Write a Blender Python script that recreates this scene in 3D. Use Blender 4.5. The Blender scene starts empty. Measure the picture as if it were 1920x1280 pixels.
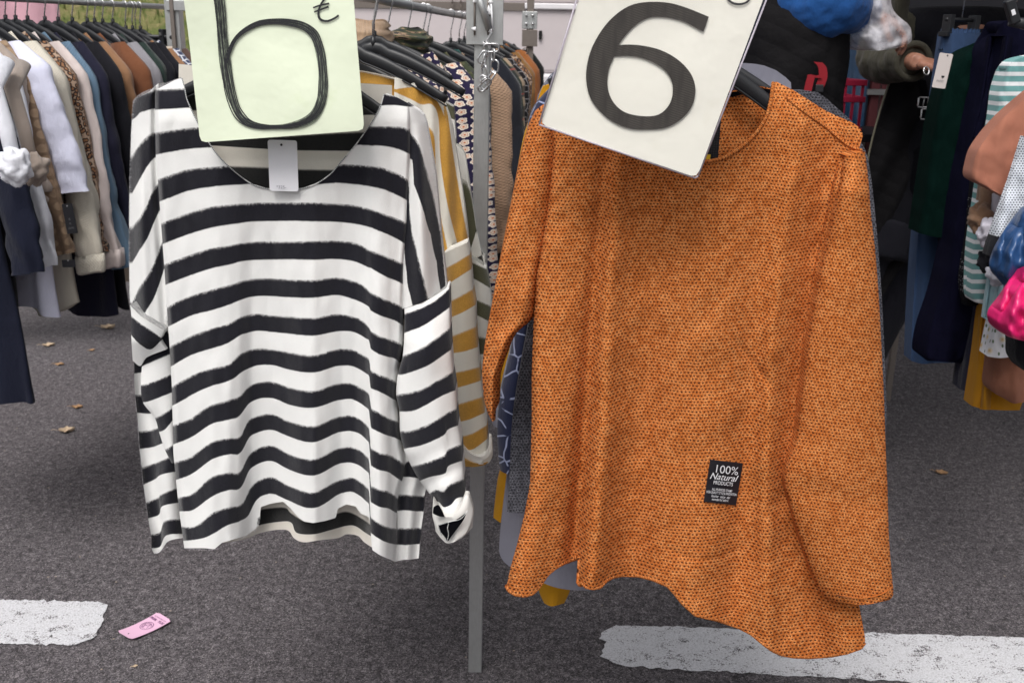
import bpy, bmesh, math, random
import numpy as np
from mathutils import Vector, Matrix, noise
R = math.radians
rnd = random.Random(7)
S = bpy.context.scene
COL = S.collection

# ---------------------------------------------------------------- camera
CAMH = 1.60; PITCH = R(16.7); ROLL = R(1.1); FP = 1920 * 35 / 36.0
cd = bpy.data.cameras.new('camera'); cam = bpy.data.objects.new('camera', cd); COL.objects.link(cam)
cd.lens = 35; cd.sensor_width = 36; cd.clip_end = 400; cd.clip_start = 0.05
cam.matrix_world = Matrix.Translation((0, 0, CAMH)) @ Matrix.Rotation(math.pi / 2 - PITCH, 4, 'X') @ Matrix.Rotation(ROLL, 4, 'Z')
cd.dof.use_dof = True; cd.dof.focus_distance = 1.78; cd.dof.aperture_fstop = 9
S.camera = cam
# ---------------------------------------------------------------- sky, sun, exposure
SUN_EL, SUN_AZ = R(58), R(200)
W = bpy.data.worlds.new('World'); S.world = W; W.use_nodes = True
wn = W.node_tree; bg = wn.nodes['Background']
sky = wn.nodes.new('ShaderNodeTexSky'); sky.sky_type = 'NISHITA'; sky.sun_disc = False
sky.sun_elevation = SUN_EL; sky.sun_rotation = SUN_AZ; sky.dust_density = 6; sky.air_density = 1.2; sky.ozone_density = 1.5
hs = wn.nodes.new('ShaderNodeHueSaturation'); hs.inputs['Saturation'].default_value = 0.22
wn.links.new(sky.outputs[0], hs.inputs['Color']); wn.links.new(hs.outputs[0], bg.inputs[0]); bg.inputs[1].default_value = 0.10
sd = bpy.data.lights.new('sun', 'SUN'); so = bpy.data.objects.new('sun', sd); COL.objects.link(so)
sd.energy = 1.3; sd.angle = R(28); sd.color = (1, .965, .93)
dv = Vector((math.sin(SUN_AZ) * math.cos(SUN_EL), math.cos(SUN_AZ) * math.cos(SUN_EL), math.sin(SUN_EL)))
so.rotation_euler = dv.to_track_quat('Z', 'Y').to_euler()
S.view_settings.view_transform = 'Standard'; S.view_settings.look = 'None'; S.view_settings.gamma = 1
S.view_settings.use_curve_mapping = False; S.view_settings.exposure = 0.52

# ---------------------------------------------------------------- photograph pixel -> place
CM = cam.matrix_world.to_3x3()
CMn = np.array(CM)
def ray(px, py):
    return CM @ Vector(((px - 960) / FP, -(py - 640) / FP, -1))
def at(px, py, Y):                       # point at distance Y in front of the camera
    d = ray(px, py); t = Y / d.y
    return Vector((d.x * t, Y, CAMH + d.z * t))
def ground(px, py, z=0.0):
    d = ray(px, py); t = (z - CAMH) / d.z
    return Vector((d.x * t, d.y * t, z))
def project(p):
    v = CM.transposed() @ (Vector(p) - Vector((0, 0, CAMH)))
    return 960 + FP * v.x / -v.z, 640 - FP * v.y / -v.z

# ---------------------------------------------------------------- object helpers
def tag(o, label=None, cat=None, group=None, kind=None):
    if label: o['label'] = label
    if cat: o['category'] = cat
    if group: o['group'] = group
    if kind: o['kind'] = kind
    return o
def thing(name, loc, label, cat, group=None):
    o = bpy.data.objects.new(name, None); COL.objects.link(o); o.location = loc; o.empty_display_size = .05
    return tag(o, label, cat, group)
def wloc(o):
    v = Vector((0, 0, 0))
    while o is not None:
        v = v + o.location; o = o.parent
    return v
class MB:
    def __init__(s): s.v = []; s.f = []; s.uv = []; s.mi = []; s.cur = 0
    def quad_grid(s, P, UV=None, closed=False, flip=False):
        """P[row][col] points; UV same shape"""
        b = len(s.v); nr = len(P); nc = len(P[0])
        for r in P: s.v.extend([tuple(p) for p in r])
        if UV is None: UV = [[(0, 0)] * nc] * nr
        for r in range(nr - 1):
            for c in range(nc if closed else nc - 1):
                c2 = (c + 1) % nc
                q = [b + r * nc + c, b + (r + 1) * nc + c, b + (r + 1) * nc + c2, b + r * nc + c2]
                u2 = UV[r][c2] if c2 else (UV[r][0] if not closed else UV[r][0])
                uu = [UV[r][c], UV[r + 1][c], UV[r + 1][c2], UV[r][c2]]
                if flip: q = q[::-1]; uu = uu[::-1]
                s.f.append(q); s.uv.append(uu); s.mi.append(s.cur)
    def poly(s, pts, uv=None):
        b = len(s.v); s.v.extend([tuple(p) for p in pts]); s.f.append(list(range(b, b + len(pts))))
        s.uv.append(uv or [(0, 0)] * len(pts)); s.mi.append(s.cur)
    def box(s, c, sz, M=None):
        c = Vector(c); h = Vector(sz) / 2; b = len(s.v)
        for i in range(8):
            p = Vector(((-1, 1)[i & 1] * h.x, (-1, 1)[i >> 1 & 1] * h.y, (-1, 1)[i >> 2 & 1] * h.z))
            if M is not None: p = M @ p
            s.v.append(tuple(c + p))
        for q in ((0, 2, 3, 1), (4, 5, 7, 6), (0, 1, 5, 4), (2, 6, 7, 3), (0, 4, 6, 2), (1, 3, 7, 5)):
            s.f.append([b + k for k in q]); s.uv.append([(0, 0), (1, 0), (1, 1), (0, 1)]); s.mi.append(s.cur)
    def tube(s, pts, r, n=10, closed=False, flat=1.0, upv=None, caps=True):
        pts = [Vector(p) for p in pts]; N = len(pts); rings = []
        up = Vector(upv) if upv else Vector((0.013, 0.021, 1))
        prev = None
        for i, p in enumerate(pts):
            if closed: t = pts[(i + 1) % N] - pts[i - 1]
            else: t = pts[min(i + 1, N - 1)] - pts[max(i - 1, 0)]
            t = t.normalized() if t.length > 1e-9 else Vector((0, 0, 1))
            if prev is None or upv:
                x = t.cross(up)
                if x.length < 1e-4: x = t.cross(Vector((1, 0, 0)))
            else:
                x = prev - t * prev.dot(t)
            x.normalize(); prev = x; y = x.cross(t).normalized()
            ri = r[i] if isinstance(r, (list, tuple)) else r
            rings.append([p + x * (ri * math.cos(2 * math.pi * k / n)) + y * (ri * flat * math.sin(2 * math.pi * k / n)) for k in range(n)])
        if closed: rings.append(rings[0])
        UV = [[(k / n, i / max(1, N)) for k in range(n)] for i in range(len(rings))]
        b = len(s.v)
        s.quad_grid(rings, UV, closed=True)
        if caps and not closed:
            L = len(rings)
            s.f.append([b + k for k in range(n)]); s.uv.append([(0, 0)] * n); s.mi.append(s.cur)
            s.f.append([b + (L - 1) * n + k for k in range(n)][::-1]); s.uv.append([(0, 0)] * n); s.mi.append(s.cur)
    def build(s, name, m, parent=None, smooth=True, bevel=0, solid=0, sub=0):
        org = wloc(parent) if parent is not None else Vector((0, 0, 0))
        me = bpy.data.meshes.new(name)
        me.from_pydata([(x - org.x, y - org.y, z - org.z) for x, y, z in s.v], [], s.f)
        uvl = me.uv_layers.new(name='UVMap')
        flat = [c for f in s.uv for uv in f for c in uv]
        uvl.data.foreach_set('uv', flat)
        ms = m if isinstance(m, (list, tuple)) else [m]
        for q in ms: me.materials.append(q)
        me.polygons.foreach_set('material_index', s.mi)
        me.polygons.foreach_set('use_smooth', [smooth] * len(me.polygons))
        me.update()
        o = bpy.data.objects.new(name, me); COL.objects.link(o)
        if parent is not None: o.parent = parent
        if solid:
            k = o.modifiers.new('solid', 'SOLIDIFY'); k.thickness = solid; k.offset = 0
        if sub:
            k = o.modifiers.new('sub', 'SUBSURF'); k.levels = sub; k.render_levels = sub
        if bevel:
            k = o.modifiers.new('bevel', 'BEVEL'); k.width = bevel; k.segments = 2; k.limit_method = 'ANGLE'
        return o

# ---------------------------------------------------------------- material helpers
class NM:
    def __init__(s, name, rough=.85, spec=.3):
        s.m = bpy.data.materials.new(name); s.m.use_nodes = True; s.t = s.m.node_tree
        s.b = s.t.nodes['Principled BSDF']; s.b.inputs['Roughness'].default_value = rough
        s.b.inputs['Specular IOR Level'].default_value = spec
    def node(s, typ, **kw):
        n = s.t.nodes.new('ShaderNode' + typ)
        for k, v in kw.items(): setattr(n, k, v)
        return n
    def put(s, sock, v):
        if isinstance(v, bpy.types.NodeSocket): s.t.links.new(v, sock)
        else:
            if hasattr(sock.default_value, '__len__') and not hasattr(v, '__len__'): v = [v] * len(sock.default_value)
            if hasattr(v, '__len__') and len(sock.default_value) == 4 and len(v) == 3: v = (*v, 1)
            sock.default_value = v
    def math(s, op, a, b=0.0, c=None, clamp=False):
        n = s.node('Math', operation=op); n.use_clamp = clamp
        s.put(n.inputs[0], a); s.put(n.inputs[1], b)
        if c is not None: s.put(n.inputs[2], c)
        return n.outputs[0]
    def uv(s):
        n = s.node('UVMap'); x = s.node('SeparateXYZ'); s.t.links.new(n.outputs[0], x.inputs[0])
        return n.outputs[0], x.outputs[0], x.outputs[1]
    def obj(s): return s.node('TexCoord').outputs['Object']
    def mapv(s, v, scale=(1, 1, 1), loc=(0, 0, 0)):
        n = s.node('Mapping'); s.put(n.inputs[0], v); n.inputs['Scale'].default_value = scale; n.inputs['Location'].default_value = loc
        return n.outputs[0]
    def noise(s, v, scale, detail=2, rough=.5, dim='3D', out=0):
        n = s.node('TexNoise', noise_dimensions=dim); s.put(n.inputs['Vector'], v); s.put(n.inputs['Scale'], scale)
        n.inputs['Detail'].default_value = detail; n.inputs['Roughness'].default_value = rough
        return n.outputs[out]
    def voro(s, v, scale, feature='F1', rand=1.0, dim='2D'):
        n = s.node('TexVoronoi', feature=feature, voronoi_dimensions=dim); s.put(n.inputs['Vector'], v); s.put(n.inputs['Scale'], scale)
        n.inputs['Randomness'].default_value = rand
        return n
    def ramp(s, fac, stops, interp='LINEAR'):
        n = s.node('ValToRGB'); n.color_ramp.interpolation = interp; s.put(n.inputs[0], fac)
        e = n.color_ramp.elements
        while len(e) > 1: e.remove(e[-1])
        e[0].position = stops[0][0]; e[0].color = (*stops[0][1], 1)
        for p, c in stops[1:]:
            q = e.new(p); q.color = (*c, 1)
        return n.outputs[0]
    def mix(s, f, a, b, mode='MIX'):
        n = s.node('Mix', data_type='RGBA', blend_type=mode); s.put(n.inputs['Factor'], f); s.put(n.inputs['A'], a); s.put(n.inputs['B'], b)
        return n.outputs['Result']
    def comb(s, x, y, z=0.0):
        n = s.node('CombineXYZ'); s.put(n.inputs[0], x); s.put(n.inputs[1], y); s.put(n.inputs[2], z); return n.outputs[0]
    def smooth(s, x, a, b):
        n = s.node('MapRange', interpolation_type='SMOOTHSTEP'); s.put(n.inputs['Value'], x)
        s.put(n.inputs['From Min'], a); s.put(n.inputs['From Max'], b); return n.outputs[0]
    def color(s, c): s.put(s.b.inputs['Base Color'], c)
    def bump(s, h, strength=.3, dist=.002):
        n = s.node('Bump'); s.put(n.inputs['Height'], h); n.inputs['Strength'].default_value = strength; n.inputs['Distance'].default_value = dist
        s.t.links.new(n.outputs[0], s.b.inputs['Normal'])
    def sheen(s, w=.3, r=.5):
        s.b.inputs['Sheen Weight'].default_value = w; s.b.inputs['Sheen Roughness'].default_value = r

_fc = {}
def fabric(col, knit=0, rough=.92, var=.18, sheen=.25, crease=1.0, heather=0.0, spec=.15):
    key = (tuple(col), knit, rough, var, sheen, crease, heather)
    if key in _fc: return _fc[key]
    m = NM('fabric', rough, spec); uv, u, v = m.uv(); o = m.obj()
    n1 = m.noise(o, 9, 3); n2 = m.noise(uv, 700, 2)
    f = m.math('ADD', m.math('MULTIPLY', n1, var), m.math('MULTIPLY', n2, var + heather))
    f = m.math('ADD', f, 1 - var - heather / 2)
    c = m.mix(1.0, col, m.comb(f, f, f), 'MULTIPLY'); h = n2
    if knit:
        w = m.math('SINE', m.math('MULTIPLY', u, 2 * math.pi / knit)); w2 = m.math('SINE', m.math('MULTIPLY', v, 2 * math.pi / (knit * .7)))
        k = m.math('MULTIPLY', w, w2); h = m.math('ADD', m.math('MULTIPLY', k, .5), m.math('MULTIPLY', n2, .3))
        kk = m.math('ADD', m.math('MULTIPLY', k, .10), 1.0)
        c = m.mix(1.0, c, m.comb(kk, kk, kk), 'MULTIPLY')
    m.color(c)
    cr = m.noise(m.mapv(o, (1, 1, .45)), 22 * crease, 4, .55)
    hh = m.math('ADD', m.math('MULTIPLY', h, .25 if not knit else .5), m.math('MULTIPLY', cr, 2.2 if crease else 0))
    m.bump(hh, .7, .006); m.sheen(sheen)
    _fc[key] = m.m; return m.m

def stripes_mat(name, dark, light, fuzz=.22, rough=1.0):
    m = NM(name, rough, .02); uv, u, v = m.uv(); o = m.obj()
    hair = m.noise(m.mapv(o, (1, 1, .22)), 1300, 2, .6); hair2 = m.noise(m.mapv(o, (1, 1, .5)), 130, 3, .6)
    nn = m.math('MULTIPLY', m.math('SUBTRACT', m.math('ADD', m.math('MULTIPLY', hair, .75), m.math('MULTIPLY', hair2, .25)), .5), fuzz * 3.0)
    fr = m.math('MULTIPLY', m.math('FRACT', m.math('MULTIPLY', m.math('ADD', v, 40), .5)), 2.0)   # 0..1 dark, 1..2 light
    top = m.smooth(m.math('ADD', fr, nn), -.05, .10)
    botn = m.math('MULTIPLY', nn, .25)
    bot = m.smooth(m.math('ADD', fr, botn), 1.04, .97)
    top2 = m.smooth(m.math('ADD', fr, m.math('MULTIPLY', nn, .3)), 1.97, 2.02)
    k = m.math('MAXIMUM', m.math('MULTIPLY', top, bot), m.math('MULTIPLY', top2, 0.35))
    soft = m.noise(o, 14, 3); fine = m.noise(o, 900, 2)
    lf = m.math('ADD', m.math('ADD', m.math('MULTIPLY', soft, .10), m.math('MULTIPLY', fine, .14)), .86)
    df = m.math('ADD', m.math('MULTIPLY', m.math('ADD', hair, m.math('MULTIPLY', soft, .6)), 1.1), .25)
    lc = m.mix(1.0, light, m.comb(lf, lf, lf), 'MULTIPLY'); dc = m.mix(1.0, dark, m.comb(df, df, df), 'MULTIPLY')
    m.color(m.mix(k, lc, dc))
    cr = m.noise(m.mapv(o, (1, 1, .7)), 34, 4, .6)
    m.bump(m.math('ADD', m.math('MULTIPLY', hair, .35), m.math('MULTIPLY', cr, .7)), .5, .004); m.sheen(.25, .5)
    return m.m

def boucle(name, hole, mid, lite, rough=.95):
    """stitch-by-stitch knit driven by the cloth's own u,v: one stitch = 1 x 1"""
    m = NM(name, rough, .12); uv, u, v = m.uv(); o = m.obj()
    wob = m.noise(uv, .22, 2, .5, '2D', 1); sw = m.node('SeparateXYZ'); m.t.links.new(wob, sw.inputs[0])
    uu = m.math('ADD', u, m.math('MULTIPLY', sw.outputs[0], .9)); vv = m.math('ADD', v, m.math('MULTIPLY', sw.outputs[1], .8))
    row = m.math('FLOOR', vv); us = m.math('ADD', uu, m.math('MULTIPLY', row, .5))
    fu = m.math('ABSOLUTE', m.math('SUBTRACT', m.math('FRACT', us), .5)); fv = m.math('ABSOLUTE', m.math('SUBTRACT', m.math('FRACT', vv), .5))
    cell = m.comb(m.math('FLOOR', us), row); wn_ = m.node('TexWhiteNoise', noise_dimensions='2D'); m.t.links.new(cell, wn_.inputs['Vector'])
    r = wn_.outputs[0]
    d = m.math('POWER', m.math('ADD', m.math('POWER', m.math('MULTIPLY', fu, 1.15), 2.0), m.math('POWER', m.math('MULTIPLY', fv, 1.35), 2.0)), .5)
    d = m.math('ADD', d, m.math('MULTIPLY', m.math('SUBTRACT', m.noise(uv, 1.3, 2, .6, '2D'), .5), .18))
    hole_f = m.smooth(d, .44, .19)
    d = m.math('MULTIPLY', d, -1.0)
    yarn = m.noise(uv, 2.6, 3, .75, '2D')
    k = m.math('ADD', m.math('ADD', m.math('MULTIPLY', yarn, .82), m.math('MULTIPLY', r, .16)), .03)
    c = m.ramp(k, [(.34, dm_const(mid, hole, .35)), (.47, mid), (.60, dm_const(mid, lite, .5)), (.72, lite)])
    big = m.noise(o, 5, 2); bf = m.math('ADD', m.math('MULTIPLY', big, .12), .92)
    c = m.mix(1.0, c, m.comb(bf, bf, bf), 'MULTIPLY')
    m.color(m.mix(m.math('MULTIPLY', hole_f, .95), c, hole))
    cr = m.noise(m.mapv(o, (1, 1, .6)), 9, 3)
    h = m.math('SUBTRACT', m.math('MULTIPLY', yarn, .2), m.math('MULTIPLY', d, .7))
    m.bump(m.math('ADD', h, m.math('MULTIPLY', cr, .6)), .45, .0022)
    return m.m
def dm_const(a, b, t): return tuple(x * (1 - t) + y * t for x, y in zip(a, b))

def metal(name, col, rough=.38, metallic=.9, scratch=.2):
    m = NM(name, rough, .5); o = m.obj(); n = m.noise(o, 60, 4, .6); n2 = m.noise(m.mapv(o, (6, 6, .5)), 120, 2)
    f = m.math('ADD', m.math('ADD', m.math('MULTIPLY', n, scratch), m.math('MULTIPLY', n2, scratch)), 1 - scratch)
    m.color(m.mix(1.0, col, m.comb(f, f, f), 'MULTIPLY')); m.b.inputs['Metallic'].default_value = metallic
    m.put(m.b.inputs['Roughness'], m.math('ADD', m.math('MULTIPLY', n, .25), rough - .1)); m.bump(n, .1, .001)
    return m.m
def plain(name, col, rough=.6, spec=.4, var=.12, metallic=0):
    m = NM(name, rough, spec); o = m.obj(); n = m.noise(o, 18, 4, .6)
    f = m.math('ADD', m.math('MULTIPLY', n, var * 2), 1 - var)
    m.color(m.mix(1.0, col, m.comb(f, f, f), 'MULTIPLY')); m.b.inputs['Metallic'].default_value = metallic; m.bump(n, .06, .002)
    return m.m

M = {}
M['hanger'] = plain('black_plastic', (.014, .015, .018), .40, .45, .2)
M['wire'] = metal('steel_wire', (.62, .62, .63), .25)
M['steel'] = metal('galvanised_steel', (.50, .51, .51), .42, .75, .25)
M['darksteel'] = metal('weathered_steel', (.22, .19, .17), .55, .6, .3)
M['weld'] = plain('white_cord', (.82, .82, .84), .7)
M['card_white'] = plain('white_card', (.80, .80, .84), .55, .3, .03)
M['ink'] = plain('black_ink', (.012, .012, .016), .5)
M['black_cloth'] = fabric((.005, .005, .007), sheen=0, crease=.6, spec=.05)
M['stripe_black'] = stripes_mat('black_white_wool', (.013, .013, .018), (.84, .84, .825), .20)
M['stripe_mustard'] = stripes_mat('mustard_white_wool', (.50, .27, .055), (.80, .78, .71), .12)
M['stripe_olive'] = stripes_mat('olive_white_wool', (.09, .09, .055), (.78, .77, .72), .12)
M['rust'] = boucle('orange_knit', (.034, .011, .009), (.49, .130, .024), (.80, .35, .125))
M['greyknit'] = boucle('charcoal_knit', (.018, .018, .022), (.065, .065, .078), (.20, .20, .23))
M['tweed'] = boucle('grey_tweed', (.03, .03, .05), (.14, .15, .19), (.45, .46, .52))

def pattern(name, fn, rough=.9, crease=1.0):
    m = NM(name, rough, .15); uv, u, v = m.uv(); o = m.obj(); m.color(fn(m, uv, u, v, o))
    cr = m.noise(m.mapv(o, (1, 1, .45)), 22 * crease, 4, .55); m.bump(cr, .6, .009); m.sheen(.15)
    return m.m
def p_flower(m, uv, u, v, o):
    vo = m.voro(uv, 54, rand=.35); d = m.node('VectorMath', operation='SUBTRACT'); sc = m.node('VectorMath', operation='SCALE'); sc.inputs[3].default_value = 54
    m.t.links.new(uv, sc.inputs[0]); sp = m.node('VectorMath', operation='SCALE'); sp.inputs[3].default_value = 54
    m.t.links.new(vo.outputs['Position'], sp.inputs[0])
    m.t.links.new(sc.outputs[0], d.inputs[0]); m.t.links.new(sp.outputs[0], d.inputs[1]); s = m.node('SeparateXYZ'); m.t.links.new(d.outputs[0], s.inputs[0])
    an = m.math('ARCTAN2', s.outputs[1], s.outputs[0]); rr = vo.outputs['Distance']
    r = m.math('DIVIDE', rr, m.math('ADD', m.math('MULTIPLY', m.math('ABSOLUTE', m.math('COSINE', m.math('MULTIPLY', an, 2.5))), .10), .35))
    return m.ramp(r, [(0, (.5, .1, .04)), (.2, (.6, .2, .08)), (.3, (.75, .62, .5)), (.52, (.75, .62, .5)), (.60, (.45, .14, .06)), (.68, (.74, .66, .58)), (.93, (.78, .70, .62)), (1.0, (.02, .015, .05))])
M['flower'] = pattern('navy_flower_print', p_flower)
def p_navy(m, uv, u, v, o):
    w = m.noise(uv, 12, 2, .5, '2D', 1); mv = m.node('VectorMath', operation='MULTIPLY_ADD'); m.t.links.new(w, mv.inputs[0]); mv.inputs[1].default_value = (.03, .03, 0); m.t.links.new(uv, mv.inputs[2])
    e = m.voro(mv.outputs[0], 24, 'DISTANCE_TO_EDGE', .9).outputs['Distance']; g = m.noise(uv, 25, 2)
    k = m.math('MULTIPLY', m.smooth(e, .05, .025), m.smooth(g, .40, .46))
    return m.mix(k, (.016, .020, .052), (.28, .31, .46))
M['navyprint'] = pattern('navy_line_print', p_navy)
def p_circles(m, uv, u, v, o):
    vo = m.voro(uv, 30, rand=.25); r = vo.outputs['Distance']
    c = m.ramp(r, [(0, (.30, .20, .13)), (.30, (.33, .23, .15)), (.42, (.16, .10, .065)), (.75, (.20, .13, .08))])
    n = m.noise(uv, 180, 2); return m.mix(m.math('MULTIPLY', n, .25), c, (.45, .34, .24))
M['circles'] = pattern('brown_circle_print', p_circles)
def p_leopard(m, uv, u, v, o):
    vo = m.voro(uv, 75, rand=1); n = m.noise(uv, 160, 2)
    r = m.math('ADD', vo.outputs['Distance'], m.math('MULTIPLY', m.math('SUBTRACT', n, .5), .4))
    return m.ramp(r, [(0, (.25, .12, .06)), (.22, (.30, .15, .08)), (.30, (.02, .015, .015)), (.48, (.03, .02, .02)), (.56, (.42, .30, .22))])
M['leopard'] = pattern('leopard_print', p_leopard)
def p_camo(m, uv, u, v, o):
    n = m.noise(uv, 22, 2); return m.ramp(n, [(0, (.02, .022, .02)), (.44, (.05, .06, .035)), (.52, (.09, .09, .05)), (.58, (.33, .22, .14)), (.64, (.03, .03, .028))], 'CONSTANT')
M['camo'] = pattern('camouflage_print', p_camo)
def p_plaid(m, uv, u, v, o):
    a = m.smooth(m.math('PINGPONG', u, .03), .012, .016); b = m.smooth(m.math('PINGPONG', v, .04), .016, .02); c = m.mix(a, (.36, .27, .19), (.035, .045, .035))
    c = m.mix(m.math('MULTIPLY', b, .75), c, (.03, .035, .035)); r = m.smooth(m.math('PINGPONG', m.math('ADD', v, .01), .05), .004, .002)
    return m.mix(m.math('MULTIPLY', r, .6), c, (.4, .08, .07))
M['plaid'] = pattern('tan_plaid', p_plaid)
def p_lace(m, uv, u, v, o):
    e = m.voro(uv, 38, 'DISTANCE_TO_EDGE', .8).outputs['Distance']; return m.mix(m.smooth(e, .06, .03), (.010, .009, .011), (.34, .32, .33))
M['lace'] = pattern('black_lace_print', p_lace)
def p_geo(m, uv, u, v, o):
    e = m.voro(uv, 60, 'DISTANCE_TO_EDGE', .4).outputs['Distance']; return m.mix(m.smooth(e, .14, .08), (.04, .05, .10), (.60, .62, .68))
M['geo'] = pattern('navy_geometric_print', p_geo)
def p_aqua(m, uv, u, v, o):
    f = m.math('PINGPONG', v, .0125); return m.mix(m.smooth(f, .0078, .0070), (.80, .82, .84), (.16, .36, .36))
M['aqua'] = pattern('aqua_white_stripe', p_aqua, crease=.6)
def p_mesh(m, uv, u, v, o):
    r = m.math('FLOOR', m.math('MULTIPLY', v, 200)); a = m.math('SUBTRACT', m.math('FRACT', m.math('ADD', m.math('MULTIPLY', u, 160), m.math('MULTIPLY', r, .5))), .5)
    b = m.math('SUBTRACT', m.math('FRACT', m.math('MULTIPLY', v, 200)), .5); d = m.math('ADD', m.math('MULTIPLY', a, a), m.math('MULTIPLY', b, b))
    return m.mix(m.smooth(d, .13, .07), (.70, .74, .80), (.12, .13, .17))
M['mesh'] = pattern('white_mesh', p_mesh)
def p_floral(m, uv, u, v, o):
    vo = m.voro(uv, 36, rand=1); r = vo.outputs['Distance']; c = m.ramp(r, [(0, (.60, .36, .12)), (.12, (.72, .62, .45)), (.28, (.74, .74, .78)), (.9, (.76, .77, .82))])
    vo2 = m.voro(m.mapv(uv, (1.7, 1, 1), (3, 5, 0)), 40, rand=1); return m.mix(m.smooth(vo2.outputs['Distance'], .17, .12), c, (.14, .20, .12))
M['floral'] = pattern('white_floral', p_floral)
def p_sequin(m, uv, u, v, o):
    vo = m.voro(uv, 170, rand=1); return m.mix(m.math('MULTIPLY', m.smooth(vo.outputs['Distance'], .16, .08), m.smooth(m.noise(uv, 20, 2), .55, .62)), (.006, .006, .009), (.5, .5, .55))
M['sequin'] = pattern('black_sequin', p_sequin); M['sequin'].node_tree.nodes['Principled BSDF'].inputs['Sheen Weight'].default_value = 0

# ---------------------------------------------------------------- the setting
def asphalt_color(m, o):
    n1 = m.noise(o, 1.1, 5, .6); n2 = m.noise(o, 340, 3, .9); n3 = m.noise(o, 38, 4, .7)
    vo = m.voro(o, 210, rand=1, dim='3D'); vs = m.voro(o, 46, rand=1, dim='3D')
    base = m.ramp(m.math('ADD', m.math('MULTIPLY', n2, .72), m.math('MULTIPLY', n3, .28)), [(.36, (.012, .011, .012)), (.5, (.088, .079, .086)), (.64, (.29, .265, .275))])
    st = m.node('SeparateColor'); m.t.links.new(vo.outputs['Color'], st.inputs[0])
    sb = m.math('ADD', m.math('MULTIPLY', m.math('POWER', st.outputs[2], 1.4), 1.15), .48); base = m.mix(1.0, base, m.comb(sb, sb, sb), 'MULTIPLY')
    pale = m.math('MULTIPLY', m.smooth(vo.outputs['Distance'], .45, .2), m.math('GREATER_THAN', st.outputs[0], .90))
    c = m.mix(m.math('MULTIPLY', pale, .75), base, (.32, .29, .28))
    sv = m.node('SeparateColor'); m.t.links.new(vs.outputs['Color'], sv.inputs[0])
    dark = m.math('MULTIPLY', m.smooth(vs.outputs['Distance'], .30, .15), m.math('GREATER_THAN', sv.outputs[1], .965))
    c = m.mix(m.math('MULTIPLY', dark, .7), c, (.018, .016, .02))
    pale2 = m.math('MULTIPLY', m.smooth(vs.outputs['Distance'], .18, .10), m.math('GREATER_THAN', sv.outputs[0], .975))
    c = m.mix(m.math('MULTIPLY', pale2, .8), c, (.40, .33, .26))
    f = m.math('ADD', m.math('MULTIPLY', n1, .7), .62)
    return m.mix(1.0, c, m.comb(f, f, f), 'MULTIPLY'), n2, n3
m = NM('asphalt', .9, .25); o_ = m.obj(); c, n2, n3 = asphalt_color(m, o_); m.color(c)
m.bump(m.math('ADD', m.math('MULTIPLY', n2, .8), n3), .7, .004); M['asphalt'] = m.m
m = NM('worn_road_paint', .8, .3); o_ = m.obj(); c, n2, n3 = asphalt_color(m, o_)
w1 = m.noise(o_, 26, 5, .75); w2 = m.noise(o_, 210, 3, .7); w3 = m.noise(m.mapv(o_, (1, 2.2, 1)), 9, 4, .7)
k = m.math('ADD', m.math('ADD', m.math('MULTIPLY', w1, .42), m.math('MULTIPLY', w2, .40)), m.math('MULTIPLY', w3, .30))
pc = m.ramp(w2, [(.3, (.42, .42, .44)), (.6, (.66, .66, .69))])
m.color(m.mix(m.smooth(k, .465, .535), c, pc)); m.bump(m.math('ADD', w2, m.math('MULTIPLY', k, 1.5)), .6, .003); M['paint'] = m.m

def grid_sheet(name, x0, x1, y0, y1, z, m, nx=40, ny=40):
    b = MB(); P = [[(x0 + (x1 - x0) * i / nx, y0 + (y1 - y0) * j / ny, z) for i in range(nx + 1)] for j in range(ny + 1)]
    b.quad_grid(P, flip=True); return b.build(name, m)
g = grid_sheet('road', -60, 60, -20, 120, 0, M['asphalt']); tag(g, kind='structure')

def marking(corners, seed):
    """a long painted bar with nibbled edges; corners in photograph pixels on the ground"""
    A, B, C_, D = [ground(*p, z=.004) for p in corners]
    b = MB(); n = 160; k = 14; P = []
    for i in range(n + 1):
        t = i / n; top = A.lerp(B, t); bot = D.lerp(C_, t); row = []
        e = [noise.noise(Vector((t * 60 + seed, q * 7.3, 3))) * .010 + noise.noise(Vector((t * 230 + seed, q * 5.1, 9))) * .006 for q in (0, 1)]
        ln = (bot - top).length
        for j in range(k + 1):
            s = j / k; s2 = (e[0] / ln) * (1 - s) + s * (1 + e[1] / ln)
            row.append(top.lerp(bot, s2))
        P.append(row)
    # ragged ends
    d = (B - A).normalized()
    for j in range(k + 1):
        for i in range(n + 1):
            for end in (0, n):
                q = abs(i - end)
                if q < 16: P[i][j] = P[i][j] + d * ((noise.noise(Vector((j * .7, seed, end))) * .035 + noise.noise(Vector((j * 2.3, seed, end))) * .018 - .045 * abs(2 * j / k - 1) ** 5 * (1 if end else -1)) * (1 - q / 16) ** 1.5)
    b.quad_grid(P)
    for q in range(len(b.f)): b.f[q] = b.f[q][::-1]
    o = b.build('road_marking', M['paint']); return tag(o, kind='structure')
marking([(-420, 1114), (212, 1128), (168, 1208), (-420, 1200)], 1.0)
marking([(1126, 1170), (2500, 1212), (2500, 1322), (1132, 1246)], 5.0)

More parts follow.
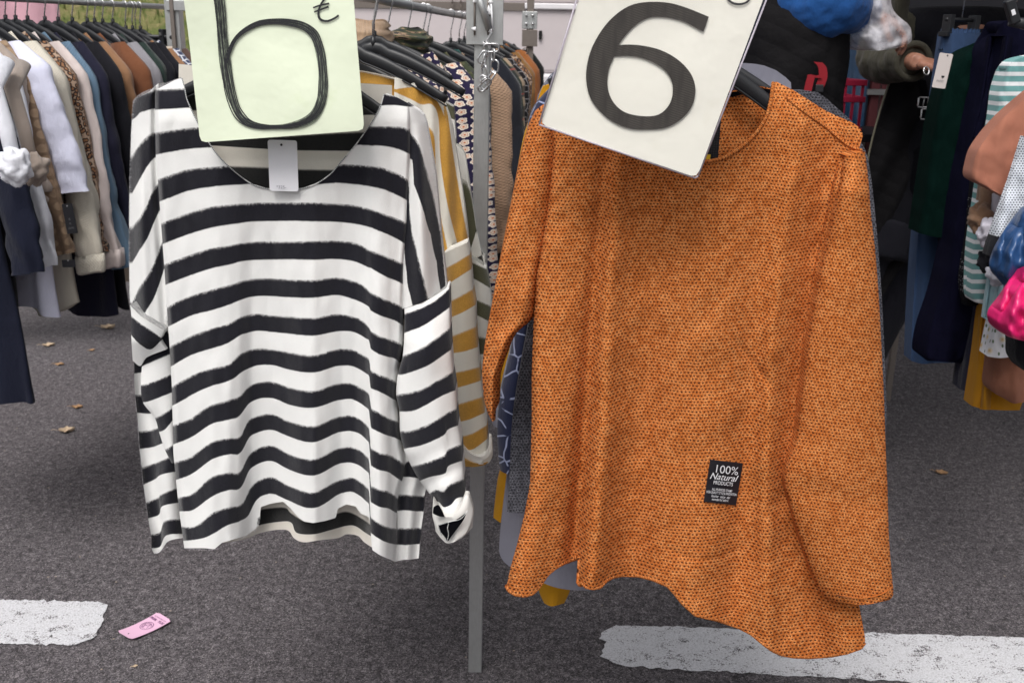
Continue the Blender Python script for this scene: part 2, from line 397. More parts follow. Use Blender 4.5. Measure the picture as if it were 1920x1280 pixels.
# grass bank beyond the left rack
m = NM('grass_soil', .95, .1); o_ = m.obj()
n1 = m.noise(o_, 3.5, 5, .7); n2 = m.noise(o_, 40, 4, .7)
c = m.ramp(m.math('ADD', m.math('MULTIPLY', n1, .6), m.math('MULTIPLY', n2, .4)), [(.35, (.06, .09, .03)), (.48, (.13, .15, .05)), (.58, (.22, .19, .09)), (.70, (.34, .27, .17))])
m.color(c); m.bump(n2, .8, .03); M['grass_soil'] = m.m
b = MB(); P = []
for j in range(41):
    row = []
    for i in range(61):
        x = -9 + 8.2 * i / 60; y = 6.6 + 9 * j / 40; t = j / 40
        z = -.02 + 4.2 * t ** 1.15 + .06 * noise.noise(Vector((x * 1.3, y * 1.3, 0))) + .5 * t * max(0, (-x - 3) / 6)
        row.append((x, y, z if j else -.05))
    P.append(row)
b.quad_grid(P, flip=True); tag(b.build('grass_bank', M['grass_soil']), kind='structure')
def bank_z(x, y):
    t = (y - 6.6) / 9; return -.02 + 4.2 * max(0, t) ** 1.15 + .5 * t * max(0, (-x - 3) / 6)
m = NM('grass_blades', .8, .2); o_ = m.obj(); m.color(m.ramp(m.noise(o_, 7, 3), [(.35, (.07, .12, .03)), (.5, (.15, .19, .06)), (.65, (.30, .26, .12))])); M['blade'] = m.m
b = MB()
for i in range(9000):
    y = 6.7 + rnd.random() ** 1.2 * 7; x = -1.1 - rnd.random() * 5.2; z = bank_z(x, y); h = .05 + rnd.random() * .09; a = rnd.random() * 6.28; w = .006 + rnd.random() * .006
    dx, dy = math.cos(a), math.sin(a); lx, ly = rnd.uniform(-.05, .05), rnd.uniform(-.05, .05)
    b.poly([(x - dx * w, y - dy * w, z - .02), (x + dx * w, y + dy * w, z - .02), (x + lx, y + ly, z + h)])
tag(b.build('grass', M['blade'], smooth=False), 'short mixed green and dry grass on the bank behind the left rack', 'grass', kind='stuff')
M['leaf'] = plain('dry_leaf', (.36, .22, .12), .8, .2, .3)
M['leaf2'] = plain('pale_dry_leaf', (.52, .40, .28), .8, .2, .3)
def leaf(px, py, size, rot, label, mat_, curl=.4, Z=None):
    c = ground(px, py) if Z is None else Z
    o = thing('fallen_leaf', c, label, 'leaf', 'dry leaves lying on the asphalt'); b = MB(); n = 13; P = []; UV = []
    for i in range(n):
        t = i / (n - 1); w = math.sin(math.pi * t ** .8) * .36 * (1 + .35 * math.sin(t * 17 + rot)) + .01; row = []
        for j in range(7):
            s = j / 6 * 2 - 1; lx = (t - .5) * size; ly = s * w * size
            z = .004 + size * curl * (s * s * .35 + (t - .5) ** 2 * .9) + size * .05 * math.sin(7 * t + 4 * s)
            row.append(Vector((c.x + lx * math.cos(rot) - ly * math.sin(rot), c.y + lx * math.sin(rot) + ly * math.cos(rot), c.z + z)))
        P.append(row)
    b.quad_grid(P); b.build('blade', mat_, o, solid=.0006)
    b = MB(); st = P[0][3]; dr = (P[0][3] - P[3][3]).normalized(); b.tube([st, st + dr * size * .3 + Vector((0, 0, size * .08)), st + dr * size * .5], [.0012, .001, .0008], 6)
    b.build('stem', mat_, o)
leaf(126, 810, .062, .3, 'large pale curled leaf on the asphalt, nearest below the left rack', M['leaf2'], .5)
leaf(146, 765, .046, .1, 'brown leaf on the asphalt just above the large pale leaf', M['leaf'])
leaf(112, 684, .045, 0, 'flat brown leaf on the asphalt close under the cream knit', M['leaf'], .2)
leaf(92, 649, .060, .4, 'pale tan leaf on the asphalt under the white garments', M['leaf2'], .4)
leaf(203, 617, .075, .2, 'whitish leaf beside the hem of the black cardigan', M['leaf2'], .6)
leaf(173, 658, .03, .8, 'tiny orange leaf between two pale ones on the left', M['leaf'])
leaf(1765, 889, .045, -.4, 'brown leaf alone on the asphalt at the right', M['leaf'], .5)
leaf(254, 1250, .013, .4, 'tiny buff leaf scrap below the pink tag', M['leaf2'], .2)
leaf(1706, 568, .06, .3, 'pale leaf far off beside the blue skirt', M['leaf2'], .3)

# ---------------------------------------------------------------- vehicles behind
M['vanwhite'] = plain('pinkish_white_panel', (.62, .56, .57), .45, .4, .05)
M['vanlow'] = plain('pale_lower_panel', (.72, .70, .72), .45, .4, .05)
M['trimwhite'] = plain('white_trim', (.82, .80, .82), .4)
M['rubber'] = plain('tyre_rubber', (.02, .02, .02), .9, .2)
YV = 6.3
def zat(px, py, Y): return at(px, py, Y).z
def xat(px, py, Y): return at(px, py, Y).x
van = thing('market_van', (.5, YV, 0), 'pale pinkish white van side standing behind the middle clothes rail', 'van')
x0, x1 = xat(560, 80, YV), xat(1500, 80, YV)
zt = zat(1000, 12, YV); zm = zat(1000, 137, YV)
b = MB(); b.box(((x0 + x1) / 2, YV + 1.0, (zm + zt) / 2), (x1 - x0, 2.0, zt - zm)); b.build('side_panel', M['vanwhite'], van, False, bevel=.02)
b = MB(); b.box(((x0 + x1) / 2, YV + 1.0, (zt + 2.9) / 2 + .01), (x1 - x0, 1.98, 2.9 - zt - .02)); b.build('upper_panel', M['vanwhite'], van, False, bevel=.02)
b = MB(); b.box(((x0 + x1) / 2, YV - .006, zt), (x1 - x0 - .02, .03, .035)); b.build('trim_strip', M['trimwhite'], van, False, bevel=.006)
b = MB(); b.box(((x0 + x1) / 2, YV + .985, (zm + .45) / 2 - .003), (x1 - x0, 2.0, zm - .45)); b.build('lower_panel', M['vanlow'], van, False, bevel=.02)
for wx in (x0 + .9, x1 - .9):
    b = MB(); pts = [(wx, YV + .12 + .2 * k, .36) for k in (0, 1)]; b.tube(pts, .36, 28); wo = b.build('wheel', M['rubber'], van)
    b = MB(); b.tube([(wx, YV + .10, .36), (wx, YV + .13, .36)], .2, 20); b.build('rim', M['steel'], wo)
for hx, hy in ((1013, 66), (1075, 60)):
    b = MB(); c = at(hx, hy, YV); b.box((c.x, YV - .008, c.z), (.02, .02, .05)); b.build('latch', M['rubber'], van, False, bevel=.003)

# dark van added as backdrop for the shaded shop interior, pale bumper
M['darkvan'] = plain('dark_panel', (.014, .014, .018), .5, .3, .1)
M['bumper'] = plain('grey_bumper', (.30, .31, .33), .5)
dvn = thing('backdrop_van', (3.4, 7.4, 0), 'dark backdrop van with a pale grey bumper, added for the shaded shop interior', 'van')
b = MB(); b.box((4.5, 8.6, 1.62), (4.6, 2.3, 2.2)); b.build('body', M['darkvan'], dvn, False, bevel=.06)
b = MB(); b.tube([(2.2 + 4.6 * k / 10, 7.42 - .05 * math.sin(math.pi * k / 10), .44) for k in range(11)], .15, 14, flat=1.2); b.build('bumper', M['bumper'], dvn)
for wx in (2.9, 6.0):
    b = MB(); b.tube([(wx, 7.75, .34), (wx, 8.0, .34)], .34, 24); b.build('wheel', M['rubber'], dvn)
# blue tarpaulin, red crate, red brown frame, boxes seen between the two people
m = NM('blue_tarpaulin', .45, .4); o_ = m.obj(); n = m.noise(m.mapv(o_, (1, 1, .4)), 5, 4, .6); m.color(m.ramp(n, [(.3, (.008, .03, .075)), (.5, (.02, .075, .16)), (.7, (.10, .14, .22))])); m.bump(n, .6, .03); M['tarp'] = m.m
YB = 4.3
b = MB(); P = []
xa, xb = xat(1480, 100, YB), xat(1640, 100, YB)
for j in range(30):
    P.append([(xa + (xb - xa) * i / 24, YB + .05 * math.sin(i * .7 + j * .12) + .03 * math.sin(i * 1.7), .02 + 2.1 * j / 29) for i in range(25)])
b.quad_grid(P, flip=True); tag(b.build('blue_tarpaulin', M['tarp'], solid=.003), 'worn blue tarpaulin hanging behind the vendor beside the red frame', 'tarpaulin')
M['redpl'] = plain('red_plastic', (.22, .008, .030), .45); M['redbrown'] = plain('red_brown_paint', (.12, .03, .035), .6)
cr = thing('red_crate', at(1563, 185, 3.9), 'red plastic crate with barred side beyond the orange sweater shoulder', 'crate')
c0 = at(1560, 182, 3.9)
table = thing('trestle_table', (c0.x - .05, 4.05, 0), 'low trestle table under the red crate', 'table')
b = MB(); b.box((c0.x - .03, 4.05, c0.z - .145), (.62, .45, .03)); b.build('tabletop', M['darkvan'], table, False, bevel=.004)
for sx in (-1, 1):
    for sy in (-1, 1):
        b = MB(); b.box((c0.x - .03 + sx * .27, 4.05 + sy * .18, (c0.z - .16) / 2), (.03, .03, c0.z - .16)); b.build('leg', M['darksteel'], table, False)
for z in (c0.z - .12, c0.z - .005, c0.z + .055):
    b = MB(); b.box((c0.x, 4.0, z), (.20, .30, .022)) if z < c0.z - .1 else None
    for sy in (-1, 1): b.box((c0.x, 4.0 + sy * .15, z), (.22, .014, .022))
    for sx in (-1, 1): b.box((c0.x + sx * .104, 4.0, z), (.012, .286, .022))
    b.build('band', M['redpl'], cr, False, bevel=.002)
for i in range(7):
    for sy in (-1, 1):
        b = MB(); b.box((c0.x - .096 + i * .032, 4.0 + sy * .1495, c0.z - .03), (.010, .008, .18)); b.build('bar', M['redpl'], cr, False)
fr = thing('upright_stand', (xat(1632, 300, 4.25), 4.25, 0), 'red brown upright frame with two posts and a grey rung behind the tarpaulin edge', 'stand')
for px_ in (1636, 1655):
    x = xat(px_, 200, 4.25); b = MB(); b.box((x, 4.25, 1.05), (.035, .035, 2.1)); b.build('post', M['redbrown'], fr, False, bevel=.003)
b = MB(); b.box((xat(1646, 173, 4.22), 4.225, zat(1646, 173, 4.22)), (.085, .012, .022)); b.build('rung', M['steel'], fr, False)
M['boxgrey'] = plain('grey_cardboard', (.33, .31, .33), .8)
for i, (yy, lab) in enumerate(((366, 'topmost of three grey white trays stacked behind the orange sleeve'), (389, 'middle of three grey white trays stacked behind the orange sleeve'), (412, 'lowest of three grey white trays stacked behind the orange sleeve'))):
    c = at(1640, yy, 4.6); b = MB(); b.box(c, (.20, .25, .040)); b.box((c.x, c.y, c.z + .024), (.21, .26, .008)); tag(b.build('tray', M['boxgrey'], None, False, bevel=.003), lab, 'tray', 'stacked trays')
c = at(1640, 412, 4.6); st = thing('stool', (c.x, 4.6, 0), 'dark stool carrying the grey trays', 'stool'); b = MB(); b.box((c.x, 4.6, c.z - .035), (.3, .3, .025)); b.build('seat', M['darkvan'], st, False, bevel=.004)
for sx in (-1, 1):
    for sy in (-1, 1): b = MB(); b.box((c.x + sx * .12, 4.6 + sy * .12, (c.z - .048) / 2), (.025, .025, c.z - .048)); b.build('leg', M['darksteel'], st, False)
x = xat(1664, 560, 5.9); gp = ground(1664, 580); b = MB(); b.box((gp.x, gp.y, .9), (.05, .05, 1.8)); b.box((gp.x, gp.y, .006), (.12, .12, .01)); tag(b.build('stall_post', M['steel'], None, False, bevel=.004), 'grey metal stall post standing on the asphalt behind the woman in black', 'post')

# ---------------------------------------------------------------- racks
def rail_pt(P1, P2, s):
    d = (P2 - P1); d.z = 0; d.normalize(); return P1 + d * s
RZ = 1.70   # rail height
A1p, A2p = ground(715, 0, RZ), ground(866, 30, RZ)
dA = (A2p - A1p).normalized(); aA = Vector((dA.y, -dA.x, 0))            # arms point right
C1p = ground(65, 0, RZ); C2p = C1p + Vector((.40, .917, 0))
dC = (C2p - C1p).normalized(); aC = Vector((dC.y, -dC.x, 0))            # towards camera-right
dB = dA.copy(); aB = aA.copy(); B1p = Vector((.275, 1.62, RZ))
D1p = Vector((1.86, 2.45, 1.86)); dD = Vector((-.42, .907, 0)).normalized(); aD = Vector((-dD.y, dD.x, 0))  # towards camera-left
def clothes_rail(P, d, s0, s1, r, label, posts, name='clothes_rail', top=RZ):
    p0, p1 = P + d * s0, P + d * s1
    t = thing(name, ((p0.x + p1.x) / 2, (p0.y + p1.y) / 2, 0), label, 'clothes rail', 'steel clothes rails of the stall')
    b = MB(); b.tube([p0, p1], r, 16); b.build('rail', M['steel'], t)
    for s in posts:
        q = P + d * s; b = MB(); b.box((q.x, q.y, top / 2 - r / 2 - .01), (.032, .032, top - r - .02)); b.build('post', M['steel'], t, False, bevel=.003)
        b = MB(); b.box((q.x, q.y, .006), (.12, .12, .012)); b.build('foot', M['steel'], t, False, bevel=.002)
    return t
clothes_rail(A1p, dA, -1.05, 2.9, .0125, 'round steel rail of the middle rack running back towards the white van', [2.88])
clothes_rail(B1p, dB, -.12, 2.2, .0125, 'steel rail carrying the orange sweater behind the printed number card', [2.18])
clothes_rail(C1p, dC, -.9, .80, .0095, 'thin steel rail of the left rack under the grass bank', [-.86])
clothes_rail(D1p, dD, -.6, 1.25, .0125, 'steel rail of the right rack beside the woman in black', [-.58], top=1.86)

# square post in the foreground, bracket, bar, weld, chain
pb = ground(891, 1252); pt_ = at(905, 60, pb.y)
post = thing('rack_post', pb, 'square galvanised steel post standing between the striped and the orange sweaters', 'post')
b = MB(); w = .0175; tx = (pt_.x - pb.x) / pt_.z
b.quad_grid([[(pb.x + tx * z + sx * w, pb.y + sy * w, z) for sx, sy in ((-1, -1), (1, -1), (1, 1), (-1, 1))] for z in (0, .5, 1.0, 1.5, 2.3)], closed=True, flip=True)
b.build('column', M['steel'], post, False, bevel=.002)
YP = pb.y - w
def onp(px, py, dy): return at(px, py, YP - dy)
b = MB()
for (xa, xb) in ((874, 943),):
    c0 = onp(xa, 84, .005); c1 = onp(xb, 84, .005); b.box(((c0.x + c1.x) / 2, YP - .0045, c0.z + .10), (c1.x - c0.x, .005, .20))
b.build('bracket_plate', M['steel'], post, False, bevel=.001)
for xx in (896, 921):
    b = MB(); b.tube([onp(xx - 6, -10, .009), onp(xx - 6, 66, .009)], .0022, 8); b.build('weld_line', M['darksteel'], post)
for (px, py, r) in ((914, 20, .013), (905, 24, .012), (889, 54, .007), (921, 57, .008), (912, 80, .012), (921, 5, .008), (890, 2, .006)):
    b = MB(); c = onp(px, py, .016); b.tube([c + Vector((rnd.uniform(-1, 1), 0, rnd.uniform(-1, 1))) * r * .5 for _ in range(5)], [r * .45, r * .6, r * .6, r * .5, r * .4], 8); b.build('cord_knot', M['weld'], post)
b = MB(); b.tube([onp(890, -30, .035), onp(917, 56, .035)], .0078, 16); b.build('locking_bar', M['steel'], post)
for (px0, py0, px1, py1) in ((922, 60, 912, 78), (912, 78, 918, 90), (921, 8, 924, 58)):
    b = MB(); b.tube([onp(px0, py0, .022), onp(px1, py1, .022)], .002, 8); b.build('tie_wire', M['weld'], post)
# chain links hooked on the post
chain = thing('steel_chain', onp(921, 90, .03), 'short loose steel chain hanging doubled on the square post', 'chain')
def link(p0, p1, wpx, rot, dy):
    a_, c_ = onp(*p0, dy), onp(*p1, dy); ax = (c_ - a_); L = ax.length / 2; ax.normalize(); mid = (a_ + c_) / 2
    sd_ = Vector((0, -1, 0)).cross(ax).normalized(); s2 = (sd_ * math.cos(rot) + Vector((0, -1, 0)) * math.sin(rot)).normalized(); W_ = wpx
    pts = []
    for k in range(28):
        th = 2 * math.pi * k / 28; cx = math.cos(th); sx = math.sin(th)
        pts.append(mid + ax * ((L - W_) * (1 if cx > 0 else -1) * min(1, abs(cx) * 4) + W_ * cx) + s2 * W_ * sx)
    b = MB(); b.tube(pts, .0021, 8, closed=True); b.build('link', M['wire'], chain)
link((907, 90), (936, 90), .0085, .15, .026)
link((925, 92), (924, 115), .007, 1.1, .030); link((928, 113), (927, 137), .0085, .25, .034); link((928, 134), (911, 158), .0075, 1.0, .036)
link((899, 118), (913, 97), .008, .2, .032); link((906, 126), (911, 101), .0065, 1.15, .040); link((907, 122), (909, 146), .0085, .9, .036)
link((904, 142), (910, 168), .0080, .3, .040); link((898, 170), (919, 150), .0075, .35, .046); link((902, 155), (914, 145), .006, 1.2, .05)

# back cross beam with bracket post
YBk = 5.0
bp = at(993, 100, YBk); bt = thing('back_frame', (bp.x, YBk, 0), 'brown weathered stall frame post with bolted bracket and cross beam before the van', 'frame')
b = MB(); b.box((bp.x, YBk, 1.15), (.034, .034, 2.3)); b.build('post', M['darksteel'], bt, False, bevel=.002)
e0, e1 = at(520, 8, YBk), at(984, 14, YBk); zc = (e1.z)
b = MB(); b.box(((e0.x + e1.x) / 2, YBk, zc), (e1.x - e0.x, .03, .038)); b.build('cross_beam', M['darksteel'], bt, False, bevel=.002)
for (y0, y1, mm) in ((22, 55, 'steel'), (56, 88, 'darksteel')):
    c0, c1 = at(979, y0, YBk), at(1007, y1, YBk); b = MB(); b.box(((c0.x + c1.x) / 2, YBk - .026, (c0.z + c1.z) / 2), (c1.x - c0.x, .012, abs(c0.z - c1.z))); b.build('bracket', M[mm], bt, False, bevel=.002)
for (px, py) in ((987, 29), (999, 29), (987, 45), (999, 45)):
    c = at(px, py, YBk - .035); b = MB(); b.tube([c, c + Vector((0, -.01, 0))], .006, 8); b.build('bolt', M['wire'], bt)
b = MB(); c = at(985, 96, YBk - .03); b.tube([c + Vector((.012 * math.cos(k * .5), 0, .014 * math.sin(k * .5))) for k in range(13)], .003, 6, closed=True); b.build('ring', M['darksteel'], bt)
for cx_ in (848, 864):
    ch = thing('hanging_chain', at(cx_, 5, YBk - .05), 'thin dark chain hanging from the cross beam, %s of two' % ('left' if cx_ == 848 else 'right'), 'chain')
    for k in range(8):
        c = at(cx_, 22 - k * 7, YBk - .04); b = MB(); q = k % 2
        b.tube([c + Vector((.006 * math.cos(t) * (1 - q), .006 * math.cos(t) * q, .012 * math.sin(t))) for t in np.linspace(0, 2 * math.pi, 12, endpoint=False)], .0018, 6, closed=True); b.build('link', M['darksteel'], ch)
# aluminium post of the left rack with its bracket
lp = at(329, 60, 3.62); lt = thing('left_rack_post', (lp.x, lp.y, 0), 'pale aluminium post with dark channel at the far end of the left rack', 'post')
lt.name = 'aluminium_post'
b = MB(); b.box((lp.x, lp.y, 1.0), (.05, .05, 2.0)); b.build('column', M['steel'], lt, False, bevel=.003)
b = MB(); b.box((lp.x + .004, lp.y - .032, 1.66), (.014, .012, .30)); b.build('channel', M['darksteel'], lt, False, bevel=.002)
b = MB(); b.box((lp.x + .02, lp.y - .03, RZ + .0), (.07, .008, .035)); b.build('clamp', M['steel'], lt, False, bevel=.002)
# pink cloth beyond the left rack
M['pinkcloth'] = fabric((.62, .36, .42), crease=.5)
pc = ground(60, 30, 1.6); YPk = 4.9; b = MB(); P = []
xa, xb = xat(-260, 30, YPk), xat(100, 30, YPk)
for j in range(24):
    P.append([(xa + (xb - xa) * i / 30 + .03 * j / 24, YPk + .02 * math.sin(i * .9) + .015 * math.sin(i * .4 + j * .2), .55 + 1.7 * j / 23) for i in range(31)])
b.quad_grid(P, UV=[[(i * .02, j * .06) for i in range(31)] for j in range(24)], flip=True); tag(b.build('pink_cloth', M['pinkcloth'], solid=.002), 'pink cloth hanging at the far left beyond the rack', 'cloth')
b = MB(); x = xa + .05; b.box((x, YPk + .03, 1.15), (.03, .03, 2.3)); tag(b.build('cloth_pole', M['steel'], None, False), 'thin steel pole carrying the pink cloth', 'pole')

# ---------------------------------------------------------------- hangers and garments
def hanger(neck, a, label, half=.205, drop=.085, tilt=0, railz=RZ, rr=.0125, name='clothes_hanger', group='black plastic clothes hangers'):
    a = Vector(a).normalized(); nrm = Vector((a.y, -a.x, 0)); t = thing(name, neck, label, 'hanger', group)
    up = Vector((0, 0, 1)); a2 = a * math.cos(tilt) - up * math.sin(tilt); u2 = up * math.cos(tilt) + a * math.sin(tilt)
    pts = []; r = []
    for k in range(-14, 15):
        s = k / 14; q = abs(s); z = -drop * (q ** 1.35) + (.006 if q < .1 else 0)
        pts.append(neck + a2 * (half * s) + u2 * (z - .018) + nrm * (.018 * q * q)); r.append(.0062 - .0028 * max(0, q - .35) / .65)
    b = MB(); b.tube(pts, r, 12, flat=2.3, upv=(0, 0, 1)); 
    b.build('arms', M['hanger'], t)
    b = MB(); b.tube([p + Vector((0, 0, -.0125)) for p in pts], [q * 1.25 for q in r], 8, flat=.35, upv=(0, 0, 1)); b.build('lower_rim', M['hanger'], t)
    b = MB(); b.tube([neck + up * -.012, neck + up * .012], .006, 10); b.build('collar', M['hanger'], t)
    R_ = rr + .0022; c = Vector((neck.x, neck.y, railz)); hp = [neck + up * .01, neck + up * max(.015, (railz - R_ * 2.2 - neck.z) * .55)]
    for k in range(15):
        th = R(-35) + R(215) * k / 14
        hp.append(c + a * (R_ * math.cos(th)) + up * (R_ * math.sin(th)))
    hp.append(c + a * (-R_ * 1.0) + up * (-.008))
    b = MB(); b.tube(hp, .0021, 8); b.build('hook', M['wire'], t)
    return t

def sleeve_mesh(b, O, a, n, sgn, w, drop, L, out, seed, rn=.030, ra=.062, taper=.72, lean=0.0):
    ns, ng = 30, 20; P = []; UV = []; up = Vector((0, 0, 1))
    for i in range(ns + 1):
        t = i / ns
        cx = w - .045 + (.030 + .01) * min(1, t * 7) + out * t; cz = -drop * .85 - L * t + .02 * (1 - min(1, t * 8))
        k = min(1, .35 + t * 5.5); R1 = ra * k * (1 - (1 - taper) * t); R2 = rn * k * (1 - .25 * t)
        row = []; uv = []
        for j in range(ng):
            th = 2 * math.pi * j / ng; ct, st = math.cos(th), math.sin(th)
            wr = noise.noise(Vector((ct * 1.4 + seed, st * 1.4, t * 3.2))) * .017 * (.4 + t) + noise.noise(Vector((ct * 2 + seed * 3, st * 2, t * 12))) * .011 * (.3 + t)
            x = cx + ct * (R1 + wr); y = st * (R2 + wr) + lean * t + .010 * math.sin(t * 5 + seed)
            row.append(O + a * (x * sgn) + n * y + up * (cz + .010 * ct * k)); uv.append((.5 * th / math.pi * R1 * 3.4 + (.6 if sgn > 0 else 1.4), cz))
        P.append(row); UV.append(uv)
    b.quad_grid(P, UV, closed=True, flip=sgn > 0)
    return P

def knot(parent, c, size, mat_, seed, name='knotted_cuff'):
    b = MB(); n1, n2 = 26, 26; P = []
    for i in range(n1 + 1):
        th = math.pi * i / n1; row = []
        for j in range(n2):
            ph = 2 * math.pi * j / n2; d = Vector((math.sin(th) * math.cos(ph), math.sin(th) * math.sin(ph), math.cos(th)))
            f = 1 + .13 * math.sin(3 * ph + 5.0 * d.z + seed) * math.sin(th) + .34 * noise.noise(d * 2.2 + Vector((seed, 0, 0))) + .12 * noise.noise(d * 6 + Vector((0, seed, 0)))
            row.append(c + Vector((d.x * size * f, d.y * size * f * .8, d.z * size * 1.15 * f)))
        P.append(row)
    b.quad_grid(P, [[(j * .01, i * .01) for j in range(n2)] for i in range(n1 + 1)], closed=True, flip=True); b.build(name, mat_, parent)

def garment(neck, a, label, cat, mat_, group, w=.225, L=.62, drop=.10, flare=.02, thick=.05, sl=.5, out=.07, smat=None, seed=0, neckw=.115, rip=.012, name='sweater',
            cuff=None, knots=False, ra=.062, hemband=0, rn=.030, hemwave=.012, taper=.72, lean=0.0, only=None):
    a = Vector(a).normalized(); n = Vector((a.y, -a.x, 0)); up = Vector((0, 0, 1)); smat = smat or mat_
    t = thing(name, neck, label, cat, group); O = Vector(neck) + up * .001
    b = MB(); nr, ng = 44, 56; P = []; UV = []; zt_ = -.036
    for i in range(nr + 1):
        q = i / nr
        if q < .22: z = zt_ - (drop - zt_) * (q / .22); k = q / .22; ww = neckw + (w - neckw) * k ** .92; dd = thick * (.30 + .45 * k)
        else: k = (q - .22) / .78; z = -drop - (L - drop) * k; ww = w + flare * k + .006 * math.sin(k * 6 + seed); dd = thick * (.75 + .45 * k)
        g = max(0, (q - .15)) / .85; row = []; uv = []
        for j in range(ng):
            th = 2 * math.pi * j / ng; ct, st = math.cos(th), math.sin(th)
            x = ww * math.copysign(abs(ct) ** .62, ct); y = dd / 2 * math.copysign(abs(st) ** .8, st)
            y += rip * g * (math.sin(x * 34 + seed * 2.1) + .6 * math.sin(x * 61 + seed * 5 + q * 2)) + rip * .5 * noise.noise(Vector((x * 9, q * 5, seed)))
            x += .010 * g * noise.noise(Vector((st * 2 + seed, q * 6, 1.7)))
            zz = z + hemwave * g * g * math.sin(x * 19 + seed * 3)
            if q < .22 and sl: zz -= (.075 if st < 0 else .028) * (1 - q / .22) ** 1.3 * max(0, 1 - (x / ww) ** 2)
            row.append(O + a * x + n * y + up * zz); uv.append((x + (.9 if st < 0 else 0) - y * 1.4 * (1 if ct > 0 else -1), z))
        P.append(row); UV.append(uv)
    b.quad_grid(P, UV, closed=True); b.build('body', mat_, t)
    if sl:
        for sg in ((1, -1) if only is None else only):
            b = MB(); PS = sleeve_mesh(b, O, a, n, sg, w, drop, sl, out, seed + sg, rn, ra, taper, lean); b.build('sleeve', smat, t)
            endc = sum(PS[-1], Vector((0, 0, 0))) / len(PS[-1])
            if knots: knot(t, endc + up * .0, .042, smat, seed + sg)
            elif cuff:
                r1 = [(p - endc) for p in PS[-1]]; b = MB()
                rows = [[endc + q * s_ + up * z_ for q in r1] for s_, z_ in ((1.0, .0), (1.12, .006), (1.15, -.02), (1.12, -.045), (1.0, -.052), (.9, -.04))]
                b.quad_grid(rows, [[(k_ * .01, kk * .012) for k_ in range(len(r1))] for kk in range(6)], closed=True, flip=sg > 0); b.build('cuff', cuff, t)
    if hemband:
        b = MB(); rows = P[-3:]; cen = sum(P[-1], Vector((0, 0, 0))) / ng
        rr_ = [[cen + (p - cen) * 1.0 + Vector(((p - cen).x * .02, (p - cen).y * .05, 0)) for p in r_] for r_ in P[-4:]]
        b.quad_grid(rr_, [[(k_ * .004, kk * .01) for k_ in range(ng)] for kk in range(4)], closed=True); b.build('hem_band', smat, t)
    return t

def slot(P0, d, a, tip_px, w, z=1.52):
    lo, hi = -1.6, 4.0
    f = lambda s: project(Vector((P0 + d * s + a * w).to_tuple()[:2] + (z,)))[0]
    up_ = f(hi) > f(lo)
    for _ in range(50):
        mid = (lo + hi) / 2
        if (f(mid) < tip_px) == up_: lo = mid
        else: hi = mid
    return (lo + hi) / 2

def hang(rack, tip_px, glabel, cat, mat_, w=.225, zn=1.61, hlabel=None, tiltn=None, nohanger=False, **kw):
    P0, d, a, rr, grp = rack; s = slot(P0, d, a, tip_px, w); q = P0 + d * s
    yaw = kw.pop('yaw', 0); aa = Matrix.Rotation(R(yaw), 3, 'Z') @ a
    neck = Vector((q.x, q.y, zn)); g = garment(neck, aa, glabel, cat, mat_, grp, w=w, **kw)
    if not nohanger: hanger(neck, aa, hlabel or ('black plastic hanger holding the ' + glabel.split(',')[0]), rr=rr)
    return g, neck

# ---- left rack -----------------------------------------------------------------
RC = (C1p, dC, aC, .0095, 'garments hanging on the left rack')
fb = fabric
navyD = fb((.009, .011, .024), heather=.1, sheen=.05); black = fb((.010, .010, .014), sheen=.08); navy = fb((.014, .014, .030), sheen=.1)
white = fb((.78, .79, .85), sheen=.05, crease=1.4); lav = fb((.68, .69, .84), crease=.9, sheen=.05); cream = fb((.70, .65, .55), knit=.007); pinkb = fb((.60, .52, .50)); blue = fb((.13, .21, .30), knit=.009)
rustb = fb((.17, .065, .03), heather=.2); greym = fb((.32, .31, .34), knit=.006, heather=.5); green = fb((.02, .035, .03)); taupe = fb((.34, .28, .24)); beige = fb((.52, .44, .36)); tanb = fb((.28, .15, .08))
H = 'black plastic hanger on the left rack '
hang(RC, -52, 'long dark navy jumper cut by the left edge of the picture', 'jumper', navyD, L=1.10, sl=.60, out=.13, flare=.05, ra=.075, seed=1, zn=1.64, hlabel=H + 'outermost at the left edge', w=.24)
hang(RC, -38, 'black tunic behind the dark navy jumper at the left edge', 'tunic', black, L=.85, sl=.4, seed=2, zn=1.64, hlabel=H + 'second from the left edge')
hang(RC, -8, 'white crumpled top with a knotted sleeve at the left edge', 'top', white, L=.60, sl=.60, out=.11, ra=.06, seed=3, zn=1.64, hlabel=H + 'over the white knotted top', w=.23)
hang(RC, 8, 'taupe top with knotted cuff between the white top and the brown blouse', 'top', taupe, L=.66, sl=.40, out=.06, knots=True, seed=4, zn=1.64, hlabel=H + 'over the taupe top')
hang(RC, 26, 'brown circle print blouse with loose pleated sleeves', 'blouse', M['circles'], L=.62, sl=.58, out=.10, ra=.055, seed=5, rip=.018, zn=1.64, hlabel=H + 'over the brown blouse', name='blouse')
g1, n1_ = hang(RC, 52, 'pale lavender white shirt with one wide elbow length sleeve', 'shirt', lav, L=.86, sl=.40, out=.10, ra=.085, rn=.036, seed=6, zn=1.64, hlabel=H + 'over the lavender shirt', w=.24, taper=.9, name='shirt')
hang(RC, 84, 'cream knitted cardigan with long ribbed sleeve and slanted hem', 'cardigan', cream, L=.86, sl=.60, out=.11, ra=.068, rn=.034, seed=7, zn=1.64, w=.235, hlabel=H + 'over the cream cardigan', name='cardigan', hemwave=.03, cuff=cream)
hang(RC, 104, 'leopard print blouse glimpsed between the cream cardigan and the pinkish one', 'blouse', M['leopard'], L=.70, sl=.60, out=.10, seed=8, zn=1.64, hlabel=H + 'over the leopard blouse', name='blouse')
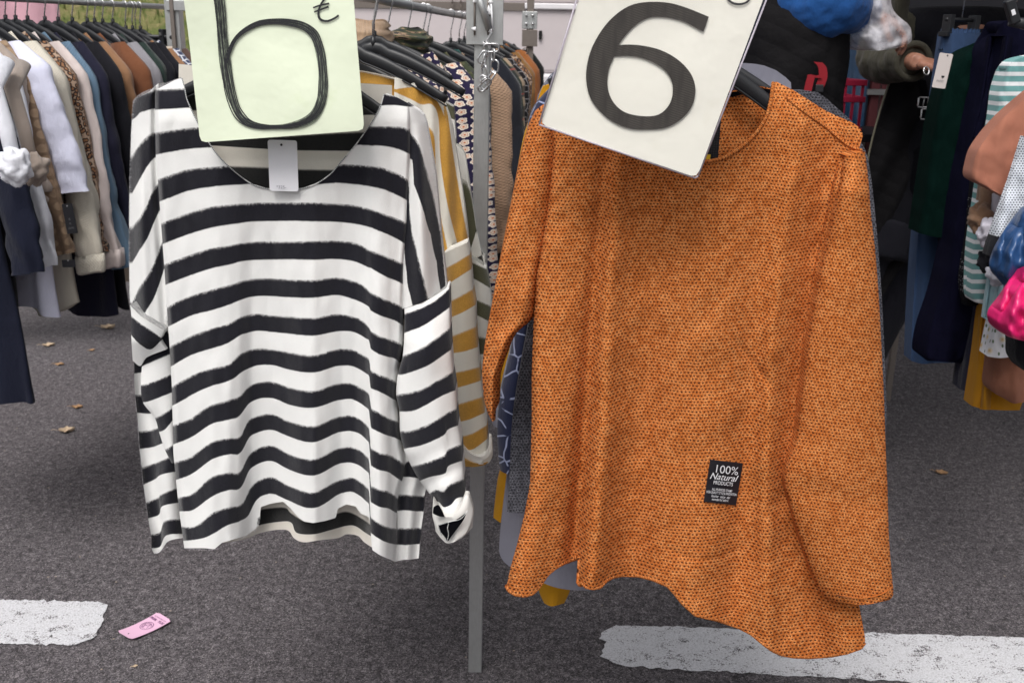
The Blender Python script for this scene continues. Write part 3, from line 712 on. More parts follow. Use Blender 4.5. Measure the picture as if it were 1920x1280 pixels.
hang(RC, 122, 'pinkish beige sweater with a turned wide cuff', 'sweater', pinkb, L=.62, sl=.60, out=.115, seed=9, zn=1.64, cuff=pinkb, hlabel=H + 'over the pinkish beige sweater')
hang(RC, 140, 'grey blue textured knit sweater next to the dark navy cardigan', 'sweater', blue, L=.62, sl=.66, out=.115, seed=10, zn=1.64, hlabel=H + 'over the grey blue knit')
hang(RC, 166, 'dark navy cardigan with smooth sleeve between blue knit and black sweater', 'cardigan', navy, L=.92, sl=.62, out=.09, ra=.07, seed=11, zn=1.64, hlabel=H + 'over the dark navy cardigan', w=.235, name='cardigan')
hang(RC, 197, 'black v neck cardigan reaching lowest beside the striped sweater', 'cardigan', black, L=.92, sl=.62, out=.08, ra=.07, seed=12, zn=1.64, w=.235, hlabel=H + 'over the black cardigan', name='cardigan', hemwave=.03)
hang(RC, 216, 'light brown sweater showing only a sliver before the rust one', 'sweater', tanb, L=.66, sl=.55, seed=13, zn=1.64, hlabel=H + 'over the light brown sliver')
hang(RC, 246, 'rust brown wool sweater with dropped shoulder on the left rack', 'sweater', rustb, L=.66, sl=.55, out=.05, ra=.075, seed=14, zn=1.64, w=.235, hlabel=H + 'over the rust brown sweater')
hang(RC, 268, 'grey melange knit sweater behind the rust brown one', 'sweater', greym, L=.66, sl=.55, out=.04, seed=15, zn=1.64, hlabel=H + 'over the grey melange knit')
hang(RC, 281, 'dark green sweater seen as a sliver behind the grey melange knit', 'sweater', green, L=.66, sl=.5, out=.03, seed=16, zn=1.64, hlabel=H + 'over the dark green sweater')
hang(RC, 300, 'black cardigan left of the clipped beige trousers', 'cardigan', black, L=.7, sl=.55, out=.03, seed=17, zn=1.64, w=.235, hlabel=H + 'over the near black cardigan by the trousers', name='cardigan')
hang(RC, 318, 'black sweater directly beside the clipped beige trousers', 'sweater', black, L=.7, sl=.55, out=.02, seed=18, zn=1.64, w=.235, hlabel=H + 'over the second black sweater by the trousers')
hang(RC, 336, 'light brown sweater behind the beige trousers', 'sweater', tanb, L=.66, sl=.5, out=.02, seed=19, zn=1.62, hlabel=H + 'behind the trousers')
hang(RC, 348, 'navy and white geometric blouse near the aluminium post', 'blouse', M['geo'], L=.66, sl=.5, out=.02, seed=20, zn=1.62, hlabel=H + 'nearest but one to the aluminium post', name='blouse')
hang(RC, 362, 'dark brown top last on the left rack beside the aluminium post', 'top', fb((.10, .06, .05)), L=.66, sl=.5, out=.02, seed=21, zn=1.62, hlabel=H + 'last before the aluminium post')
# trousers on a clip hanger
s_ = slot(C1p, dC, aC, 326, .16); q = C1p + dC * s_; nk = Vector((q.x, q.y, 1.63))
ch = thing('clip_hanger', nk, 'black clip hanger gripping the beige trousers on the left rack', 'hanger')
b = MB(); b.tube([nk - aC * .17 + Vector((0, 0, -.035)), nk + aC * .17 + Vector((0, 0, -.035))], .006, 10, flat=1.4, upv=(0, 0, 1)); b.build('bar', M['hanger'], ch)
b = MB(); b.tube([nk + Vector((0, 0, -.035)), nk + Vector((0, 0, .035))] + [Vector((q.x, q.y, RZ)) + aC * (.0117 * math.cos(R(-35 + 215 * k / 10))) + Vector((0, 0, .0117 * math.sin(R(-35 + 215 * k / 10)))) for k in range(11)], .0017, 8); b.build('hook', M['wire'], ch)
for sg in (-.12, .12):
    b = MB(); c = nk + aC * sg + Vector((0, 0, -.045)); Mx = Matrix.Rotation(math.atan2(aC.y, aC.x), 3, 'Z'); b.box(c + Vector((0, 0, .012)), (.020, .022, .05), Mx); b.box(c + Vector((0, 0, -.022)), (.038, .026, .014), Mx); cl = b.build('clip', M['hanger'], ch, False, bevel=.002)
    b = MB(); b.box(c + Vector((0, 0, .02)) - Vector((aC.y, -aC.x, 0)) * -.012, (.008, .004, .01), Mx); b.build('spring', M['wire'], cl, False)
garment(nk + Vector((0, 0, -.045)), aC, 'beige trousers clipped by the waistband on the left rack', 'trousers', beige, 'garments hanging on the left rack', w=.17, L=.9, drop=.012, neckw=.162, sl=0, seed=31, name='trousers', thick=.03)
# black swing tags on the lavender shirt cuff
def hangtag(px, py, Y, wpx, hpx, rot, mat_, label, hole=(.5, .07), yaw=0):
    c = at(px, py, Y); sc = Y * .98 / FP; w_, h_ = wpx * sc, hpx * sc
    t = thing('hang_tag', c, label, 'tag'); ca, sa = math.cos(rot), math.sin(rot); cy, sy = math.cos(yaw), math.sin(yaw)
    def q(x, z, y=0): X = x * ca - z * sa; Z = x * sa + z * ca; return Vector((c.x + X * cy + y * sy, c.y + X * sy + y, c.z + Z))
    b = MB(); r = .08 * w_; pts = []
    for cx_, cz_, a0 in ((w_ / 2 - r, h_ / 2 - r, 0), (-w_ / 2 + r, h_ / 2 - r, 90), (-w_ / 2 + r, -h_ / 2 + r, 180), (w_ / 2 - r, -h_ / 2 + r, 270)):
        for k in range(5): an = R(a0 + 22.5 * k); pts.append((cx_ + r * math.cos(an), cz_ + r * math.sin(an)))
    F = [q(x, z, -.0008) for x, z in pts]; B = [q(x, z, .0008) for x, z in pts]
    b.poly(F[::-1]); b.poly(B); n_ = len(pts)
    for i in range(n_): b.poly([F[i], F[(i + 1) % n_], B[(i + 1) % n_], B[i]])
    b.build('card', mat_, t, False)
    b = MB(); hc = ((hole[0] - .5) * w_, (.5 - hole[1]) * h_); b.poly([q(hc[0] + .0022 * math.cos(k * .7), hc[1] + .0022 * math.sin(k * .7), -.0016) for k in range(9)][::-1]); b.build('eyelet', M['ink'] if mat_ != M['ink'] else M['wire'], t, False)
    return t, q, w_, h_
def text_on(parent, body, size, origin, ex, ey, mat_, name='lettering', shear=0, extr=0, align='CENTER', squash=1.0, bold=0.0):
    cu = bpy.data.curves.new(name, 'FONT'); cu.body = body; cu.size = 1; cu.shear = shear; cu.align_x = align; cu.align_y = 'CENTER'; cu.offset = bold
    o = bpy.data.objects.new(name, cu); COL.objects.link(o); dg = bpy.context.evaluated_depsgraph_get(); dg.update(); me = bpy.data.meshes.new_from_object(o.evaluated_get(dg)); COL.objects.unlink(o); bpy.data.objects.remove(o)
    ex = Vector(ex).normalized(); ey = Vector(ey).normalized(); org = wloc(parent); ov = Vector(origin) - org
    for v in me.vertices: v.co = ov + ex * (v.co.x * size * squash) + ey * (v.co.y * size)
    me.materials.clear(); me.materials.append(mat_); r_ = bpy.data.objects.new(name, me); COL.objects.link(r_); r_.parent = parent; return r_
M['printwhite'] = plain('white_print', (.75, .75, .78), .6)
t, q, w_, h_ = hangtag(131, 410, 2.75, 19, 58, .08, M['ink'], 'narrow black swing tag with faint lettering on the lavender shirt', yaw=.2)
for k, s_ in enumerate(('B', 'R', 'AMI')):
    text_on(t, s_, h_ * .11, q(0, -h_ * (.02 + .15 * k), -.002), q(1, 0) - q(0, 0), q(0, 1) - q(0, 0), plain('faint_print', (.12, .12, .13)) if 'fp' not in M else M['fp'])
hangtag(129, 494, 2.80, 24, 15, .0, M['ink'], 'small black tag at the lower edge of the lavender shirt', yaw=.2)

# ---- middle rack -----------------------------------------------------------------
RA = (A1p, dA, aA, .0125, 'garments hanging on the middle rack')
H = 'black plastic hanger on the middle rack '
hang(RA, 800, 'pale beige sweater just behind the black striped one', 'sweater', fb((.60, .53, .48)), L=.70, sl=.4, out=-.02, seed=40, hlabel=H + 'right behind the striped sweater', w=.215, flare=.0, zn=1.585, neckw=.14)
hang(RA, 877, 'navy blouse with white and orange flower print', 'blouse', M['flower'], neckw=.15, w=.240, L=.80, sl=.62, out=.05, ra=.055, seed=41, hlabel=H + 'over the flower blouse', name='blouse', rn=.05)
hang(RA, 921, 'camel ribbed knit sweater behind the flower blouse and the square post', 'sweater', fb((.36, .235, .155), knit=.014), w=.212, L=.84, sl=.62, out=.045, ra=.07, seed=42, hlabel=H + 'over the camel rib knit', zn=1.60)
hang(RA, 909, 'dark teal knit seen at the shoulder behind the camel sweater', 'sweater', fb((.025, .09, .085), knit=.008), w=.20, L=.6, sl=0, flare=-.02, seed=43, hlabel=H + 'over the teal knit', zn=1.61)
hang(RA, 950, 'black fluffy cardigan right of the taupe ribbed sweater', 'cardigan', fb((.012, .014, .022), sheen=.4), w=.215, L=.8, sl=.6, out=.03, seed=45, hlabel=H + 'over the fluffy black cardigan', zn=1.60, name='cardigan')
hang(RA, 960, 'tan and dark green plaid shirt beyond the fluffy black cardigan', 'shirt', M['plaid'], w=.215, L=.8, sl=.6, out=.02, seed=46, hlabel=H + 'over the plaid shirt', zn=1.60, name='shirt')
hang(RA, 966, 'black blouse with white line pattern beyond the plaid shirt', 'blouse', M['lace'], w=.215, L=.8, sl=.6, out=.02, seed=47, hlabel=H + 'over the line pattern blouse', zn=1.61, name='blouse')
hang(RA, 974, 'dark brown leopard blouse beyond the line pattern blouse', 'blouse', M['leopard'], w=.215, L=.8, sl=.6, out=.02, seed=48, hlabel=H + 'over the dark leopard blouse', zn=1.61, name='blouse')
hang(RA, 981, 'ochre brown sweater before the orange rust one on the middle rack', 'sweater', fb((.24, .12, .04)), w=.215, L=.8, sl=.6, out=.02, seed=49, hlabel=H + 'over the ochre sweater', zn=1.62)
hang(RA, 990, 'orange rust knit sweater near the far end of the middle rack', 'sweater', fb((.34, .12, .035), knit=.01), w=.22, L=.8, sl=.6, out=.03, seed=50, hlabel=H + 'over the orange rust knit', zn=1.63)
hang(RA, 1001, 'black knit sweater last on the middle rack', 'sweater', fb((.012, .014, .014), knit=.01), w=.22, L=.8, sl=.6, out=.03, seed=51, hlabel=H + 'last before the brown frame', zn=1.63)
# garments whose shoulders sit between the hangers: camouflage hood and beige roll neck
def lump(name, label, cat, pts, radii, mat_, group=None, wob=.25, seed=0):
    b = MB(); n = 22; P = []; L_ = len(pts); UV = []
    path = [Vector(p) for p in pts]; K = 26
    for i in range(K + 1):
        t = i / K * (L_ - 1); k = min(int(t), L_ - 2); f = t - k; c = path[k].lerp(path[k + 1], f); r = radii[k] * (1 - f) + radii[k + 1] * f; row = []
        for j in range(n):
            th = 2 * math.pi * j / n; g_ = 1 + wob * noise.noise(Vector((math.cos(th) * 1.5, math.sin(th) * 1.5 + seed, t * 2.5)))
            row.append(c + Vector((math.cos(th) * r * g_, math.sin(th) * r * g_ * .8, .3 * r * wob * math.sin(2 * th + seed))))
        P.append(row); UV.append([(j * .01, i * .012) for j in range(n)])
    b.quad_grid(P, UV, closed=True, flip=path[-1].z > path[0].z); return tag(b.build(name, mat_), label, cat, group)
g, nk2 = hang(RA, 890, 'camouflage hooded jacket hanging between black hangers', 'jacket', M['camo'], w=.20, L=.72, sl=.5, out=.0, seed=52, hlabel=H + 'inside the camouflage jacket', zn=1.605, name='jacket', thick=.06)
h = lump('hood', None, None, [at(770, 105, nk2.y), at(762, 70, nk2.y), at(768, 52, nk2.y + .02)], [.055, .075, .03], M['camo']); h.parent = g; h.location = -g.location
g, nk3 = hang(RA, 858, 'beige roll neck sweater tucked behind the green price card', 'sweater', fb((.42, .29, .19), knit=.012), w=.19, L=.72, sl=.5, out=.0, seed=53, hlabel=H + 'inside the beige roll neck', zn=1.60)
h = lump('roll_neck', None, None, [at(688, 100, nk3.y - .05), at(690, 62, nk3.y - .03), at(688, 38, nk3.y)], [.075, .062, .050], fb((.42, .29, .19), knit=.012)); h.parent = g; h.location = -g.location
# ---------------------------------------------------------------- cloth traced as measured panels, hung at their own distance
def lin(pts):
    xs = [p[0] for p in pts]; ys = [p[1] for p in pts]
    return lambda t: float(np.interp(t, xs, ys))
def smoothlin(pts, w=6):
    xs = np.array([p[0] for p in pts], float); ys = np.array([p[1] for p in pts], float)
    g = np.arange(xs[0] - 3 * w, xs[-1] + 3 * w + 1, 1.0); v = np.interp(g, xs, ys); k = np.exp(-np.linspace(-2.2, 2.2, 2 * w + 1) ** 2 / 1.6); k /= k.sum()
    vs = np.convolve(np.pad(v, w, mode='edge'), k, 'valid'); return lambda t: float(np.interp(t, g, vs))
def catmull(P, n):
    P = np.array(P, float); k = len(P)
    if k == 2: return [tuple(P[0] * (1 - t) + P[1] * t) for t in np.linspace(0, 1, n)]
    d = np.r_[0, np.cumsum(np.linalg.norm(np.diff(P[:, :2], axis=0), axis=1) + 1e-6)]; out = []
    for s in np.linspace(0, d[-1], n):
        i = min(max(int(np.searchsorted(d, s, 'right')) - 1, 0), k - 2); t = (s - d[i]) / (d[i + 1] - d[i])
        p0, p1, p2, p3 = P[max(i - 1, 0)], P[i], P[i + 1], P[min(i + 2, k - 1)]
        out.append(tuple(.5 * ((2 * p1) + (-p0 + p2) * t + (2 * p0 - 5 * p1 + 4 * p2 - p3) * t * t + (-p0 + 3 * p1 - 3 * p2 + p3) * t ** 3)))
    return out
def loft(rows, n, sub):
    """rows: [(v, [(px,py)...])]; returns grid of (px,py,v,t)"""
    R_ = [catmull(p, n) for v, p in rows]; V = [v for v, p in rows]; k = len(rows); G = []
    for i in range(k - 1):
        for s in range(sub + (i == k - 2)):
            t = s / sub; r = []
            for j in range(n):
                p0, p1, p2, p3 = [np.array(R_[min(max(q, 0), k - 1)][j]) for q in (i - 1, i, i + 1, i + 2)]
                p = .5 * ((2 * p1) + (-p0 + p2) * t + (2 * p0 - 5 * p1 + 4 * p2 - p3) * t * t + (-p0 + 3 * p1 - 3 * p2 + p3) * t ** 3)
                r.append((p[0], p[1], V[i] + (V[i + 1] - V[i]) * t, j / (n - 1)))
            G.append(r)
    return G
def cloth(b, G, Yf, uvf, back=0.0):
    P = [[at(x, y, Yf(x, y, t)) for x, y, v, t in r] for r in G]; UV = [[uvf(x, y, v) for x, y, v, t in r] for r in G]
    b.quad_grid(P, UV)
    if back:
        Pb = [[p + Vector((0, back, 0)) for p in r] for r in P]; b.quad_grid(Pb, UV, flip=True)
        for c in (0, -1): du = 5 if abs(UV[0][0][0]) > 20 else back; b.quad_grid([[P[i][c], Pb[i][c]] for i in range(len(P))], [[UV[i][c], (UV[i][c][0] + du, UV[i][c][1])] for i in range(len(P))], flip=(c == 0))
        for r_ in (0, -1): b.quad_grid([P[r_], Pb[r_]], [UV[r_]] * 2, flip=(r_ == -1))
    return P

# ---- black and white striped sweater -------------------------------------------------
YS = 1.74
sw = thing('striped_sweater', at(527, 110, YS), 'large black and white striped fuzzy sweater with scoop neck under the green card', 'sweater')
COLX = [357, 400, 430, 452, 467, 482, 510, 540, 587, 640, 660, 678, 690, 697, 712, 727, 745]
TAB = {
 'L': [130, 168, 206, 249, 290, 337, 378, 419, 457.6, 496, 534, 576, 612, 650, 687, 725, 760, 797, 832.6, 866.6, 899, 933, 958, 986, 1013, 1048],
 357: [125, 165, 202, 240, 279, 317, 357, 398, 438, 477.5, 516, 555, 592, 630, 666, 705, 741, 785, 820, 857, 889, 927, 957, 988, 1012, 1048],
 400: [124, 162, 199, 238, 276, 313, 350, 387, 426, 464.6, 502, 542, 580.6, 614.6, 652, 689.6, 722, 757.6, 793, 827, 859.5, 892, 929, 960, 1000, 1036],
 430: [124, 161, 198, 237, 273, 311, 347, 384, 421, 460, 496, 534, 571, 606, 641, 682.6, 713, 749, 786, 821, 851, 885, 918, 950, 982.6, 1020],
 452: [124, 160, 198, 236, 272, 311, 346, 382, 418, 456, 490, 527, 562, 593.5, 627.5, 662.6, 698, 740, 776, 816, 847, 882, 913, 945, 975, 1012],
 467: [124, 160, 198, 236, 272, 311, 345, 381, 416, 454, 488, 524, 557, 589.5, 623, 656, 690, 724, 756, 787, 820, 852.5, 881, 918, 964, 1000],
 482: [124, 160, 198, 236, 272, 311, 345, 380, 415, 453, 487, 522, 555, 588, 620, 653, 685, 717.5, 748, 780, 811, 841, 870, 902, 936, 972],
 510: [124, 160, 198, 236, 272, 311, 345.5, 380, 414.5, 453, 486.5, 522, 555, 591.5, 622, 655, 684, 715, 746, 776, 805.6, 835, 864, 894, 925, 960],
 540: [124, 160, 198, 236, 272, 311, 346, 380, 414, 453, 486, 524, 557, 593, 625, 660, 692, 725, 757.6, 789, 817, 850, 879, 909.5, 937, 974],
 587: [124, 160, 198, 236, 272, 311, 346, 380, 415, 452, 487, 525, 558, 596, 629, 666, 698, 732.5, 764, 798.6, 828.6, 860.7, 891, 923, 952, 990],
 640: [126, 164, 198, 236, 272, 308, 343, 382.6, 416.6, 452, 486, 521, 554, 589, 620.5, 654, 685, 718, 749, 780, 809, 839, 868, 899, 924, 960],
 660: [130, 168, 198, 236, 272, 309, 345, 384, 419, 454, 489, 526, 560, 593, 621.5, 655, 686, 719, 748, 779, 808, 838, 867, 895, 921, 958],
 678: [134, 171, 197, 236, 272, 310, 347, 388, 422, 460, 495, 533, 567, 600, 629, 664, 694, 728, 757, 788, 815, 846, 875, 904, 931, 966],
 690: [136, 172, 197, 236, 272.5, 311, 348.6, 391, 425, 468, 501, 544, 573.6, 612, 636, 671, 702, 736, 766, 799, 827, 857, 885, 915, 942, 976],
 697: [137, 173, 197, 237, 273, 312, 350, 393, 427, 471, 503, 549, 583, 622, 655, 696, 728, 766, 802, 841, 873, 911, 942, 971, 999, 1036],
 712: [140, 175, 197, 237, 273, 313, 353, 398, 433, 476, 512, 557, 591, 630, 664, 703, 734, 774, 810, 849, 881, 918, 950, 981, 1010, 1048],
 727: [142, 178, 197, 237, 275, 318, 358, 403.7, 439, 482, 520, 563, 596, 634.5, 668.5, 707, 742, 783, 816, 851, 884, 920, 952, 987, 1016.6, 1056],
 745: [146, 182, 197, 237, 279, 325, 366, 410, 448, 489, 527, 570, 603, 641, 675, 714, 749, 789, 822, 860, 896, 931, 960, 990, 1020, 1060],
 'R': [150, 190, 200, 243, 290, 340, 377, 419, 459, 496, 534, 578, 610.6, 647, 681, 717, 751, 790, 826, 871, 902, 933, 961, 990, 1020, 1060]}
Lf = smoothlin([(140, 290), (230, 291), (290, 292), (350, 297), (420, 302), (500, 308), (580, 313), (650, 318), (720, 322), (800, 324), (850, 325), (900, 330), (950, 335), (1030, 346)], 14)
Rf = smoothlin([(150, 771), (290, 771), (350, 768), (420, 765), (500, 759), (580, 757), (650, 755), (690, 747), (740, 743), (790, 748), (824, 752), (871, 759), (895, 756), (932, 746), (960, 744), (1055, 742)], 10)
VV = list(range(-1, 25))
_vc = {}
def hermite(X, sx, sv):
    sx = np.array(sx, float); sv = np.array(sv, float); d = np.diff(sv) / np.diff(sx); h_ = np.diff(sx); m_ = np.zeros_like(sv); m_[0] = d[0]; m_[-1] = d[-1]
    m_[1:-1] = (d[:-1] * h_[1:] + d[1:] * h_[:-1]) / (h_[1:] + h_[:-1])
    i = np.clip(np.searchsorted(sx, X) - 1, 0, len(sx) - 2); t = np.clip((X - sx[i]) / h_[i], 0, 1)
    return (2 * t ** 3 - 3 * t ** 2 + 1) * sv[i] + (t ** 3 - 2 * t ** 2 + t) * h_[i] * m_[i] + (3 * t ** 2 - 2 * t ** 3) * sv[i + 1] + (t ** 3 - t ** 2) * h_[i] * m_[i + 1]
def v_row(yk):
    y = yk * 2.0; xl, xr = Lf(y), Rf(y); mid = [c for c in COLX if xl + 8 < c < xr - 4]
    xs = [xl] + mid + [xr]; vs = [np.interp(y, TAB[k], VV) for k in ['L'] + mid + ['R']]
    X = np.arange(230., 800.); ker = np.exp(-np.linspace(-2, 2, 11) ** 2); ker /= ker.sum(); kb = np.exp(-np.linspace(-2, 2, 5) ** 2); kb /= kb.sum(); out = np.zeros_like(X)
    for lo, hi in ((-9, 693.5), (693.5, 9999)):
        sx = [q for q in xs if lo < q < hi]; sv = [v for q, v in zip(xs, vs) if lo < q < hi]
        L_ = hermite(X, sx, sv); sl0 = (sv[1] - sv[0]) / (sx[1] - sx[0]); sl1 = (sv[-1] - sv[-2]) / (sx[-1] - sx[-2])
        L_ = np.where(X < sx[0], sv[0] + (X - sx[0]) * sl0, np.where(X > sx[-1], sv[-1] + (X - sx[-1]) * sl1, L_)); K = ker if lo < 0 else np.exp(-np.linspace(-2, 2, 13) ** 2) / np.exp(-np.linspace(-2, 2, 13) ** 2).sum()
        h = len(K) // 2; L_ = np.convolve(np.pad(L_, h, mode='edge'), K, 'valid'); out = np.where((X > lo) & (X <= hi), L_, out)
    return np.convolve(np.pad(out, 2, mode='edge'), kb, 'valid')
def v_at(x, y):
    k = int(y // 2); f = y / 2 - k
    for q in (k, k + 1):
        if q not in _vc: _vc[q] = v_row(q)
    i = min(max(x - 230., 0), 568.); j = int(i); g = i - j; A, B_ = _vc[k], _vc[k + 1]
    return float((A[j] * (1 - g) + A[j + 1] * g) * (1 - f) + (B_[j] * (1 - g) + B_[j + 1] * g) * f)
ytop = smoothlin([(285, 172), (300, 165), (325, 152), (340, 146), (344, 150), (349, 180), (355, 198), (366, 220), (380, 247), (395, 272), (410, 292), (430, 312), (450, 329), (474, 345), (500, 353), (540, 356), (570, 352), (596, 342), (620, 325), (636, 307), (655, 285), (669, 268), (692, 236), (705, 215), (715, 195), (720, 178), (726, 175), (745, 183), (775, 199)], 2)
yhem = smoothlin([(335, 1027), (383, 1027), (402, 1029), (416, 1017), (440, 1010), (463, 1003), (480, 990), (486, 984), (488, 950), (510, 943), (531, 940), (545, 953), (560, 970), (570, 977), (587, 980), (610, 976), (630, 970), (633, 953), (650, 945), (667, 949), (676, 962), (690, 968), (694, 975), (697, 1030), (712, 1040), (740, 1052), (760, 1052)], 2)
FOLD = smoothlin([(290, .010), (330, -.004), (357, -.010), (400, -.030), (430, -.028), (450, -.010), (470, .026), (485, .034), (510, .032), (540, .012), (565, -.014), (590, -.022), (615, .002), (640, .030), (665, .034), (686, .012), (696, -.020), (712, -.026), (727, -.012), (733, .006), (748, .024), (775, .03)], 9)
FG = lin([(200, .12), (400, .25), (550, .42), (700, .75), (850, 1.0), (1050, 1.25)])
def YSf(x, y, t=.5):
    e = max(0, 1 - (x - Lf(y)) / 9) ** 2 * .022 + max(0, 1 - (Rf(y) - x) / 9) ** 2 * .022
    sh = .030 * max(0, (230 - y) / 80) ** 1.5 if y < 230 else 0
    w = .004 * noise.noise(Vector((x * .012, y * .006, 4))) + .0018 * noise.noise(Vector((x * .05, y * .022, 8)))
    g_ = max(0, (x - 560) / 200) * .010 * max(0, min(1, (y - 480) / 200))
    return YS + FOLD(x) * FG(y) * .8 + e + sh + w - g_
b = MB(); NC, NR = 240, 400; G = []
cols = []
for i in range(NC + 1):
    t = i / NC; x0 = Lf(250) + (Rf(250) - Lf(250)) * t; ya = ytop(x0)
    for _ in range(6): ya = ytop(Lf(ya) + (Rf(ya) - Lf(ya)) * t)
    yb = 1000.
    for _ in range(6): yb = yhem(Lf(yb) + (Rf(yb) - Lf(yb)) * t)
    cols.append((t, ya, yb))
for j in range(NR + 1):
    r = []
    for t, ya, yb in cols:
        y = ya + (yb - ya) * j / NR; x = Lf(y) + (Rf(y) - Lf(y)) * t; r.append((x, y, v_at(x, y), t))
    G.append(r)
SU = .0009
PF = cloth(b, G, YSf, lambda x, y, v: (x * SU, v)); b.build('front', M['stripe_black'], sw)
# collar stitching along the neck opening
M['stitch'] = None
m = NM('overlock_stitch', .8, .2); uv, u, v = m.uv(); f = m.math('FRACT', m.math('MULTIPLY', v, 170)); f2 = m.math('FRACT', m.math('MULTIPLY', u, 2)); nz = m.noise(m.obj(), 55, 2)
m.color(m.mix(m.math('MULTIPLY', m.math('GREATER_THAN', f, .45), m.smooth(nz, .40, .48)), (.70, .71, .70), (.05, .06, .07))); M['stitch'] = m.m
npts = [(341, 147), (346, 165), (350, 185), (357, 202), (366, 221), (380, 248), (395, 273), (410, 293), (430, 313), (450, 330), (474, 346), (500, 354), (540, 357), (570, 353), (596, 343), (620, 326), (636, 308), (655, 286), (669, 269), (692, 237), (705, 216), (714, 197), (720, 177)]
cp = catmull(npts, 150); b = MB(); b.tube([at(x, y, YSf(x, y) - .002) for x, y in cp], .0010, 8); b.build('collar_seam', M['stitch'], sw)
# back of the neck seen through the opening (reverse side of the knit)
m2 = stripes_mat('sweater_reverse', (.022, .022, .022), (.74, .70, .63), .05); M['stripe_back'] = m2
b = MB(); rows = [(-1, [(335, 120), (480, 135), (600, 150), (735, 160)]), (0, [(335, 160), (480, 170), (600, 200), (668, 203), (735, 188)]), (1, [(335, 206), (480, 212), (600, 213), (668, 216), (735, 214)]),
 (2, [(335, 262), (430, 258), (520, 256), (600, 251), (660, 248), (735, 246)]), (3, [(335, 268), (400, 273), (510, 280), (560, 282), (655, 283), (735, 283)]), (4, [(335, 308), (430, 311), (510, 314), (560, 317), (640, 318), (735, 318)]), (5, [(335, 352), (430, 352), (510, 353), (640, 353), (735, 353)]), (6, [(335, 390), (430, 390), (510, 390), (640, 390), (735, 390)])]
G = loft(rows, 60, 8); cloth(b, G, lambda x, y, t: YS + .052 + .02 * ((x - 530) / 200) ** 2 - .02 * max(0, (y - 300) / 90), lambda x, y, v: (x * SU, v)); b.build('back', M['stripe_back'], sw)
# whole back panel behind the front so that the sweater has a body
b = MB(); rows = [(0, [(262, 185), (400, 165), (530, 150), (650, 170), (790, 205)]), (8, [(262, 480), (530, 470), (800, 480)]), (16, [(268, 780), (530, 790), (790, 780)]), (20, [(300, 930), (530, 925), (760, 930)])]
G = loft(rows, 40, 14); cloth(b, G, lambda x, y, t: YS + .085 + .01 * math.sin(x * .03), lambda x, y, v: (x * SU, v)); b.build('back', M['stripe_back'], sw)
# back hem hanging lower than the front hem
b = MB(); rows = [(21, [(415, 925), (480, 925), (540, 925), (620, 925), (705, 935)]), (22, [(415, 990), (440, 985), (463, 972), (481, 956), (531, 950), (545, 960), (570, 975), (590, 974), (612, 968), (633, 961), (650, 958), (667, 964), (685, 975), (705, 990)]), (23, [(415, 1006), (440, 1002), (463, 997), (486, 984), (530, 977), (547, 980), (556, 998), (587, 1001), (620, 993), (650, 985), (667, 986), (685, 998), (705, 1010)]), (23.9, [(415, 1017), (440, 1014), (463, 1009), (486, 999), (516, 993), (540, 994), (552, 1009), (570, 1016), (600, 1012), (634, 1008), (650, 1001), (671, 1004), (683, 1016), (705, 1030)])]
G = loft(rows, 90, 10); cloth(b, G, lambda x, y, t: YS + .030 + FOLD(x) * .8 * FG(y), lambda x, y, v: (x * SU, v)); b.build('back_hem', M['stripe_back'], sw)
# left shoulder side panel, dropping stripes
VL = {248: [110, 186, 225, 292, 362, 425, 492, 567, 632, 690], 262: [110, 178, 211, 270, 335, 409, 468, 537, 605, 670], 275: [110, 173, 207, 256, 313, 386, 449, 520, 580, 650], 287: [110, 170, 204, 249, 298, 356, 420, 498, 562, 630], 297: [110, 168, 203, 248, 291, 343, 398, 473, 537, 610], 312: [110, 166, 202, 247, 288, 336, 380, 440, 490, 560]}
VLk = sorted(VL)
def vL(x, y):
    vals = [float(np.interp(y, VL[k], list(range(-1, 9)))) for k in VLk]; return float(np.interp(x, VLk, vals))
sl = smoothlin([(172, 266), (182, 253), (200, 249), (250, 246), (350, 243), (450, 242), (550, 243), (600, 246)], 5)
seamy = lin([(240, 574), (248, 578), (275, 597), (308, 622), (320, 630)])
b = MB(); G = []
for j in range(121):
    r = []
    for i in range(41):
        t = i / 40; ya = lin([(244, 194), (250, 185), (262, 177), (282, 170), (300, 162), (320, 155)])(246 + 70 * t); yb = seamy(246 + 70 * t) + 2; y = ya + (yb - ya) * j / 120
        x = sl(y) + (Lf(y) + 7 - sl(y)) * t; r.append((x, y, vL(x, y), t))
    G.append(r)
YL = lambda x, y, t: YS + .026 + .040 * (1 - t) ** 2 - .016 * math.exp(-((t - .35) / .2) ** 2) * min(1, max(0, (y - 240) / 150)) + .012 * math.exp(-((t - .85) / .12) ** 2)
cloth(b, G, YL, lambda x, y, v: (x * SU, v), back=.03); b.build('side_panel', M['stripe_black'], sw)
# right shoulder side panel
ROWY = {180: [(770, .3), (800, .6)], 200: [(768, 1.0), (788, 1.02)], 255: [(765, 2.25), (774, 2.0), (800, 1.5), (812, 1.35)], 300: [(765, 3.1), (773, 3.0), (794, 2.0), (814, 1.45)], 344: [(765, 4.1), (768, 3.95), (775.5, 3.0), (807, 2.0), (822, 1.55)],
 400: [(762, 4.5), (768, 4.0), (795.5, 3.0), (819, 2.0), (829, 1.6)], 440: [(760, 4.9), (773, 4.0), (808, 3), (827, 2), (833, 1.6)], 490: [(757, 5.1), (786, 4), (819, 3), (832, 2), (838, 1.5)], 535: [(752, 5.8), (764, 5), (798, 4), (825, 3), (836, 2), (840, 1.7)], 580: [(750, 6), (775, 5), (809, 4), (840, 3)]}
RK = sorted(ROWY)
def vR(x, y):
    vals = [lin(ROWY[k])(x) for k in RK]; return float(np.interp(y, RK, vals))
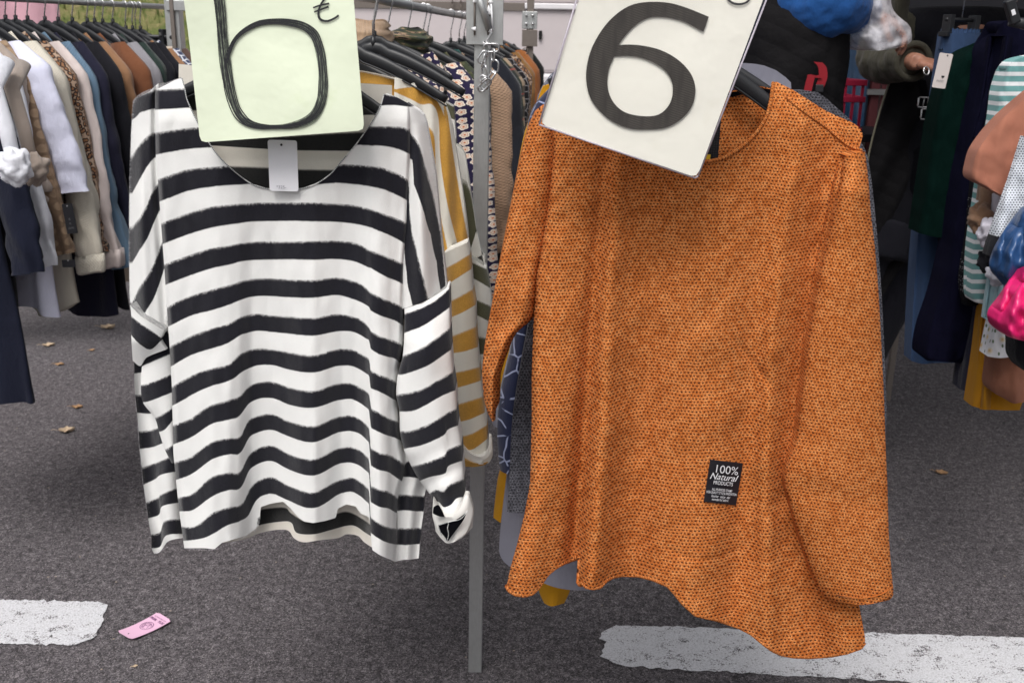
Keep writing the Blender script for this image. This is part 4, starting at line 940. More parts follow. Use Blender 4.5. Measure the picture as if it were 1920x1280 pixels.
sr = smoothlin([(190, 778), (205, 790), (230, 799), (300, 812), (330, 817), (440, 827), (500, 834), (545, 838)], 6)
seamr = lin([(750, 582), (758, 578), (790, 566), (815, 553), (836, 538), (842, 534)])
b = MB(); G = []
for j in range(121):
    r = []
    for i in range(41):
        t = i / 40; ya = lin([(766, 193), (778, 201), (786, 208), (796, 226)])(766 + 24 * t); yb = seamr(756 + 82 * t) + 2; y = ya + (yb - ya) * j / 120
        x = Rf(y) - 8 + (sr(y) - Rf(y) + 8) * t; r.append((x, y, vR(x, y), t))
    G.append(r)
YR = lambda x, y, t: YS + .016 + .035 * t ** 2.5 - .022 * math.exp(-((t - .5) / .25) ** 2) * min(1, max(0, (y - 230) / 150))
cloth(b, G, YR, lambda x, y, v: (x * SU, v), back=.03); b.build('side_panel', M['stripe_black'], sw)
# right sleeve with its rolled cuff
rows = [(-1, [(758, 579), (790, 568), (815, 555), (837, 540)]), (-.0, [(758.5, 588), (790, 577), (820, 560), (842, 541)]), (1, [(758, 624), (790, 612), (820, 593), (843, 576)]), (2, [(755, 667), (790, 652), (820, 632), (844, 613)]), (3, [(746, 702), (762, 700), (800, 686), (822, 672), (846, 655)]),
 (4, [(743, 740), (786, 731), (815, 716), (849, 696)]), (5, [(749, 771), (774, 770), (800, 758), (828, 742), (854, 731)]), (6, [(750, 808), (774, 806), (809, 792), (834, 776), (856, 765)]), (7, [(757, 841), (794, 833), (831, 816), (840, 805), (859, 797)]), (8, [(771, 873), (794, 868), (831, 854), (840, 842), (865, 832)]),
 (9, [(787, 901), (805, 894), (834, 887), (841, 873), (867, 863)]), (10, [(805, 925), (818, 917), (831, 920), (843, 908), (870, 897)]), (11, [(812, 942), (822, 940), (832, 950), (845, 946), (856, 934), (871, 931)]), (12, [(815, 962), (830, 966), (848, 960), (871, 950)])]
b = MB(); G = loft(rows, 60, 9)
def YSl(x, y, t): return YS - .002 - .030 * math.sin(math.pi * min(1, max(0, t))) ** .7 * min(1, .35 + (y - 560) / 160) + .018 * max(0, (640 - y) / 80) + .0035 * math.sin(y * .12 + x * .07) * max(0, (y - 820) / 100) + .003 * noise.noise(Vector((x * .02, y * .02, 1)))
cloth(b, G, YSl, lambda x, y, v: (x * SU, v), back=.05); b.build('sleeve', M['stripe_black'], sw)
cuffm = plain('cream_wool_inside', (.70, .69, .66), .95, .1, .08)
def roll(pts, rad, mat_, parent, Yb, name='rolled_cuff', flat=1.0):
    b = MB(); cp = catmull(pts, 60); k = len(pts); 
    rr_ = [float(np.interp(i / 59, np.linspace(0, 1, len(rad)), rad)) for i in range(60)]
    b.tube([at(x, y, Yb(i / 59)) for i, (x, y) in enumerate(cp)], rr_, 12, flat=flat); return b.build(name, mat_, parent)
# rolled cuff: an open dish of cloth, outer band plus dark lining showing
b = MB(); rows = [(0, [(812, 936), (826, 964), (846, 968), (862, 952), (872, 928)]), (1, [(811, 955), (826, 978), (850, 978), (872, 955), (879, 930)]), (2, [(811, 968), (822, 990), (846, 1000), (874, 978), (884, 944)]), (3, [(815, 984), (826, 1004), (842, 1014), (874, 998), (888, 962)]), (4, [(817, 996), (828, 1010), (841, 1018), (866, 1008), (886, 988)])]
G = loft(rows, 40, 8); cloth(b, G, lambda x, y, t: YS - .045 - .012 * math.sin(math.pi * t) + .03 * abs(t - .5) , lambda x, y, v: (x * SU, v), back=.02); b.build('rolled_cuff', cuffm, sw)
b = MB(); rows = [(0, [(821, 985), (838, 979), (858, 972), (876, 958)]), (1, [(824, 994), (838, 992), (854, 990), (872, 968)]), (2, [(833, 1005), (840, 1010), (846, 1004), (868, 976)]), (3, [(838, 1012), (840, 1014), (843, 1010), (852, 998)])]
G = loft(rows, 24, 6); cloth(b, G, lambda x, y, t: YS - .063, lambda x, y, v: (x, v)); b.build('cuff_lining', M['black_cloth'], sw)
b = MB(); rows = [(0, [(813, 950), (822, 946), (830, 958)]), (1, [(812, 962), (824, 966), (833, 966)]), (2, [(820, 964), (828, 968), (834, 968)])]
G = loft(rows, 10, 5); cloth(b, G, lambda x, y, t: YS - .057, lambda x, y, v: (x, v)); b.build('cuff_lining', M['black_cloth'], sw)
for pts in ([(841, 981), (839, 990), (841, 1000), (839, 1012)], [(822, 986), (827, 1000), (838, 1013)], [(822, 984), (845, 977), (864, 972), (877, 957)]):
    b = MB(); b.tube([at(x, y, YS - .065) for x, y in catmull(pts, 20)], .0009, 6); b.build('stitching', M['stitch'], sw)
# lower right side panel behind the sleeve
rows = [(17.3, [(756, 845), (775, 855), (800, 860)]), (18, [(757, 872), (765, 864), (784, 862), (800, 862)]), (19, [(756, 893), (770, 894), (785, 896), (802, 896)]), (20, [(746, 926), (762, 927), (780, 928), (796, 929)]), (21, [(745, 957), (762, 956), (780, 958), (794, 958)]), (22, [(745, 989), (760, 990), (778, 989), (790, 989)]), (23, [(743, 1020), (758, 1021), (772, 1020), (787, 1019)]), (23.85, [(742, 1052), (756, 1049), (770, 1048), (785, 1046)])]
b = MB(); G = loft(rows, 26, 9); cloth(b, G, lambda x, y, t: YS + .030 + .02 * t + .006 * math.sin(t * 9), lambda x, y, v: (x * SU, v), back=.02); b.build('side_panel', M['stripe_black'], sw)
# left: rear panel and the twisted sleeve
rows = [(12.4, [(251, 640), (280, 640), (330, 630)]), (13, [(251, 668), (280, 664), (335, 655)]), (14, [(252, 700), (280, 696), (335, 690)]), (14.9, [(253, 736), (280, 736), (335, 735)]), (16, [(257, 773), (280, 775), (300, 770), (335, 760)]), (17, [(260, 808), (280, 806), (295, 802), (335, 790)]), (18, [(262, 841), (285, 838), (303, 831), (335, 818)]), (19, [(266, 876), (290, 868), (317, 857), (338, 850)]), (20, [(269, 908), (290, 898), (303, 889), (338, 882)]), (21, [(274, 942), (296, 932), (303, 926), (338, 911)]), (22, [(278, 971), (298, 964), (305, 948), (340, 941)]), (23, [(283, 1001), (300, 997), (309, 976), (343, 972)]), (24, [(284.5, 1027), (300, 1024), (312, 1003), (346, 1000)]), (24.5, [(289, 1037), (300, 1034), (316, 1014), (348, 1007)])]
rows = [(v + 1, p) for v, p in rows]
b = MB(); G = loft(rows, 40, 8); cloth(b, G, lambda x, y, t: YS + .055 + .012 * math.sin(t * 7) - .02 * (1 if False else 0), lambda x, y, v: (x * SU, v), back=.02); b.build('rear_panel', M['stripe_black'], sw)
rows = [(1, [(244, 572), (262, 590), (285, 606), (308, 619)]), (2, [(246, 592), (262, 605), (285, 620), (302, 633)]), (3, [(246, 628), (262, 645), (282, 655), (300, 640)]), (4, [(249, 676), (263, 686), (275, 670), (312, 655)])]
b = MB(); G = loft(rows, 34, 10); cloth(b, G, lambda x, y, t: YS + .018 - .012 * math.sin(math.pi * t) + .03 * max(0, (y - 640) / 50), lambda x, y, v: (x * SU, v), back=.03); b.build('sleeve', M['stripe_black'], sw)
rows = [(1.6, [(270, 640), (290, 622), (318, 610)]), (2, [(268, 650), (290, 628), (318, 618)]), (3, [(266, 686), (290, 676), (322, 662)]), (4, [(264, 722), (285, 716), (324, 700)]), (5, [(268, 754), (285, 750), (326, 734)]), (6, [(290, 783), (300, 779), (328, 762)]), (7, [(298, 809), (310, 804), (328, 782)]), (8, [(309, 842), (318, 838), (330, 826)]), (9, [(322, 868), (326, 866), (334, 858)])]
b = MB(); G = loft(rows, 26, 9); cloth(b, G, lambda x, y, t: YS + .040 - .010 * math.sin(math.pi * t), lambda x, y, v: (x * SU, v), back=.02); b.build('sleeve', M['stripe_black'], sw)
hanger(at(528, 92, YS + .055), aA, 'dark grey plastic hanger inside the black and white striped sweater', tilt=R(3.2), railz=RZ)
# wool fuzz on the silhouette
b = MB(); rr = random.Random(3)
def fuzz(pts, Y, n, ln, out):
    cp = catmull(pts, 400)
    for _ in range(n):
        i = rr.randrange(1, 398); x, y = cp[i]; tx_, ty_ = cp[i + 1][0] - cp[i - 1][0], cp[i + 1][1] - cp[i - 1][1]; L_ = math.hypot(tx_, ty_) or 1; nx, ny = ty_ / L_ * out, -tx_ / L_ * out
        k = rr.uniform(.4, 1) * ln; jx, jy = rr.uniform(-1, 1) * ln * .7, rr.uniform(-1, 1) * ln * .7
        p0 = at(x - nx * 1.2, y - ny * 1.2, Y); p1 = at(x + nx * k + jx, y + ny * k + jy, Y - rr.uniform(-.004, .004)); w_ = Vector((rr.uniform(-1, 1), 0, rr.uniform(-1, 1))) * .00022
        b.poly([p0 - w_, p0 + w_, p1])
fuzz([(250, 190), (262, 178), (290, 165), (340, 146)], YS + .03, 500, 5, -1)
fuzz([(250, 190), (246, 250), (243, 350), (242, 450), (243, 570)], YS + .05, 700, 4, 1)
fuzz([(726, 175), (760, 188), (790, 206), (799, 230), (812, 300), (827, 440), (838, 540), (845, 640), (853, 740), (865, 850), (872, 925)], YS + .02, 900, 4, -1)
fuzz([(254, 740), (262, 840), (269, 908), (278, 970), (289, 1036)], YS + .06, 500, 4, 1)
fuzz([(289, 1037), (316, 1024)], YS + .06, 80, 3, 1); fuzz([(347, 1027), (402, 1029), (463, 1004), (484, 990)], YS - .02, 250, 3, 1)
o = b.build('fuzz', plain('wool_fibre', (.45, .44, .46), .9), sw, False); o['kind'] = 'stuff'

# ---- green hand-written price card -------------------------------------------------
def paper_mat(name, col, blot, yel=.0):
    m = NM(name, .5, .35); o = m.obj(); n1 = m.noise(o, 7, 4, .6); n2 = m.noise(m.mapv(o, (1, 1, 1), (3, 1, 2)), 16, 5, .65)
    m.color(m.mix(m.smooth(n2, .56, .72), m.mix(m.math('MULTIPLY', n1, .3), col, blot), blot)); m.bump(n1, .35, .012); return m.m
M['greencard'] = paper_mat('pale_green_card', (.83, .90, .71), (.78, .86, .64)); M['creamcard'] = paper_mat('cream_white_card', (.87, .855, .77), (.83, .81, .71))
def card(name, poly, Y, mat_, label, cat='sign', thick=.0016, bend=.006, back_extra=0):
    """poly(px) : TL TR BR BL, bilinear sheet with slight waviness"""
    TL, TR, BR, BL = [at(*p, Y) for p in poly]; t = thing(name, (TL + TR + BR + BL) / 4, label, cat); n = 28; P = []
    for j in range(n + 1):
        r = []
        for i in range(n + 1):
            u, v = i / n, j / n; p = (TL * (1 - u) + TR * u) * (1 - v) + (BL * (1 - u) + BR * u) * v
            cu = min(u, 1 - u); cv = min(v, 1 - v)
            if cu < .02 and cv < .02: pass
            p = p + Vector((0, bend * (math.sin(u * 3 + v * 2) * .8 + .5 * noise.noise(Vector((u * 3, v * 3, Y * 9)))), 0)); r.append(p)
        P.append(r)
    # round the corners by pulling the corner vertices in
    cc = [(0, 0), (0, n), (n, 0), (n, n)]
    for a_, b_ in cc:
        c = P[n // 2][n // 2]; P[a_][b_] = P[a_][b_].lerp(P[1 if a_ == 0 else n - 1][1 if b_ == 0 else n - 1], .25)
    b = MB(); UV = [[(i / n, j / n) for i in range(n + 1)] for j in range(n + 1)]
    b.quad_grid(P, UV); Pb = [[p + Vector((0, thick, 0)) for p in r] for r in P]; b.quad_grid(Pb, UV, flip=True)
    for r_ in (0, n): b.quad_grid([P[r_], Pb[r_]], [UV[r_]] * 2, flip=(r_ == n))
    for c_ in (0, n): b.quad_grid([[P[i][c_], Pb[i][c_]] for i in range(n + 1)], [[UV[i][c_]] * 2 for i in range(n + 1)], flip=(c_ == 0))
    b.build('sheet', mat_, t)
    def ysurf(px, py):     # distance of the sheet at a photograph pixel
        q = at(px, py, Y); ux = (TR - TL); vz = (BL - TL); A_ = np.array([[ux.x, vz.x], [ux.z, vz.z]]); s = np.linalg.solve(A_, [q.x - TL.x, q.z - TL.z]); u, v = s
        return Y + bend * (math.sin(u * 3 + v * 2) * .8 + .5 * noise.noise(Vector((u * 3, v * 3, Y * 9))))
    return t, ysurf
tg, ysg = card('price_card', [(334, -90), (656, -90), (684, 244), (374, 268)], YS - .065, M['greencard'], 'pale green card with a hand drawn number six and euro sign over the striped sweater')
m = NM('felt_pen', .45, .4); o_ = m.obj(); n = m.noise(m.mapv(o_, (3, 1, .5)), 160, 3, .7); m.color(m.ramp(n, [(.30, (.045, .050, .044)), (.48, (.11, .125, .10)), (.66, (.30, .35, .26))])); M['felt'] = m.m
M['feltdark'] = plain('dark_pen_line', (.025, .026, .030), .45, .4)
def ribbon(b, pts, wid, ys, off=.0022):
    """flat pen stroke; pts px, wid px half width list"""
    n = max(40, len(pts) * 8); cp = catmull(pts, n); ww = [float(np.interp(i / (n - 1), np.linspace(0, 1, len(wid)), wid)) for i in range(n)]; P = []
    for i, (x, y) in enumerate(cp):
        x0, y0 = cp[max(i - 1, 0)]; x1, y1 = cp[min(i + 1, n - 1)]; tx_, ty_ = x1 - x0, y1 - y0; L_ = math.hypot(tx_, ty_) or 1; nx, ny = -ty_ / L_, tx_ / L_; w_ = ww[i]
        P.append([at(x + nx * w_, y + ny * w_, ys(x, y) - off), at(x - nx * w_, y - ny * w_, ys(x, y) - off)])
    b.quad_grid([[p[0] for p in P], [p[1] for p in P]])
stem = [(404, -70), (409, -20), (413, 20), (417, 70), (422, 115), (430, 165), (440, 200), (452, 220), (468, 232), (490, 237), (520, 238), (545, 236), (570, 229), (590, 215), (602, 190), (606, 160), (604, 120), (598, 88), (588, 65), (570, 50), (545, 43), (515, 41), (485, 45), (458, 58), (440, 75), (429, 98), (424, 118)]
b = MB(); ribbon(b, stem, [11, 10, 10, 9, 9, 10, 11, 10, 7, 5, 4, 3.5, 4, 7, 9, 9, 8, 8, 9, 8, 6, 5, 5, 5, 4, 3, 2.5], ysg); b.build('digit', M['felt'], tg)
b = MB()
for k in range(7):
    q = (k / 6 - .5) * 2; rr2 = random.Random(k)
    wids = [9, 9, 9, 8, 8, 9, 9, 8, 6, 4, 3, 3, 3.5, 6, 8, 8, 7, 7, 7.5, 7, 5, 4.5, 4, 4, 3, 2.5, 2]
    pts = []
    for i, (x, y) in enumerate(stem):
        x0, y0 = stem[max(i - 1, 0)]; x1, y1 = stem[min(i + 1, len(stem) - 1)]; L_ = math.hypot(x1 - x0, y1 - y0); nx, ny = -(y1 - y0) / L_, (x1 - x0) / L_
        o_f = q * wids[i] + rr2.uniform(-1.2, 1.2); pts.append((x + nx * o_f, y + ny * o_f))
    ribbon(b, pts, [.9, .6, 1.1, .6, 1.0, .7], ysg, .0030)
b.build('pen_line', M['feltdark'], tg)
b = MB(); ribbon(b, [(612, -6), (602, 8), (597, 24), (600, 36), (612, 40), (625, 36), (635, 29)], [1.8, 1.8, 2.2, 2, 1.8], ysg); ribbon(b, [(587, 15), (602, 10), (617, 7)], [1.5, 1.8], ysg); ribbon(b, [(589, 23), (602, 18), (616, 13)], [1.5, 1.8], ysg)
b.build('euro_sign', M['feltdark'], tg)
# ---- printed number card in a clear sleeve ------------------------------------------
YC = 1.50
tc, ysc = card('price_card', [(1120, -110), (1472, -110), (1306, 333), (1013, 233)], YC, M['creamcard'], 'tilted cream card with bold printed six in a clear sleeve over the orange sweater', bend=.003)
# digit outline: outer and inner curves joined as bands
OUT = [(1329, 32), (1290, 16), (1255, 6), (1220, 4), (1190, 8), (1165, 20), (1140, 42), (1120, 70), (1106, 100), (1099, 135), (1101, 165), (1110, 190), (1128, 212), (1150, 229), (1180, 241), (1215, 243), (1250, 239), (1278, 223), (1297, 200), (1304, 172), (1299, 146), (1284, 124), (1262, 106), (1235, 93), (1205, 86), (1180, 84), (1159.5, 85)]
INN = [(1319, 60), (1285, 42), (1262, 35), (1240, 32), (1220, 33), (1203, 40), (1187, 52), (1172, 68), (1160, 85), (1151, 107), (1142, 130), (1139, 155), (1143, 178), (1155, 198), (1175, 212), (1205, 218), (1232, 216), (1250, 203), (1260, 183), (1261, 160), (1255, 143), (1242, 128), (1222, 116), (1200, 108), (1180, 105), (1165, 105), (1151, 106)]
m = NM('printed_black', .5, .35); o_ = m.obj(); s_ = m.node('SeparateXYZ'); m.t.links.new(o_, s_.inputs[0]); l = m.math('ADD', s_.outputs[2], m.math('MULTIPLY', s_.outputs[0], .30)); f = m.math('FRACT', m.math('MULTIPLY', l, 300)); n = m.noise(m.mapv(o_, (4, 1, .6)), 24, 3)
m.color(m.mix(m.math('MULTIPLY', m.smooth(f, .3, .5), m.smooth(n, .3, .6)), (.030, .026, .022), (.058, .051, .043))); M['print'] = m.m
b = MB(); na = catmull(OUT, 200); nb = catmull(INN, 200)
b.quad_grid([[at(x, y, ysc(x, y) - .0024) for x, y in na], [at(x, y, ysc(x, y) - .0024) for x, y in nb]]); 
for q in range(len(b.f)): b.f[q] = b.f[q][::-1]
b.build('digit', M['print'], tc)
b = MB(); ribbon(b, [(1362, -12), (1366, 0), (1376, 7), (1390, 8), (1402, 3), (1408, -8)], [1.6, 2, 2.2, 2, 1.6], ysc); b.build('printed_mark', M['feltdark'], tc)
m = NM('clear_plastic', .12, .6); m.b.inputs['Base Color'].default_value = (.9, .88, .92, 1); m.b.inputs['Transmission Weight'].default_value = .85; m.b.inputs['Alpha'].default_value = .10; M['clear'] = m.m
b = MB(); E = [(1084, -10), (1011, 234), (1303, 334), (1309, 330), (1437, 0)]
for (p0, p1) in zip(E[:-1], E[1:]): b.tube([at(*p0, YC - .001), at(*p1, YC - .001)], .0013, 8)
b.build('sleeve_edge', plain('plastic_edge', (.42, .38, .44), .3, .6), tc)
b = MB(); pl = [(1116, -112), (1476, -112), (1308, 337), (1008, 235)]; b.quad_grid([[at(*pl[0], YC - .0060), at(*pl[1], YC - .0060)], [at(*pl[3], YC - .0060), at(*pl[2], YC - .0060)]]); b.build('plastic_front', M['clear'], tc, False)
# white swing tag in the striped neck
t, q, w_, h_ = hangtag(531, 311, YS - .012, 55, 96, -.01, M['card_white'], 'blank white swing tag tucked into the neck of the striped sweater', hole=(.47, .09))
o = text_on(t, '*325-', h_ * .09, q(-w_ * .08, -h_ * .42, -.003), q(1, 0) - q(0, 0), q(0, 1) - q(0, 0), plain('grey_print', (.30, .30, .34)))

# ---- mustard striped sweater behind ------------------------------------------------
YM = 2.08
ms = thing('striped_sweater', at(640, 90, YM), 'mustard and white striped sweater with rolled cuff behind the black striped one', 'sweater')
b = MB(); rows = [(-.9, [(740, 145), (775, 156), (815, 168), (832, 190), (848, 235)]), (0, [(739, 168), (775, 163), (806, 168), (827, 183), (838, 210), (852, 300), (868, 395), (878, 446)]), (1, [(739, 172), (770, 186), (790, 196), (810, 196), (822, 222), (826, 300), (838, 378), (857, 455)]),
 (2, [(739, 240), (790, 238), (807, 240), (815, 262), (818, 330), (826, 400), (840, 470)]), (3, [(739, 300), (790, 300), (806, 290), (812, 320), (818, 380), (824, 430), (830, 476)]), (4, [(739, 350), (790, 350), (810, 352), (815, 400), (824, 480)])]
G = loft(rows, 70, 14); cloth(b, G, lambda x, y, t: YM + .02 + .03 * max(0, (x - 800) / 60) ** 2 + .004 * math.sin(x * .2), lambda x, y, v: (x * SU, v), back=.03); b.build('shoulder', M['stripe_mustard'], ms)
b = MB(); rows = [(0, [(700, 160), (745, 150)]), (1.5, [(700, 250), (800, 250)]), (9, [(690, 700), (830, 700)]), (12, [(700, 880), (800, 870)])]
b2 = MB(); G = loft([(0, [(480, 175), (620, 130), (745, 150), (790, 170)]), (4, [(470, 350), (620, 350), (828, 350)]), (9, [(480, 600), (620, 600), (850, 600)]), (14, [(500, 840), (620, 850), (820, 840)])], 30, 10); cloth(b2, G, lambda x, y, t: YM + .05 + .012 * math.sin(x * .05), lambda x, y, v: (x * SU, v), back=.04); b2.build('body', M['stripe_mustard'], ms)
rows = [(-.9, [(833, 474), (855, 464), (877, 454)]), (0, [(836, 502), (858, 490), (881, 476)]), (1, [(839, 533), (862, 518), (884, 504)]), (2, [(842, 566), (864, 554), (887, 541)]), (3, [(845, 595), (868, 585), (892, 571)]), (4, [(846, 630), (870, 621), (893, 611)]), (5, [(848, 662), (872, 658), (896, 650)]), (6, [(848, 699), (872, 694), (899, 687)]), (7, [(849, 728), (874, 722), (902, 713)]), (8, [(853, 759), (876, 752), (905, 743)]), (9, [(857, 791), (880, 786), (909, 773)]), (10, [(862, 818), (885, 812), (913, 796)]), (11, [(866, 840), (886, 842), (914, 822)]), (12, [(870, 855), (890, 858), (915, 842)])]
b = MB(); G = loft(rows, 34, 8); cloth(b, G, lambda x, y, t: YM + .010 - .026 * math.sin(math.pi * t) ** .7, lambda x, y, v: (x * SU, v), back=.05); b.build('sleeve', M['stripe_mustard'], ms)
b = MB(); rows = [(0, [(866, 834), (880, 848), (900, 856), (914, 846), (917, 818)]), (1, [(866, 842), (880, 856), (902, 862), (920, 850), (922, 822)]), (2, [(867, 852), (882, 862), (905, 866), (922, 856), (924, 840)]), (3, [(868, 862), (884, 868), (904, 870), (918, 866), (924, 850)])]
G = loft(rows, 34, 6); cloth(b, G, lambda x, y, t: YM - .03 + .03 * abs(t - .5), lambda x, y, v: (x * SU, v), back=.02); b.build('rolled_cuff', cuffm, ms)
b = MB(); G = loft([(0, [(867, 860), (890, 868), (915, 866)]), (1, [(869, 874), (890, 875), (910, 871)])], 20, 4); cloth(b, G, lambda x, y, t: YM - .028, lambda x, y, v: (x, v), back=.02); b.build('cuff_edge', fb((.46, .26, .065)), ms)
hanger(at(655, 82, YM + .04), aA, 'black plastic hanger inside the mustard striped sweater', tilt=R(1))
# ---- olive striped sweater
YO = 2.24
os_ = thing('striped_sweater', at(690, 85, YO), 'olive and white striped sweater between the mustard one and the flower blouse', 'sweater')
rows = [(-.8, [(858, 255), (866, 300)]), (0, [(852, 300), (868, 330), (880, 352), (893, 432)]), (1, [(852, 352), (870, 395), (877, 440), (879, 470)]), (2, [(852, 400), (868, 450), (874, 480)])]
b = MB(); G = loft([(-1, [(850, 270), (862, 275), (872, 290)]), (0, [(850, 330), (866, 335), (880, 352), (893, 430)]), (1, [(850, 470), (872, 470), (882, 466), (893, 432)]), (2, [(850, 490), (885, 488), (907, 478), (909, 500)])], 30, 10)
cloth(b, G, lambda x, y, t: YO + .02, lambda x, y, v: (x * SU, v), back=.03); b.build('shoulder', M['stripe_olive'], os_)
rows = [(-1, [(870, 480), (890, 488), (908, 500)]), (0, [(870, 490), (885, 492), (912, 504)]), (1, [(874, 516), (890, 523), (919, 540)]), (2, [(876, 556), (892, 561), (922, 574)]), (3, [(880, 585), (895, 591), (920, 604)]), (4, [(884, 628), (900, 631), (918, 636)]), (5, [(886, 660), (900, 664), (918, 662)]), (6, [(888, 690), (902, 692), (916, 694)]), (7, [(890, 722), (904, 724), (918, 724)]), (8, [(892, 756), (908, 756), (920, 754)])]
b = MB(); G = loft(rows, 24, 7); cloth(b, G, lambda x, y, t: YO + .0 - .02 * math.sin(math.pi * t), lambda x, y, v: (x * SU, v), back=.04); b.build('sleeve', M['stripe_olive'], os_)
b2 = MB(); G = loft([(0, [(560, 175), (680, 130), (760, 150), (850, 200)]), (4, [(540, 350), (700, 350), (862, 350)]), (9, [(540, 600), (700, 600), (885, 600)]), (12, [(560, 780), (700, 790), (880, 780)])], 30, 10); cloth(b2, G, lambda x, y, t: YO + .05 + .012 * math.sin(x * .05), lambda x, y, v: (x * SU, v), back=.04); b2.build('body', M['stripe_olive'], os_)
hanger(at(700, 80, YO + .05), aA, 'black plastic hanger inside the olive striped sweater')

# ---- orange knit sweater --------------------------------------------------------------
YQ = 1.62
ow = thing('orange_sweater', at(1292, 100, YQ), 'long orange boucle knit sweater with black woven patch hanging in front on the right', 'sweater')
BL = smoothlin([(100, 1030), (215, 1030), (290, 1036), (390, 1026), (466, 1014), (512, 1005), (589, 1001), (700, 997), (780, 997), (905, 994), (960, 984), (1014, 971), (1060, 958), (1102, 949), (1240, 945)], 10)
BR = smoothlin([(100, 1622), (250, 1619), (300, 1605), (500, 1590), (900, 1592), (1100, 1604), (1135, 1611), (1194, 1622), (1240, 1622)], 8)
qt = smoothlin([(1000, 218), (1030, 196), (1080, 160), (1150, 118), (1158, 150), (1170, 205), (1200, 258), (1250, 292), (1300, 303), (1325, 302), (1347, 299), (1378, 284), (1409, 259), (1434, 225), (1445, 190), (1449, 158), (1455, 153), (1487, 169), (1550, 209), (1600, 231), (1612, 240), (1622, 262)], 2)
qh = smoothlin([(949, 1100), (955, 1110), (968, 1117), (984, 1119), (998, 1115), (1010, 1103), (1025, 1080), (1040, 1067), (1056, 1058), (1089, 1046), (1091, 1094), (1100, 1103), (1112, 1105), (1125, 1103), (1137, 1090), (1150, 1083), (1166, 1080), (1197, 1081), (1225, 1088), (1253, 1100), (1266, 1114), (1280, 1132), (1305, 1155), (1345, 1164), (1387, 1178), (1410, 1190), (1434, 1210), (1450, 1222), (1466, 1229), (1490, 1233), (1520, 1234), (1560, 1231), (1590, 1225), (1615, 1216), (1622, 1206)], 2)
FL = [([(100, 1160), (300, 1160), (560, 1140), (800, 1133), (1090, 1112)], 24, -.012, -.030), ([(300, 1138), (560, 1113), (800, 1097), (1060, 1074)], 17, .010, .040), ([(300, 1060), (560, 1045), (800, 1035), (1100, 985)], 38, -.004, -.030),
 ([(300, 1215), (500, 1218), (800, 1205), (1080, 1180)], 42, .002, .045), ([(400, 1320), (800, 1325), (1140, 1300)], 55, -.002, -.016), ([(250, 1500), (450, 1468), (620, 1447), (850, 1437), (1230, 1440)], 20, -.012, -.020), ([(400, 1420), (850, 1400), (1150, 1370)], 30, .003, .022), ([(300, 1555), (500, 1525), (750, 1492), (950, 1468), (1230, 1540)], 26, .016, .018), ([(1000, 1590), (1230, 1600)], 40, -.0, -.02)]
FL = [(smoothlin(p, 20), w_, a0, a1) for p, w_, a0, a1 in FL]
def fold_o(x, y):
    g_ = min(1, max(0, (y - 280) / 800)); return sum((a0 + (a1 - a0) * g_) * math.exp(-((x - f_(y)) / w_) ** 2) for f_, w_, a0, a1 in FL)
def YQf(x, y, t=.5):
    e = max(0, 1 - (x - BL(y)) / 12) ** 2 * .025; sh = .035 * max(0, (250 - y) / 100) ** 1.5 if y < 250 else 0
    creases = .0040 * noise.noise(Vector((x * .010 + y * .006, y * .010 - x * .004, 2))) + .0022 * noise.noise(Vector((x * .03 + y * .02, y * .018, 5)))
    d1 = .0035 * math.exp(-(((y - (640 + (x - 1380) * 1.25)) / 9) ** 2)) * math.exp(-((x - 1420) / 45) ** 2)
    d2 = .0014 * math.exp(-(((y - (1048 - ((x - 1320) / 70.) ** 2 * 22)) / 5) ** 2)) * (1 if 1250 < x < 1400 else 0)
    sag = -.018 * math.exp(-((x - 1320) / 180) ** 2) * min(1, max(0, (y - 300) / 300))
    return YQ + fold_o(x, y) + e + sh + creases + d1 + d2 + sag
b = MB(); G = []; cols = []; NC, NR = 230, 360
for i in range(NC + 1):
    t = i / NC; ya = 200.
    for _ in range(8): ya = qt(BL(ya) + (BR(ya) - BL(ya)) * t)
    yb = 1120.
    for _ in range(8): yb = qh(BL(yb) + (BR(yb) - BL(yb)) * t)
    cols.append((t, ya, yb))
for j in range(NR + 1):
    r = []
    for t, ya, yb in cols:
        y = ya + (yb - ya) * j / NR; x = BL(y) + (BR(y) - BL(y)) * t; r.append((x, y, 0, t))
    G.append(r)
def uvo(x, y, v=0):
    f_ = fold_o(x, y); return ((x + .035 * (y - 300) * (1325 - x) / 330.) / 6.7, (y + f_ * 330 - .02 * (x - 1300) * math.sin(y * .006)) / 6.0)
PO = cloth(b, G, YQf, uvo); b.build('front', M['rust'], ow)
b = MB(); NB = 34; hem = [PO[-1][i] for i in range(0, NC + 1)]; b.tube([p + Vector((0, .004, .001)) for p in hem], .0040, 8); 
b.uv = [[(u_ * 1.2, v_ * 420) for u_, v_ in q] for q in b.uv]; b.build('hem_edge', M['rust'], ow)
